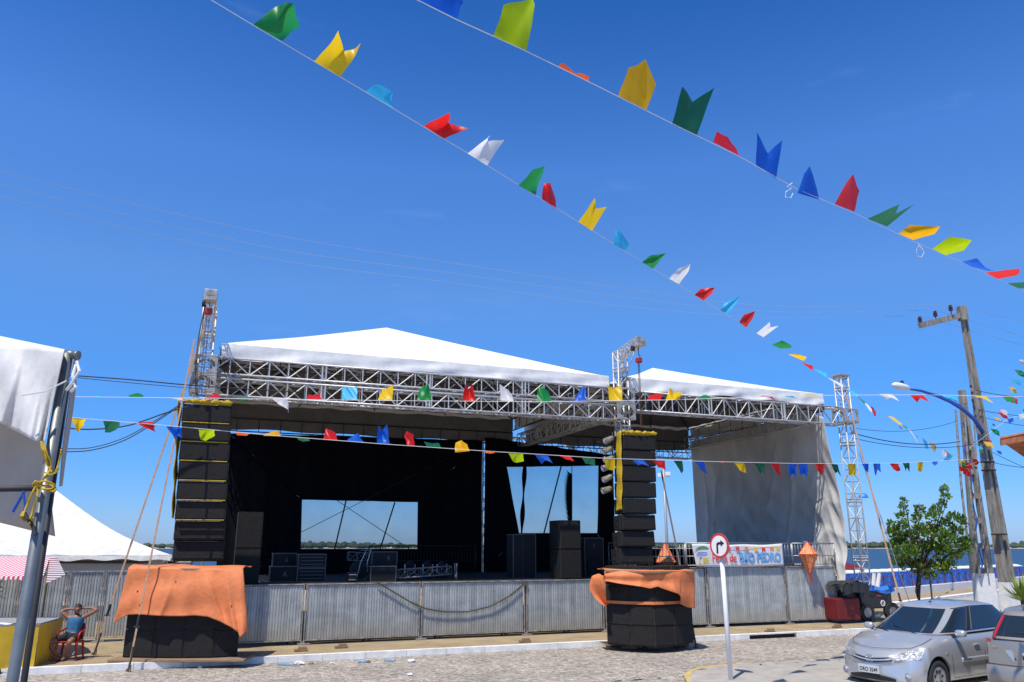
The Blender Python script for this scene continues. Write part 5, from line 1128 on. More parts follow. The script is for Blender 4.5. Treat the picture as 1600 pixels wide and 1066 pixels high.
# wires
def wire(label, pts, r_, m='thinwire', grp='power lines', cat='wire', sag=0):
    base = pts[0]; mb = MB(); P = []
    if len(pts) > 2: pts = smooth(pts, 5)
    for i in range(len(pts)-1):
        for k in range(16 if len(pts) < 3 else 2): q = pts[i].lerp(pts[i+1], k/(16 if len(pts) < 3 else 2)); q.z -= sag*4*(k/16)*(1-k/16); P.append(q)
    P.append(pts[-1]); mb.path(P, r_, 4); tag(mb.build('power_line' if cat == 'wire' else 'cable', m, org=base), label, cat, grp)
for i, (v0, mid) in enumerate(((265, 425), (287, 440), (305, 455))):
    e_ = insp[2-i]; pts = [onY(-60, v0-14, 17), onY(200, v0+[52, 50, 52][i], 19.5), onY(450, v0+[106, 105, 104][i], 22), onY(700, [410, 426, 441][i], 24), onY(950, [447, 461, 476][i], 26), onY(1200, [478, 487, 496][i], 27.5), e_]
    wire(['highest', 'middle', 'lowest'][i]+' of the three thin power lines crossing the sky to the crossarm', pts, .0055, grp='power lines to the crossarm')
for i in range(3): wire(['upper', 'middle', 'lower'][i]+' power line leaving the crossarm to the right edge', [insp[2-i], onY(1640, [512, 538, 552][i], YP+3)], .008, grp='power lines leaving right')
for i, (a_, b_, lb) in enumerate((((1330, 676), (1500, 690), 'upper dark cable from the stage to the twin-legged pole'), ((1330, 684), (1525, 694), 'lower dark cable from the stage to the twin-legged pole'), ((1335, 669), (1495, 658), 'faint cable rising from the stage to the twin-legged pole'))):
    wire(lb, [onY(*a_, 28.3), onY(*b_, 32)], [.017, .012, .009][i], 'cable', 'cables between stage and poles', 'cable', .25)
for i, (a_, b_) in enumerate((((1525, 610), (1640, 622)), ((1528, 640), (1640, 650)), ((1530, 650), (1640, 668)), ((1548, 722), (1640, 730)), ((1520, 690), (1640, 745)))):
    wire(['topmost', 'second', 'third', 'lowest', 'steepest'][i]+' wire from the tall pole to the right edge', [onY(*a_, YP-.2), onY(*b_, YP+2)], .011, 'cable', 'wires right of the tall pole', 'cable', .1)
tb = W(-3.1, -.1, 0)
for i, (pts, r_, lb) in enumerate((([(100, 586), (200, 593), (310, 603), (470, 613)], .014, 'black cable running from the left tent to the tower above the flags'), ([(100, 588), (200, 598), (315, 608)], .008, 'thin black cable just below the thicker one left of the tower'),
        ([(95, 668), (140, 671), (200, 665), (260, 645), (305, 632)], .016, 'thick black cable looping up to the top of the left array'), ([(95, 706), (140, 704), (190, 690), (235, 665), (290, 628)], .012, 'lowest black cable looping to the left array'), ([(95, 701), (140, 700), (190, 686), (235, 662), (290, 626)], .010, 'black cable just above the lowest looping cable'))):
    wire(lb, [onD(u, v, -1.6) for u, v in pts], r_, 'cable', 'black cables left of the stage', 'cable')
# tree
def tree():
    YT_ = 31.0; g = G(1437, 952); g = onY(1437, 940, YT_); g.z = 0; t = T('small_tree', 'small dense green tree with upright branch tips on the promenade', 'tree', g)
    P = lambda u, v, dy=0: onY(u, v, YT_+dy)
    mb = MB(); mb.path([g, P(1434, 925), P(1436, 900), P(1438, 885)], .1, 8, [.12, .10, .08, .07]); tips = [(1413, 778), (1436, 795), (1478, 768), (1478, 785), (1465, 800), (1505, 812), (1391, 820), (1400, 850), (1508, 850), (1460, 840), (1490, 870), (1390, 860), (1420, 830), (1445, 830)]
    for (u, v) in tips:
        dy = rnd.uniform(-.8, .8); mb.path([P(1437, 890), P(lerp(1437, u, .5), lerp(890, v, .4), dy*.5), P(u, v+4, dy)], .03, 5, [.05, .035, .01])
    mb.build('trunk', 'bark', t, smooth=True, org=g)
    clumps = [(1413, 784, 5), (1411, 795, 6), (1409, 807, 8), (1436, 797, 8), (1433, 810, 9), (1476, 765, 6), (1478, 776, 6), (1472, 788, 7), (1462, 798, 9), (1455, 808, 9), (1488, 808, 9), (1478, 818, 10), (1501, 812, 7), (1506, 818, 6), (1495, 830, 10), (1392, 820, 6), (1392, 832, 7), (1400, 832, 10), (1410, 822, 9),
              (1404, 848, 13), (1420, 840, 14), (1436, 830, 12), (1450, 828, 13), (1466, 832, 12), (1480, 842, 14), (1500, 850, 11), (1512, 846, 7), (1510, 860, 8), (1392, 855, 8), (1405, 868, 11), (1422, 862, 14), (1440, 855, 14), (1458, 856, 15), (1476, 862, 14), (1492, 868, 10), (1415, 882, 11), (1432, 884, 12), (1450, 886, 12), (1468, 884, 12), (1484, 884, 9), (1440, 896, 8), (1455, 900, 7), (1400, 878, 7), (1475, 893, 7)]
    for nm, mt, frac in (('crown', 'leaf_a', 1), ('reddish_leaves', 'leaf_b', .02), ('young_leaves', 'leaf_c', .16)):
        mb = MB(); px = YT_/F
        for (u, v, r_) in clumps:
            c0 = P(u, v, rnd.uniform(-.6, .6)*min(1, r_/10)); nl = int(r_*r_*1.05*frac)+3
            for k in range(nl):
                o_ = Vector((rnd.gauss(0, 1), rnd.gauss(0, 1), rnd.gauss(0, 1))).normalized()*r_*px*rnd.uniform(.25, 1.0)*(1 if r_ < 9 else .9); c_ = c0+o_
                up = (o_.normalized()+Vector((rnd.uniform(-.6, .6), rnd.uniform(-.6, .6), .9))).normalized(); sd_ = up.cross(Vector((rnd.uniform(-1, 1), rnd.uniform(-1, 1), rnd.uniform(-1, 1)))).normalized()
                ln = rnd.uniform(.09, .16); wd = ln*.33; nr = up.cross(sd_)*ln*.12
                mb.add([c_, c_+up*ln*.5+sd_*wd+nr, c_+up*ln, c_+up*ln*.5-sd_*wd+nr], [(0, 1, 2, 3)])
        mb.build(nm, mt, t, org=g)
tree()
rod('tree_stake', 'thin grey stake standing just right of the small tree', 'post', (onY(1457, 948, 32).x, 32, 0), onY(1451, 880, 32), .035, 'frame')
# portable toilets in a row on the beach, maroon railing before them
i = 0; ua = G(1300, 912, -1.3); 
def toilet_line(k):  # k metres along row
    a = Vector((21.5, 55.0, -1.35)); b_ = Vector((51.0, 79.0, -1.35)); d = (b_-a).normalized(); return a+d*k, math.atan2(d.y, d.x)
first = None
for k in range(27):
    p, rz = toilet_line(k*1.24); lb = 'blue portable toilet with white roof, number %d' % (k+1)
    lb = 'blue white-roofed portable toilet in the long row along the beach'
    if first is None:
        t = T('portable_toilet', lb, 'portable toilet', p, rz, 'portable toilets in a row on the beach'); first = t
        mb = MB(); mb.bevbox((0, 0, 1.1), (1.1, 1.1, 2.1), .03); mb.build('toilet_body', 'toilet_blue', t)
        mb = MB(); mb.grid(lambda a, b_: Vector((lerp(-.59, .59, a), lerp(-.59, .59, b_), 2.16+.16*math.sin(a*math.pi)**.5*math.sin(b_*math.pi)**.5)), 10, 8); mb.bevbox((0, 0, 2.14), (1.18, 1.18, .1), .03); mb.build('toilet_roof', 'white_plastic', t, smooth=False)
        mb = MB(); mb.bevbox((0, -.565, 1.05), (.72, .03, 1.85), .01); mb.build('door', mat('blue_door', (.02, .16, .62), .5), t)
        mb = MB(); mb.bevbox((.42, -.57, 1.05), (.05, .04, 1.9), .01); mb.bevbox((-.42, -.57, 1.05), (.05, .04, 1.9), .01); mb.build('door_frame', 'toilet_blue', t)
    else: t = copy_tree(first); t.location = p; t.rotation_euler.z = rz+rnd.uniform(-.03, .03)
rdir = (WP2-WP1).normalized(); st_ = WP1-rdir*7
t = T('promenade_railing', 'long maroon railing with crossed braces before the toilets', 'railing', (st_.x, st_.y, .48), math.atan2(rdir.y, rdir.x)); mb = MB()
nseg = 40
for k in range(nseg+1):
    x = k*1.25; mb.tube((x, .22, 0), (x, .22, .60), .03, 6)
    if k < nseg: mb.tube((x, .22, .08), (x+1.25, .22, .54), .018, 5); mb.tube((x, .22, .54), (x+1.25, .22, .08), .018, 5)
mb.tube((0, .22, .60), (nseg*1.25, .22, .60), .025, 6); mb.tube((0, .22, .06), (nseg*1.25, .22, .06), .02, 6); mb.build('rail_bars', 'rail_red', t)
# short white bollards by the wall
for k, (u, lb) in enumerate(((1364, 'left leaning white post before the blue toilets'), (1370, 'right leaning white post before the blue toilets'))):
    p = onY(u, 925, 36+k); q = onY(u+2+k*2, 896, 36+k); mb = MB(); mb.tube(p, q, .10, 8, r2=.08); tag(mb.build('white_post', 'whitewash', org=p), lb, 'post', 'white posts near the trailer')
# small blue lamp globe behind tower
p = onY(1349, 776, 52); t = T('promenade_lamp', 'blue dome-shaped lamp on a thin post beyond the right tower', 'lamp post', (p.x+.0, p.y, 0)); mb = MB(); mb.lathe((0, 0, p.z-.08), [(.30, 0), (.28, .12), (.18, .26), (0, .32)], 16); mb.build('lamp_dome', 'toilet_blue', t, smooth=True)
mb = MB(); mb.path([(0, 0, p.z-.05), (-.45, 0, p.z-.04), (-.5, 0, p.z-.4), (-.5, 0, 0)], .03); mb.build('lamp_post', 'frame', t)
# floodlight mast behind
p = onY(1037, 743, 62); t = T('floodlight_mast', 'floodlight mast seen behind the stage right of the array', 'floodlight mast', (p.x, p.y, -2)); mb = MB(); mb.tube((0, 0, 0), (0, 0, p.z+2.6), .14, 8, r2=.09); mb.build('mast', 'blueflood', t, smooth=True)
mb = MB(); mb.bevbox((-.3, -.1, p.z+2.0), (.4, .3, .3), .03); mb.bevbox((.3, -.1, p.z+2.1), (.4, .3, .3), .03); mb.box((0, 0, p.z+1.9), (1.0, .06, .06)); mb.build('floodlight', 'white_plastic', t)
# trailer with black and blue tarps, red tank
tg = G(1365, 972, PZ); t = T('trailer', 'grey cart with black tarp, blue sheet on top and red oval mark', 'trailer', (tg.x, tg.y+.6, PZ), .35)
mb = MB(); mb.bevbox((.15, 0, .72), (1.35, .9, .62), .05); mb.build('cart_body', 'grey_tarp', t)
mb = MB(); mb.grid(lambda a, b_: Vector((lerp(-.75, .9, a), lerp(-.5, .5, b_), 1.05+.06*math.sin(a*7+b_*3)+.05*math.sin(b_*9))), 20, 10); mb.grid(lambda a, b_: Vector((lerp(-.75, .9, a), -.5-.03*math.sin(a*20), 1.05+.06*math.sin(a*7)-b_*(.10+.05*math.sin(a*9)))), 20, 3); mb.build('blue_sheet', 'blue_tarp', t, smooth=True)
mb = MB(); mb.bevbox((-.8, .1, .85), (.7, .8, .5), .15); mb.build('black_cover', 'grey_tarp', t, smooth=True)
for sx in (-.35, .75): mb = MB(); mb.tube((sx, -.5, .3), (sx, -.36, .3), .3, 22); w1 = mb.build('wheel', 'tyre', t); mb = MB(); mb.tube((sx, -.51, .3), (sx, -.49, .3), .16, 16); mb.build('hub', 'rail', w1)
mb = MB(); mb.bevbox((.25, -.462, .82), (.2, .01, .06), .003); mb.build('red_mark', 'red_paint', t); mb = MB(); mb.lathe((.38, -.462, .58), [(.07, 0), (.10, 0), (.10, .01), (.07, .01)], 18, Matrix.Rotation(math.pi/2, 3, 'X')); mb.path([(.31, -.466, .58), (.36, -.466, .64), (.4, -.466, .53), (.45, -.466, .6)], .008); mb.build('round_mark', 'white_paint', t)
tg = G(1334, 975, PZ); t = T('red_tank', 'large dark red tank behind the right tower foot', 'tank', (tg.x, tg.y+.3, PZ), A); mb = MB(); mb.bevbox((-.15, .2, .45), (.95, .8, .7), .05); mb.build('tank_body', 'tank_red', t)
mb = MB(); mb.grid(lambda a, b_: Vector((lerp(-.55, .55, a), lerp(-.45, .4, b_), 1.2+.12*math.sin(a*3)+.05*math.sin(a*14+b_*5))), 16, 8); mb.grid(lambda a, b_: Vector((lerp(-.55, .55, a), -.45+.03*math.sin(a*22), 1.2+.12*math.sin(a*3)-.32*b_)), 26, 3); mb.build('black_bags', 'grey_tarp', t, smooth=True)
# kiosk with red roof among toilets
p = onY(1318, 893, 60); t = T('red_umbrella', 'small red tent top left of the blue toilets', 'tent', (p.x, p.y, -1.3)); mb = MB(); mb.lathe((0, 0, p.z+1.3), [(1.9, -.3), (1.8, .0), (1.0, .45), (0, .7)], 10); mb.build('tent_top', 'tank_red', t); mb = MB(); mb.tube((0, 0, 0), (0, 0, p.z+1.8), .05); mb.build('pole', 'frame', t)
# tiled roof corner, its building stands out of frame
rb = onY(1640, 690, 13); t = T('tiled_building', 'corner of a terracotta tiled roof at the right edge', 'building', (rb.x+2.5, rb.y+2, 0)); base = Vector(t.location); mb = MB()
a_ = onY(1563, 688, 13); dR = Vector((1, -.25, 0)).normalized(); dB = Vector((.62, .78, .0)).normalized()
def rt(a, b_): 
    p = a_+dR*(a*5)+dB*(b_*4); p.z = a_.z+a*.9+.04*abs(math.sin(b_*4*math.pi*4.5)); return p
mb.grid(rt, 20, 90); mb.grid(lambda a, b_: rt(a, 0)+Vector((0, 0, -.0-.09*b_)), 20, 1); mb.build('roof', 'tile', t, org=base, solid=.06)
mb = MB(); mb.box((a_.x+4.3, a_.y+.6, a_.z/2), (2, 2.2, a_.z)); mb.build('wall', 'plaster', t, org=base)
# palm-like plant at right edge
t = T('yellow_green_shrub', 'bright yellow-green shrub at the right edge above the beige car', 'shrub', (onY(1596, 930, 26).x, 26, 0)); mb = MB()
for k in range(60):
    a_ = rnd.uniform(0, 6.28); r_ = rnd.uniform(.3, .8); e_ = rnd.uniform(.2, 1.3); q0 = Vector((0, 0, .9)); q1 = q0+Vector((math.cos(a_)*math.cos(e_), math.sin(a_)*math.cos(e_), math.sin(e_)))*r_*1.2; sdv = (q1-q0).cross(Z_).normalized()*.05
    mb.add([q0, q0.lerp(q1, .5)+sdv, q1, q0.lerp(q1, .5)-sdv], [(0, 1, 2, 3)])
mb.build('fronds', 'palm', t); mb = MB(); mb.tube((0, 0, 0), (0, 0, .95), .06); mb.build('stem', 'bark', t)
# litter on the gutter
first = None
for i, (u, v, lb) in enumerate(((442, 1040, 'leftmost crushed blue plastic bottle in the gutter'), (450, 1041, 'second crushed blue bottle, close to the leftmost one'), (567, 1036, 'crushed blue bottle in the gutter below the middle fence panel'), (608, 1034, 'rightmost crushed blue bottle in the gutter'))):
    p = G(u, v, 0); t = T('plastic_bottle', lb, 'bottle', (p.x, p.y, .035), rnd.uniform(-.4, .6), 'empty bottles in the gutter'); mb = MB(); mb.path([(-.13, 0, 0), (-.12, 0, 0), (0, .01, 0), (.08, 0, 0), (.12, 0, 0), (.14, 0, 0)], .03, 10, [.01, .035, .033, .036, .014, .014]); mb.build('bottle_body', 'bottle', t, smooth=True)
    mb = MB(); mb.tube((.14, 0, 0), (.16, 0, 0), .016, 10); mb.build('cap', 'blue_paint', t)
for i, (u, v, sx_, lb) in enumerate(((468, 1039, .11, 'crumpled white plastic bag in the gutter'), (519, 1038, .06, 'tiny white paper scrap in the gutter'), (643, 1035, .1, 'white paper scrap right of the bottles'), (312, 1044, .06, 'white stone on the road before the left stack'), (486, 1038, .07, 'brown scrap beside the white bag'), (575, 1036, .07, 'brown scrap beside the third bottle'), (640, 1056, .07, 'small pale scrap lying on the cobbles'))):
    p = G(u, v, 0); mb = MB(); mb.ball((0, 0, sx_*.3), (sx_, sx_*.6, sx_*.35), 9, 6)
    for q in mb.v: q += Vector((rnd.uniform(-1, 1), rnd.uniform(-1, 1), rnd.uniform(-.3, 1)))*sx_*.2
    o = mb.build('scrap', 'wood' if 'brown' in lb else 'paper'); o.location = (p.x, p.y, 0); tag(o, lb, 'litter', 'litter along the kerb')
# ================================================================= BUNTING
CN = {'green': 'green', 'dgreen': 'dark green', 'yellow': 'yellow', 'amber': 'amber', 'cyan': 'light blue', 'red': 'red', 'orange': 'orange', 'white': 'white', 'blue': 'blue', 'lime': 'lime green', 'pink': 'pink'}
def bunting(label, depth, line, flags, cr=.0035, size=.27):
    """depth(u): distance of the string at that column; line: the cord; flags: colour, A, B, tip a, middle, tip b"""
    base = onY(line[0][0], line[0][1], depth(line[0][0])); t = T('bunting_string', label, 'bunting', base, 0, 'strings of plastic flag bunting')
    mb = MB(); P = [onY(u, v, depth(u)) for u, v in line]; mb.path(P, cr, 5); mb.build('cord', 'cord', t, org=base)
    for fi, f in enumerate(flags):
        c_, a, b_, ta, m_, tb_ = f; Da, Db = depth(a[0]), depth(b_[0]); A3, B3 = onY(*a, Da), onY(*b_, Db); ph = fi*1.7
        def tip(p, D, base3):
            q = onY(*p, D); dv = (q-base3).length; k = max(0, size**2-dv**2)**.5; return onY(*p, D+k*.85)
        TA, TB_ = tip(ta, Da, A3), tip(tb_, Db, B3); Dm = (Da+Db)/2; TM = tip(m_, Dm, (A3+B3)/2)
        notch = 1
        def fn(x, y):
            bb_ = A3.lerp(B3, x); tt = TA.lerp(TM, x*2) if x < .5 else TM.lerp(TB_, x*2-1); p = bb_.lerp(tt, y)
            amp = .035*size/.27; p = p+Vector((.25, 1, .15))*amp*(math.sin(x*5.5+ph+y*2.4)*y+.45*math.sin(x*13+y*7+ph*2)*y**.7)*(1-.35*y)+Vector((.012, 0, .008))*math.sin(y*5+ph)*y*(1-y); return p
        mb = MB(); mb.grid(fn, 14, 12); n_ = (B3-A3).cross(TA-A3).normalized()*.001
        o = mb.build('flag', 'flag_'+c_, t, smooth=True, org=base)
        o['label'] = CN[c_]+(' flag with a swallow tail' if c_ in ('green', 'yellow', 'blue', 'white', 'dgreen') and (Vector(m_)-(Vector(a)+Vector(b_))/2).length < min((Vector(ta)-Vector(a)).length, (Vector(tb_)-Vector(b_)).length)*.8 else ' plastic flag')
    return t, base
def inv(u0, d0, u1, d1): return lambda u: 1/max(.02, (1/d0+(1/d1-1/d0)*(u-u0)/(u1-u0)))
F1 = [('green', (395, 39), (441, 64), (429, 8), (460, 7), (465, 39)), ('yellow', (491, 96), (532, 120), (531, 50), (537, 80), (565, 68)), ('cyan', (570, 143), (617, 171), (592, 132), (612, 142), (614, 165)),
 ('red', (662, 197), (694, 217), (702, 175), (702, 194), (732, 201)), ('white', (730, 240), (761, 259), (766, 211), (762, 221), (787, 217)), ('green', (810, 290), (837, 305), (834, 266), (851, 259), (840, 292)),
 ('red', (847, 311), (870, 327), (849, 287), (859, 284), (868, 310)), ('yellow', (904, 347), (925, 361), (929, 309), (932, 327), (948, 323)), ('cyan', (959, 382), (977, 392), (962, 361), (970, 362), (983, 381)),
 ('green', (1003, 410), (1020, 420), (1017, 399), (1040, 396), (1037, 401)), ('white', (1045, 436), (1061, 444), (1060, 420), (1079, 412), (1076, 424)), ('red', (1085, 461), (1099, 470), (1095, 451), (1117, 450), (1112, 459)),
 ('cyan', (1125, 485), (1137, 492), (1132, 474), (1157, 463), (1146, 480)), ('red', (1155, 504), (1166, 512), (1162, 492), (1180, 486), (1177, 496)), ('white', (1182, 521), (1193, 527), (1203, 503), (1204, 512), (1217, 509)),
 ('green', (1206, 539), (1220, 545), (1222, 532), (1237, 540), (1236, 544)), ('yellow', (1232, 554), (1244, 559), (1245, 553), (1261, 558), (1256, 564)), ('red', (1251, 566), (1265, 576), (1257, 568), (1270, 571), (1270, 579)),
 ('cyan', (1272, 577), (1289, 589), (1280, 578), (1292, 584), (1292, 591)), ('white', (1293, 590), (1315, 605), (1303, 594), (1318, 602), (1317, 606)), ('cyan', (1323, 609), (1338, 620), (1331, 610), (1342, 617), (1340, 621)),
 ('green', (1338, 619), (1350, 630), (1342, 621), (1352, 628), (1350, 633)), ('white', (1350, 629), (1358, 641), (1356, 632), (1362, 640), (1362, 645)), ('red', (1360, 634), (1366, 650), (1363, 636), (1369, 644), (1369, 651)),
 ('cyan', (1371, 640), (1376, 648), (1374, 643), (1378, 645), (1377, 649)), ('yellow', (1387, 650), (1406, 664), (1396, 652), (1409, 662), (1408, 666)), ('red', (1404, 664), (1409, 669), (1405, 667), (1408, 671), (1410, 670)), ('green', (1409, 664), (1417, 671), (1412, 665), (1418, 668), (1417, 672)),
 ('white', (1419, 670), (1429, 684), (1424, 674), (1434, 690), (1432, 691)), ('green', (1428, 677), (1434, 684), (1431, 680), (1434, 682), (1433, 686)), ('cyan', (1441, 684), (1448, 690), (1446, 700), (1449, 702), (1451, 700)), ('yellow', (1451, 690), (1460, 694), (1456, 702), (1460, 707), (1462, 704)),
 ('red', (1458, 694), (1463, 697), (1459, 703), (1461, 706), (1462, 704)), ('white', (1472, 702), (1479, 707), (1473, 714), (1480, 712), (1484, 713)), ('red', (1475, 702), (1482, 708), (1480, 713), (1484, 714), (1485, 713)), ('cyan', (1483, 708), (1489, 712), (1474, 719), (1482, 721), (1487, 719))]
d1 = inv(430, 5.6, 1350, 26)
bunting('long bunting string from the top left running down to the twin-legged pole', d1, [(300, -18), (395, 39), (570, 143), (730, 239), (904, 347), (1045, 435), (1182, 521), (1272, 578), (1323, 609), (1350, 630), (1374, 646), (1410, 668), (1440, 687), (1475, 705), (1512, 726)], F1)
F2 = [('blue', (656, 3), (714, 30), (652, -45), (700, -30), (722, 0)), ('lime', (770, 57), (822, 80), (788, 11), (832, -3), (836, 10)), ('orange', (871, 104), (920, 128), (882, 100), (898, 112), (921, 121)), ('amber', (966, 150), (1010, 172), (982, 105), (1009, 95), (1025, 132)),
 ('dgreen', (1050, 194), (1089, 211), (1066, 134), (1082, 160), (1116, 135)), ('red', (1114, 222), (1158, 245), (1120, 207), (1138, 214), (1150, 233)), ('blue', (1181, 258), (1213, 279), (1183, 206), (1200, 239), (1222, 220)), ('blue', (1246, 302), (1280, 312), (1257, 270), (1265, 261), (1272, 278)),
 ('red', (1304, 319), (1335, 331), (1322, 286), (1333, 272), (1343, 298)), ('dgreen', (1355, 342), (1386, 354), (1405, 320), (1400, 333), (1428, 320)), ('amber', (1404, 365), (1427, 375), (1422, 351), (1469, 354), (1460, 366)), ('lime', (1457, 389), (1477, 399), (1485, 369), (1518, 376), (1507, 391)),
 ('blue', (1503, 409), (1520, 418), (1525, 404), (1540, 418), (1558, 425)), ('red', (1539, 426), (1559, 436), (1592, 420), (1595, 424), (1588, 431)), ('dgreen', (1574, 443), (1592, 451), (1600, 441), (1616, 444), (1608, 450))]
d2 = inv(800, 5.3, 1480, 12.5)
t2, base2 = bunting('bunting string with larger flags crossing the top right of the sky', d2, [(600, -28), (656, 2), (714, 31), (822, 80), (920, 128), (1050, 193), (1158, 246), (1246, 296), (1335, 333), (1427, 377), (1503, 410), (1600, 455), (1680, 490)], F2)
mb = MB(); mb.path([onY(u, v, d2(1235)-.02) for u, v in ((1238, 286), (1230, 292), (1237, 294), (1228, 300), (1227, 308), (1236, 309), (1239, 302))], .005, 5); mb.path([onY(u, v, d2(1435)-.02) for u, v in ((1434, 380), (1442, 390), (1436, 384), (1432, 390), (1433, 400), (1440, 402), (1444, 394), (1438, 385))], .004, 5); mb.build('cord_knot', 'cord', t2, org=base2)
F3 = [('cyan', (142, 619), (160, 620), (148, 616), (154, 615), (159, 617)), ('green', (200, 621), (224, 621), (203, 618), (213, 614), (223, 617)), ('white', (260, 621), (292, 627), (272, 623), (282, 622), (290, 626)), ('red', (320, 624), (344, 621), (330, 617), (338, 614), (343, 618)), ('green', (367, 622), (391, 620), (372, 625), (380, 626), (388, 623)),
 ('white', (425, 623), (449, 623), (437, 632), (446, 638), (452, 645)), ('red', (480, 624), (502, 624), (482, 616), (492, 619), (501, 613)), ('cyan', (534, 624), (558, 625), (534, 605), (546, 605), (558, 604)), ('yellow', (590, 625), (613, 626), (597, 609), (603, 608), (614, 600)), ('green', (651, 625), (673, 626), (657, 607), (667, 600), (673, 608)),
 ('red', (723, 626), (744, 627), (726, 600), (733, 610), (738, 598)), ('white', (782, 626), (802, 627), (780, 600), (795, 610), (800, 618)), ('green', (838, 628), (861, 627), (841, 606), (848, 604), (859, 616)), ('blue', (897, 627), (916, 627), (905, 612), (911, 603), (916, 606)), ('yellow', (952, 627), (973, 627), (949, 602), (958, 608), (971, 602)),
 ('red', (1010, 626), (1032, 626), (1015, 618), (1024, 616), (1035, 616)), ('yellow', (1040, 625), (1061, 625), (1047, 606), (1053, 613), (1066, 613)), ('green', (1091, 624), (1113, 624), (1097, 618), (1103, 617), (1109, 620)), ('red', (1186, 620), (1204, 621), (1192, 618), (1206, 619), (1213, 629)), ('cyan', (1222, 619), (1240, 622), (1230, 618), (1238, 618), (1245, 623)), ('yellow', (1253, 618), (1272, 619), (1262, 616), (1272, 617), (1281, 622)),
 ('white', (1374, 616), (1394, 616), (1388, 627), (1391, 621), (1405, 627)), ('red', (1421, 617), (1441, 617), (1434, 629), (1437, 622), (1454, 629)), ('cyan', (1470, 618), (1494, 619), (1484, 624), (1488, 624), (1497, 629)), ('yellow', (1521, 619), (1541, 619), (1540, 624), (1544, 626), (1552, 631)), ('green', (1566, 620), (1584, 621), (1574, 628), (1580, 628), (1587, 630))]
bunting('upper level bunting string across the front of the stage trusses', lambda u: 12.0, [(108, 620), (300, 622), (600, 626), (850, 628), (1050, 625), (1250, 618), (1450, 617), (1660, 622)], F3, cr=.0045)
F4 = [('yellow', (109, 653), (134, 655), (115, 665), (124, 675), (129, 664)), ('dgreen', (161, 658), (187, 659), (166, 676), (172, 676), (185, 668)), ('red', (212, 661), (238, 659), (238, 673), (241, 675), (243, 666)), ('blue', (260, 666), (285, 669), (274, 689), (278, 680), (284, 684)), ('lime', (310, 671), (335, 672), (312, 686), (322, 689), (334, 681)),
 ('orange', (367, 675), (392, 677), (372, 680), (384, 681), (388, 679)), ('amber', (411, 681), (439, 682), (418, 677), (432, 672), (439, 678)), ('dgreen', (462, 682), (482, 685), (466, 688), (474, 690), (484, 689)), ('red', (505, 686), (527, 688), (509, 669), (517, 672), (524, 677)), ('blue', (542, 690), (570, 692), (545, 686), (558, 677), (566, 688)), ('blue', (589, 693), (609, 694), (591, 664), (596, 676), (605, 663)),
 ('red', (636, 696), (648, 697), (631, 680), (637, 674), (645, 679)), ('dgreen', (667, 699), (690, 701), (663, 690), (675, 693), (685, 692)), ('amber', (711, 707), (734, 705), (712, 692), (720, 688), (730, 694)), ('orange', (754, 705), (774, 707), (759, 708), (766, 709), (772, 708)), ('lime', (794, 708), (817, 709), (802, 722), (808, 723), (818, 721)), ('blue', (835, 710), (856, 712), (847, 725), (852, 719), (864, 724)),
 ('red', (873, 711), (892, 713), (884, 718), (890, 719), (897, 721)), ('dgreen', (908, 714), (929, 716), (915, 725), (920, 725), (930, 728)), ('yellow', (943, 716), (961, 717), (949, 733), (955, 735), (961, 734)), ('blue', (988, 718), (1005, 719), (997, 727), (1003, 725), (1015, 729)), ('red', (1019, 719), (1039, 720), (1029, 731), (1034, 731), (1040, 735)), ('dgreen', (1052, 720), (1066, 720), (1061, 733), (1065, 740), (1068, 735)), ('blue', (1085, 721), (1100, 722), (1095, 734), (1101, 739), (1105, 741)),
 ('red', (1126, 721), (1130, 722), (1127, 723), (1128, 724), (1130, 723)), ('yellow', (1147, 723), (1163, 723), (1156, 735), (1161, 738), (1166, 739)), ('dgreen', (1179, 724), (1195, 725), (1188, 741), (1190, 737), (1194, 742)), ('red', (1205, 724), (1218, 724), (1212, 737), (1217, 742), (1220, 746)), ('blue', (1231, 725), (1245, 725), (1234, 747), (1239, 740), (1244, 747)), ('blue', (1248, 725), (1262, 725), (1250, 743), (1256, 740), (1262, 747)), ('red', (1273, 725), (1289, 725), (1278, 736), (1284, 743), (1288, 737)),
 ('dgreen', (1299, 725), (1309, 726), (1305, 740), (1309, 737), (1314, 745)), ('yellow', (1324, 725), (1337, 725), (1327, 742), (1332, 744), (1337, 741)), ('blue', (1346, 724), (1357, 724), (1352, 735), (1355, 738), (1357, 738)), ('blue', (1364, 724), (1375, 724), (1368, 744), (1371, 734), (1377, 738)), ('red', (1390, 724), (1404, 725), (1395, 733), (1402, 737), (1407, 735)), ('dgreen', (1410, 723), (1421, 723), (1416, 737), (1417, 731), (1421, 738)), ('yellow', (1433, 722), (1442, 722), (1434, 735), (1438, 738), (1442, 735)), ('blue', (1456, 722), (1466, 720), (1458, 726), (1461, 728), (1465, 725))]
d4 = inv(110, 11.6, 1400, 18)
bunting('lower bunting string across the stage opening to the twin-legged pole', d4, [(106, 652), (260, 665), (420, 680), (600, 694), (760, 705), (940, 716), (1100, 721), (1250, 724.5), (1400, 724), (1515, 718)], F4, cr=.005)
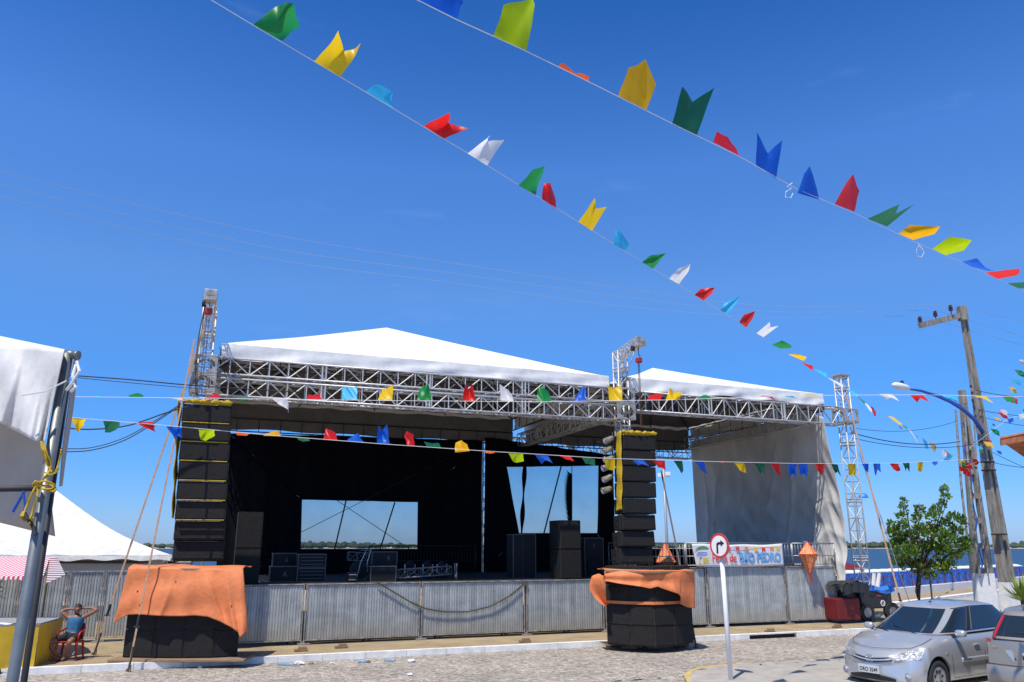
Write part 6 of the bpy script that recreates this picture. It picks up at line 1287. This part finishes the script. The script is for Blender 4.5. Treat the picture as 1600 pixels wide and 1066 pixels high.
# strings gathering at the pole and coming from the right
R5 = [(1640, 520), (1600, 562), (1582, 598), (1568, 625), (1554, 655), (1540, 688), (1518, 722)]; F5 = []
spec5 = [('pink', 1603, 545, 12), ('cyan', 1602, 556, 12), ('white', 1592, 562, 15), ('green', 1585, 578, 17), ('cyan', 1579, 592, 13), ('yellow', 1576, 605, 14), ('green', 1568, 620, 10), ('red', 1569, 619, 17), ('white', 1562, 640, 14), ('red', 1559, 644, 15), ('yellow', 1553, 652, 8), ('blue', 1549, 662, 6), ('green', 1547, 670, 15), ('yellow', 1536, 690, 13), ('red', 1542, 686, 8), ('blue', 1556, 704, 9), ('cyan', 1526, 697, 8), ('green', 1530, 703, 7), ('blue', 1531, 715, 7)]
for i, (c_, u, v, z_) in enumerate(spec5): dx = [.9, 1.1, .8][i % 3]*z_; F5.append((c_, (u, v), (u+z_*.45, v+z_*.55), (u+dx*.7, v+z_*.05), (u+dx*1.1, v+z_*.3), (u+dx*1.15, v+z_*.75)))
bunting('crowded bunting string dropping from the right edge to the twin-legged pole', inv(1600, 15, 1518, 26), R5, F5)
F6 = []
for i, (c_, u, v, z_) in enumerate([('yellow', 1500, 719, 9), ('green', 1502, 722, 11), ('red', 1498, 728, 9), ('red', 1504, 731, 12), ('red', 1509, 722, 12), ('white', 1513, 724, 8), ('red', 1519, 716, 11), ('red', 1508, 735, 10), ('dgreen', 1522, 728, 6)]): F6.append((c_, (u, v), (u+z_*.7, v+z_*.2), (u+1, v+z_*.8), (u+z_*.6, v+z_), (u+z_, v+z_*.7)))
bunting('short knot of mostly red flags wrapped around the twin-legged pole', lambda u: 31.5, [(1496, 722), (1510, 728), (1526, 722)], F6)
F7 = []
for i, (c_, u, v) in enumerate([('blue', 1574, 654), ('white', 1592, 648), ('green', 1598, 640)]): F7.append((c_, (u, v), (u+9, v-2), (u+3, v+8), (u+6, v+6), (u+10, v+5)))
bunting('short bunting string near the tiled roof with three flags', lambda u: 22, [(1515, 700), (1574, 655), (1640, 636)], F7)
# ================================================================= CARS
def loft_body(st, prof):
    """st: stations (x, zbottom, ztop, halfwidth, topcrown); prof(station) -> list of (y, z) from bottom centre up to top centre"""
    rows = []
    for s_ in st: rows.append([Vector((s_[0], y, z)) for y, z in prof(s_)])
    return rows
def make_car(t, spec, paint):
    Lc = spec['L']; hw = spec['hw']; low = spec['low']; roofp = spec['roof']; wheels = spec['wheels']; wr = spec['wr']
    def ip(pts, x):
        if x <= pts[0][0]: return pts[0][1:]
        for a, b_ in zip(pts, pts[1:]):
            if x <= b_[0]:
                q = (x-a[0])/(b_[0]-a[0]); q = q*q*(3-2*q)*.35+q*.65; return tuple(lerp(m_, n_, q) for m_, n_ in zip(a[1:], b_[1:]))
        return pts[-1][1:]
    # lower body: (x, zb, ztop(deck at centre), w)
    nx_ = 64; rows = []
    for i in range(nx_+1):
        x = Lc*i/nx_; zb, zt, w_ = ip(low, x); zs = lerp(zb, zt, .60); e = zt-.085
        rows.append([Vector(p) for p in ((x, 0, zb), (x, w_*.80, zb), (x, w_*.955, zb+.05), (x, w_*.985, zb+.16), (x, w_, lerp(zb, zt, .45)), (x, w_*.998, lerp(zb, zt, .62)), (x, w_*.985, lerp(zb, zt, .78)), (x, w_*.955, lerp(zb, zt, .90)), (x, w_*.90, zt-.035), (x, w_*.80, zt-.008), (x, w_*.5, zt+.012), (x, 0, zt+.02))])
    # round the ends in plan: move points inwards in x near nose/tail with |y|
    def rnd_end(p):
        x, y, z = p; k = abs(y)/hw
        if x < .55: x += spec['nose']*(k**2.6)*(1-x/.55)+spec.get('nosez', 0)*max(0, z-.45)*(1-x/.55)
        if x > Lc-.45: x -= spec['tail']*(k**3)*(1-(Lc-x)/.45)+spec.get('tailz', .0)*max(0, z-.6)*(1-(Lc-x)/.45)
        return Vector((x, y, z))
    mb = MB(); V = []; 
    for r in rows:
        full = [rnd_end(p) for p in r]+[rnd_end(Vector((p.x, -p.y, p.z))) for p in r[-2:0:-1]]
        V.append(full)
    k = len(V[0]); mb.v = [p for r in V for p in r]; mb.f = [(i*k+j, i*k+(j+1) % k, (i+1)*k+(j+1) % k, (i+1)*k+j) for i in range(nx_) for j in range(k)]
    for (r0, sg_) in ((0, -1), (nx_*k, 1)):
        ring = [mb.v[r0+j].copy() for j in range(k)]; cz = sum(p.z for p in ring)/k; cc = Vector((sum(p.x for p in ring if abs(p.y) < .3)/max(1, sum(1 for p in ring if abs(p.y) < .3)), 0, (ring[0].z+ring[11].z)/2)); prev = r0
        for q in (.93, .8, .6, .35, .12):
            o_ = len(mb.v)
            for p in ring: mb.v.append(Vector((lerp(cc.x, p.x, q**1.5)+sg_*spec.get('bulge', .035)*(1-q*q)**.8, p.y*q, lerp(cc.z, p.z, q))))
            mb.f += [(prev+j, prev+(j+1) % k, o_+(j+1) % k, o_+j) for j in range(k)]; prev = o_
        mb.f.append(tuple(prev+j for j in range(k)))
    body = mb.build('body', paint, None, smooth=True, fix=True)
    for (wx) in wheels:
        for sy in (-1, 1):
            c = MB(); c.tube((wx, sy*(hw-.26), wr+.015), (wx, sy*(hw+.2), wr+.015), wr+.055, 40); co = c.build('cut', 'blackp', fix=True)
            md = body.modifiers.new('b', 'BOOLEAN'); md.object = co; md.operation = 'DIFFERENCE'; md.solver = 'EXACT'; dg = bpy.context.evaluated_depsgraph_get(); dg.update()
            me = bpy.data.meshes.new_from_object(body.evaluated_get(dg)); body.modifiers.clear(); body.data = me; bpy.data.objects.remove(co)
    body.parent = t
    for p in body.data.polygons: p.use_smooth = True
    try: body.data.set_sharp_from_angle(angle=math.radians(35))
    except Exception: pass
    # greenhouse: roofp stations: (s along, base x, base z, roof..): defined by side outlines
    bx0, bx1 = spec['base']; rx0, rx1 = spec['rooft']; zb0, zb1 = spec['bz']; zr = spec['zr']; wb, wt = spec['wb'], spec['wt']
    def gh(u, v):         # u around 0..1 front-centre -> side -> rear-centre (left half via sign), v 0 base..1 roof edge
        x0, x1 = lerp(bx0, rx0, v), lerp(bx1, rx1, v); w_ = lerp(wb, wt, v**1.15); rf = .42; s_ = u
        # superellipse plan
        th_ = u*math.pi; cxm = (x0+x1)/2; hx = (x1-x0)/2; cx_ = -math.cos(th_); sy_ = math.sin(th_); n_ = spec.get('sup', .42)
        X = cxm+hx*math.copysign(abs(cx_)**n_, cx_); Yv = w_*abs(sy_)**n_
        # the lower edge follows the deck line
        z = lerp(lerp(zb0, zb1, (X-bx0)/(bx1-bx0)), zr-.045*(2*abs((X-(rx0+rx1)/2)/(rx1-rx0)))**2.2, v**.94)
        return Vector((X, Yv, z))
    mb = MB(); nu, nv = 60, 12; pts = []
    ring = lambda v: [gh(i/nu, v) for i in range(nu+1)]+[Vector((p.x, -p.y, p.z)) for p in [gh(i/nu, v) for i in range(nu-1, 0, -1)]]
    R_ = [ring(j/nv) for j in range(nv+1)]; kk = len(R_[0])
    # roof cap rings shrinking inwards
    ctr = Vector(((rx0+rx1)/2, 0, zr+spec.get('crown', .045)))
    for q in (.985, .95, .88, .75, .5, .25): R_.append([Vector((lerp(ctr.x, p.x, q), p.y*q, lerp(ctr.z, p.z, q**3.0))) for p in R_[nv]])
    mb.v = [p for r in R_ for p in r]; nr = len(R_)
    mb.f = [(i*kk+j, i*kk+(j+1) % kk, (i+1)*kk+(j+1) % kk, (i+1)*kk+j) for i in range(nr-1) for j in range(kk)]; mb.v.append(ctr); mb.f += [((nr-1)*kk+j, (nr-1)*kk+(j+1) % kk, len(mb.v)-1) for j in range(kk)]
    mb.build('roof', paint, t, smooth=True, fix=True)
    def patch(name, us, vlo, vhi, m, sgn=1, off=.008, nu_=24, nv_=10, parent=t, border=None):
        def fn(a, b_):
            u = lerp(us[0], us[1], a); v = lerp(vlo(a) if callable(vlo) else vlo, vhi(a) if callable(vhi) else vhi, b_); p = gh(u, v); e = .004
            n_ = (gh(min(1, u+e), v)-gh(max(0, u-e), v)).cross(gh(u, min(1, v+e))-gh(u, max(0, v-e))).normalized()
            if n_.dot(p-Vector((ctr.x, 0, p.z-.2))) < 0: n_ = -n_
            q = p+n_*off; return Vector((q.x, q.y*sgn, q.z))
        q = MB(); q.grid(fn, nu_, nv_); return q.build(name, m, parent, smooth=True)
    def full(name, u, vlo, vhi, m, front=True, off=.008):       # glass across the centre line
        def fn(a, b_):
            s_ = 2*a-1; uu = abs(s_)*u; uu = uu if front else 1-uu; v = lerp(vlo, vhi, b_); p = gh(uu, v); e = .004
            n_ = Vector((-1 if front else 1, 0, .55)).normalized() if abs(s_) < .75 else Vector((-1 if front else 1, .5, .5)).normalized()
            q = p+n_*off; return Vector((q.x, math.copysign(q.y, s_), q.z))
        q = MB(); q.grid(fn, 40, 12); return q.build(name, m, t, smooth=True)
    return gh, patch, full, rnd_end, ip
def wheel(t, x, y, r, sgn, cover=True):
    mb = MB(); Mx = Matrix.Rotation(math.pi/2*sgn, 3, 'X')
    mb.lathe((x, y, r), [(r*.60, -.08), (r*.93, -.09), (r, -.06), (r, .06), (r*.95, .095), (r*.70, .098), (r*.62, .08)], 40, Mx); w_ = mb.build('wheel', 'tyre', t, smooth=True)
    mb = MB(); mb.lathe((x, y, r), [(0, .07), (r*.14, .085), (r*.2, .06), (r*.55, .075), (r*.64, .088), (r*.66, .06)], 40, Mx)
    mb.build('rim', 'wheelcover', w_, smooth=True); mb = MB()
    for k in range(7):
        a = k*2*math.pi/7+.2; c_ = Vector((x, y, r))+Mx @ Vector((r*.41*math.cos(a), r*.41*math.sin(a), .069)); M3 = Mx @ Matrix.Rotation(a, 3, 'Z'); mb.lathe(c_, [(0, .004), (r*.085, .003), (r*.1, -.01)], 12, M3 @ Matrix.Diagonal((1.35, .8, 1)))
    mb.build('cover_opening', 'blackp', w_); return w_

# --- silver saloon, nose to the left
ang = math.radians(31); gx = G(1473, 1088); Rv = Vector((math.cos(ang), math.sin(ang), 0)); Nv = Vector((-math.sin(ang), math.cos(ang), 0))
HWc = .845; front = gx-Rv*.80+Nv*(HWc-.02); front.z = 0
t = T('parked_car', 'silver saloon car facing left with its wheels on the cobbles', 'car', front, ang)
# local: x 0 nose -> rear, y negative = visible side
spec = dict(L=4.27, hw=HWc, wr=.30, wheels=(.80, 3.33), nose=.34, nosez=.28, tail=.16, base=(1.0, 3.98), rooft=(1.90, 3.48), bz=(1.0, 1.045), zr=1.49, wb=.775, wt=.565, sup=.36,
    low=[(0, .24, .62, .70), (.06, .20, .70, .76), (.20, .19, .775, .80), (.5, .18, .865, .835), (.95, .18, .985, .845), (1.3, .18, 1.01, .845), (2.4, .18, 1.02, .845), (3.3, .19, 1.04, .84), (3.7, .22, 1.07, .82), (4.15, .26, 1.06, .77), (4.27, .34, .98, .70)], roof=None)
gh, patch, full, re_, ip = make_car(t, spec, 'silver')
full('windscreen', .155, .05, .93, 'glass'); full('rear_window', .14, .12, .90, 'glass', front=False)
def vl(a): return .10+.02*a
for sg in (-1, 1):
    patch('front_side_window', (.245, .47), .09, lambda a: min(.90, .12+a*3.4), 'glass', sg); patch('rear_side_window', (.49, .70), .09, lambda a: .90 if a < .75 else .90-(a-.75)*1.6, 'glass', sg)
    patch('pillar', (.472, .488), .08, .92, 'blackp', sg, nu_=3)
    for v_ in (.075, .93): patch('window_seal', (.235, .72), v_-.012, v_+.012, 'blackp', sg, off=.006, nv_=1)
for wx in spec['wheels']:
    for sg in (-1, 1):
        wheel(t, wx, sg*(HWc-.115), .30, -sg*-1 if False else (1 if sg < 0 else -1))
        mb = MB(); mb.lathe((wx, sg*(HWc-.24), .315), [(0, 0), (.34, 0)], 30, Matrix.Rotation(math.pi/2, 3, 'X')); mb.lathe((wx, sg*(HWc-.24), .315), [(.34, 0), (.352, -.2*(1 if sg < 0 else -1)*-1)], 30, Matrix.Rotation(math.pi/2, 3, 'X')); mb.build('wheel_well', 'blackp', t)
def nose(y, z, off=.006):       # point on the nose surface: x from the shape of the front
    # walk stations to find where the skin reaches (y, z)
    best = 0
    for i in range(0, 160):
        x = i*.006; zb, zt, w_ = ip(spec['low'], x); k = abs(y)/HWc
        f_ = abs(y)/w_; ztop = zt+.015 if f_ < .5 else zt-.01-.08*max(0, (f_-.8)/.2)
        if z <= ztop and f_ <= .99: best = x; break
    q_ = min(1, max(abs(y)/.66, abs(z-.43)/.20)); return re_(Vector((best, y, z)))*1.0-Vector((off+(.035*(1-q_*q_)**.8 if best < .02 else 0)+(.0 if best > .02 else spec['nose']*((abs(y)/HWc)**2.6)*.35*(1-q_)), 0, 0))
def npatch(name, ys, zlo, zhi, m, off=.008, nu_=20, nv_=6, sol=0):
    q = MB(); q.grid(lambda a, b_: nose(lerp(ys[0], ys[1], a), lerp(zlo(a) if callable(zlo) else zlo, zhi(a) if callable(zhi) else zhi, b_), off), nu_, nv_); return q.build(name, m, t, smooth=True, solid=sol)
for sg in (-1, 1):
    h_ = npatch('headlight', (sg*.43, sg*.785), lambda a: .60+.03*a, lambda a: .68+.12*math.sin(min(1, a*1.15)*1.5), 'lamp_white', .012)
    mb = MB()
    for yy in (.54, .68): c_ = nose(sg*yy, .69, .014); mb.lathe(c_, [(.0, -.01), (.045, -.006), (.05, .0)], 18, Matrix.Rotation(-math.pi/2, 3, 'Y') @ Matrix.Rotation(0, 3, 'X'))
    mb.build('bulb_reflector', 'chrome', h_, smooth=True)
    q = nose(sg*.63, .33, .004); mb = MB(); mb.lathe(q, [(.0, .012), (.05, .012), (.055, .0), (.075, .0)], 20, Matrix.Rotation(-math.pi/2, 3, 'Y')); mb.build('fog_lamp', 'lamp_white', t, smooth=True)
npatch('grille', (-.40, .40), lambda a: .535+.05*abs(2*a-1)**1.5, lambda a: .60+.035*abs(2*a-1), 'blackp', .010)
for z0 in (.575, .625): npatch('grille_bar', (-.40, .40), lambda a, z0=z0: z0-.012+.045*abs(2*a-1)**1.6, lambda a, z0=z0: z0+.010+.045*abs(2*a-1)**1.6, 'silver', .020, nv_=1)
npatch('lower_intake', (-.46, .46), lambda a: .245, lambda a: .345-.05*abs(2*a-1)**2, 'blackp', .010)
pc = nose(0, .435, .02); mb = MB(); mb.bevbox((pc.x+.002, 0, .42), (.012, .42, .135), .004); pt_ = mb.build('number_plate', 'plate', t)
text('plate_text', 'DRO 3549', .092, 'ink', t, (pc.x-.006, 0, .41), rot=(math.pi/2, 0, -math.pi/2), sx=.9, bold=.001)
mb = MB(); ec = nose(0, .60, .03)
def ell(cx, cz, a_, b_, r_=.007): mb.path([(ec.x, cx+a_*math.cos(k*.3307), cz+b_*math.sin(k*.3307)) for k in range(20)], r_, 5)
ell(0, .60, .085, .058, .009); ell(0, .60, .028, .055); ell(0, .628, .058, .022); mb.build('emblem', 'chrome', t, smooth=True)
for sg in (-1, 1):
    mb = MB(); mb.bevbox((1.42, sg*(HWc+.10), 1.03), (.13, .20, .13), .05); mb.build('wing_mirror', 'silver', t, smooth=True); mb = MB(); mb.bevbox((1.44, sg*(HWc-.01), .98), (.10, .14, .05), .02); mb.build('mirror_arm', 'blackp', t)
    mb = MB(); mb.bevbox((2.1, sg*(HWc+.004), .56), (1.15, .03, .075), .012); mb.build('side_moulding', 'silver', t, smooth=True)
    mb = MB()
    for x in (1.22, 2.30, 3.12): mb.path([(x, sg*(HWc+.001), .30), (x+.0, sg*(HWc+.003), .60), (x+.02, sg*(HWc-.015), .82), (x+.03, sg*(HWc-.05), .93)], .0035, 4)
    mb.path([(1.22, sg*(HWc-.005), .27), (3.0, sg*(HWc-.005), .27)], .004, 4); mb.build('door_seam', 'blackp', t)
    for x in (2.05, 2.95): mb = MB(); mb.bevbox((x, sg*(HWc+.012), .80), (.17, .03, .03), .01); mb.build('door_handle', 'silver', t)
    mb = MB(); mb.bevbox((1.08, sg*(HWc+.002), .70), (.07, .012, .035), .005); mb.build('side_repeater', 'lamp_white', t)
text('lettering', 'ETIOS', .045, 'ink', t, (1.75, -HWc-.021, .56), ext=.001)
mb = MB(); mb.path([(.98, -.35, 1.0), (1.12, .0, 1.05), (1.20, .25, 1.10)], .008); mb.path([(.95, .20, 1.0), (1.10, .50, 1.05)], .008); mb.build('wiper', 'blackp', t)
mb = MB(); mb.path([(2.1, 0, 1.52), (2.15, 0, 1.56), (2.3, 0, 1.60)], .006); mb.bevbox((2.1, 0, 1.52), (.06, .03, .02), .005); mb.build('aerial', 'blackp', t)
mb = MB(); mb.path([re_(Vector((x, y, 0)))+Vector((0, 0, ip(spec['low'], x)[1]+.012-(.0 if abs(y) < .5 else .02))) for x, y in ((.86, -.72), (.55, -.70), (.32, -.58), (.20, -.35), (.16, 0), (.20, .35), (.32, .58), (.55, .70), (.86, .72))], .004, 4); mb.build('bonnet_seam', 'blackp', t)
for sg in (-1, 1): mb = MB(); mb.bevbox((4.14, sg*.68, .90), (.2, .18, .16), .03); mb.build('tail_lamp', 'lamp_red', t)
# interior silhouettes seen through the glass: small yellow tag hanging
# --- beige hatchback seen from behind at the right edge
a2_ = math.radians(31+8); rc = onY(1537, 1040, 14.35); Rv2 = Vector((math.cos(a2_), math.sin(a2_), 0)); Nv2 = Vector((-math.sin(a2_), math.cos(a2_), 0))
rear = rc-Nv2*.83; rear.z = 0
t = T('parked_car', 'beige hatchback seen from behind at the right edge', 'car', rear+Rv2*3.9, a2_+math.pi); t.scale = (1, 1, 1.07)
# local x: 0 nose (far), L rear (near camera)
spec = dict(L=3.9, hw=.83, wr=.30, wheels=(.78, 3.2), nose=.3, nosez=.25, tail=.10, tailz=.10, base=(.95, 3.86), rooft=(1.75, 3.50), bz=(.98, 1.0), zr=1.45, wb=.765, wt=.60, sup=.27,
    low=[(0, .24, .66, .70), (.2, .2, .80, .79), (.6, .2, .90, .82), (1.0, .2, .98, .83), (2.5, .2, 1.0, .83), (3.3, .22, 1.02, .83), (3.75, .26, 1.02, .81), (3.9, .30, .98, .77)], roof=None)
gh, patch, full, re_, ip = make_car(t, spec, 'beige'); Lc = 3.9
full('rear_window', .20, .10, .84, 'glass', front=False, off=.012); full('windscreen', .16, .05, .93, 'glass')
for sg in (-1, 1): patch('side_window', (.26, .72), .09, lambda a: min(.90, .12+a*3.4), 'glass', sg)
for wx in spec['wheels']:
    for sg in (-1, 1): wheel(t, wx, sg*(.83-.115), .30, (1 if sg < 0 else -1))
def rsurf(y, z): 
    k = abs(y)/.83; x = Lc-spec['tail']*k**3-spec['tailz']*max(0, z-.6); return x
def rp(name, ys, zlo, zhi, m, off=.01, par_=t, nu_=14, nv_=6):
    q = MB(); q.grid(lambda a, b_: (lambda y, z: Vector((rsurf(y, z)+off, y, z)))(lerp(ys[0], ys[1], a), lerp(zlo(a) if callable(zlo) else zlo, zhi(a) if callable(zhi) else zhi, b_)), nu_, nv_); return q.build(name, m, par_, smooth=True)
# tall tail lamps hugging the pillars: follow gh on the corner
for sg in (-1, 1):
    patch('tail_lamp', (.80, .862), .0, .80, 'lamp_red', sg, off=.014, nu_=6)
    q = MB(); q.grid(lambda a, b_: Vector((rsurf(.78, .9)+.012-.10*(1-a)**2-.0, sg*lerp(.815, .70, a), lerp(.72, .99, b_))), 8, 8); q.build('tail_lamp', 'lamp_red', t, smooth=True)
    q = MB(); q.grid(lambda a, b_: Vector((rsurf(.78, .9)+.016-.10*(1-a)**2, sg*lerp(.812, .715, a), lerp(.84, .93, b_))), 8, 3); q.build('indicator_lamp', 'lamp_white', t, smooth=True)
rp('brake_light', (-.2, .2), 1.395, 1.42, 'lamp_red', -.28); rp('plate_recess', (-.33, .33), lambda a: .70, lambda a: .84, 'blackp', .006)
rp('recess_glint', (-.46, -.34), lambda a: lerp(.80, .66, a), .845, 'wheelcover', .010); rp('recess_glint', (.34, .46), lambda a: lerp(.66, .80, a), .845, 'wheelcover', .010)  # pale wedges stand in for the reflection beside the plate recess
mb = MB(); mb.bevbox((rsurf(0, .75)+.02, 0, .755), (.012, .42, .135), .004); mb.build('number_plate', 'plate', t)
text('plate_text', 'MVE 9420', .105, 'ink', t, (rsurf(0, .75)+.03, 0, .745), rot=(math.pi/2, 0, math.pi/2), sx=.95, bold=.002)
xx = rsurf(0, .93)+.02; mb = MB(); mb.lathe((xx, 0, .925), [(0, .01), (.05, .009), (.052, 0)], 24, Matrix.Rotation(math.pi/2, 3, 'Y') @ Matrix.Diagonal((.75, 1.6, 1))); mb.build('emblem', 'blue_paint', t, smooth=True)
mb = MB(); mb.path([(xx+.004, .088*math.cos(k*.3307), .925+.043*math.sin(k*.3307)) for k in range(20)], .005, 5); mb.build('emblem_rim', 'chrome', t)
text('lettering', 'Ford', .045, 'white_paint', t, (xx+.013, 0, .925), rot=(math.pi/2, 0, math.pi/2), ext=.001)
text('lettering', 'FIESTA', .045, 'chrome', t, (rsurf(.6, .9)+.012, -.60, .88), rot=(math.pi/2, 0, math.pi/2), ext=.001)
q = MB(); q.grid(lambda a, b_: (lambda y, z: Vector((rsurf(y, z)+.055*math.sin(b_*3.14)**.6+.0, y, z)))(lerp(-.81, .81, a), lerp(.28, .60, b_)), 20, 8); q.build('rear_bumper', 'beige', t, smooth=True)
mb = MB(); mb.path([(rsurf(y, .615)+.006, y, .615) for y in [-.78+.12*k for k in range(14)]], .005, 4); mb.path([(rsurf(y, .99)+.008, y, .99) for y in [-.66+.12*k for k in range(12)]], .005, 4); mb.build('tailgate_seam', 'blackp', t)
mb = MB(); mb.path([(rsurf(0, 1.05)-.02, 0, 1.06), (rsurf(0, 1.05)-.06, -.15, 1.10), (rsurf(0, 1.05)-.08, -.3, 1.11)], .01); mb.build('wiper', 'blackp', t)
for sg in (-1, 1): mb = MB(); mb.bevbox((1.42, sg*.93, 1.03), (.13, .20, .13), .05); mb.build('wing_mirror', 'beige', t, smooth=True)
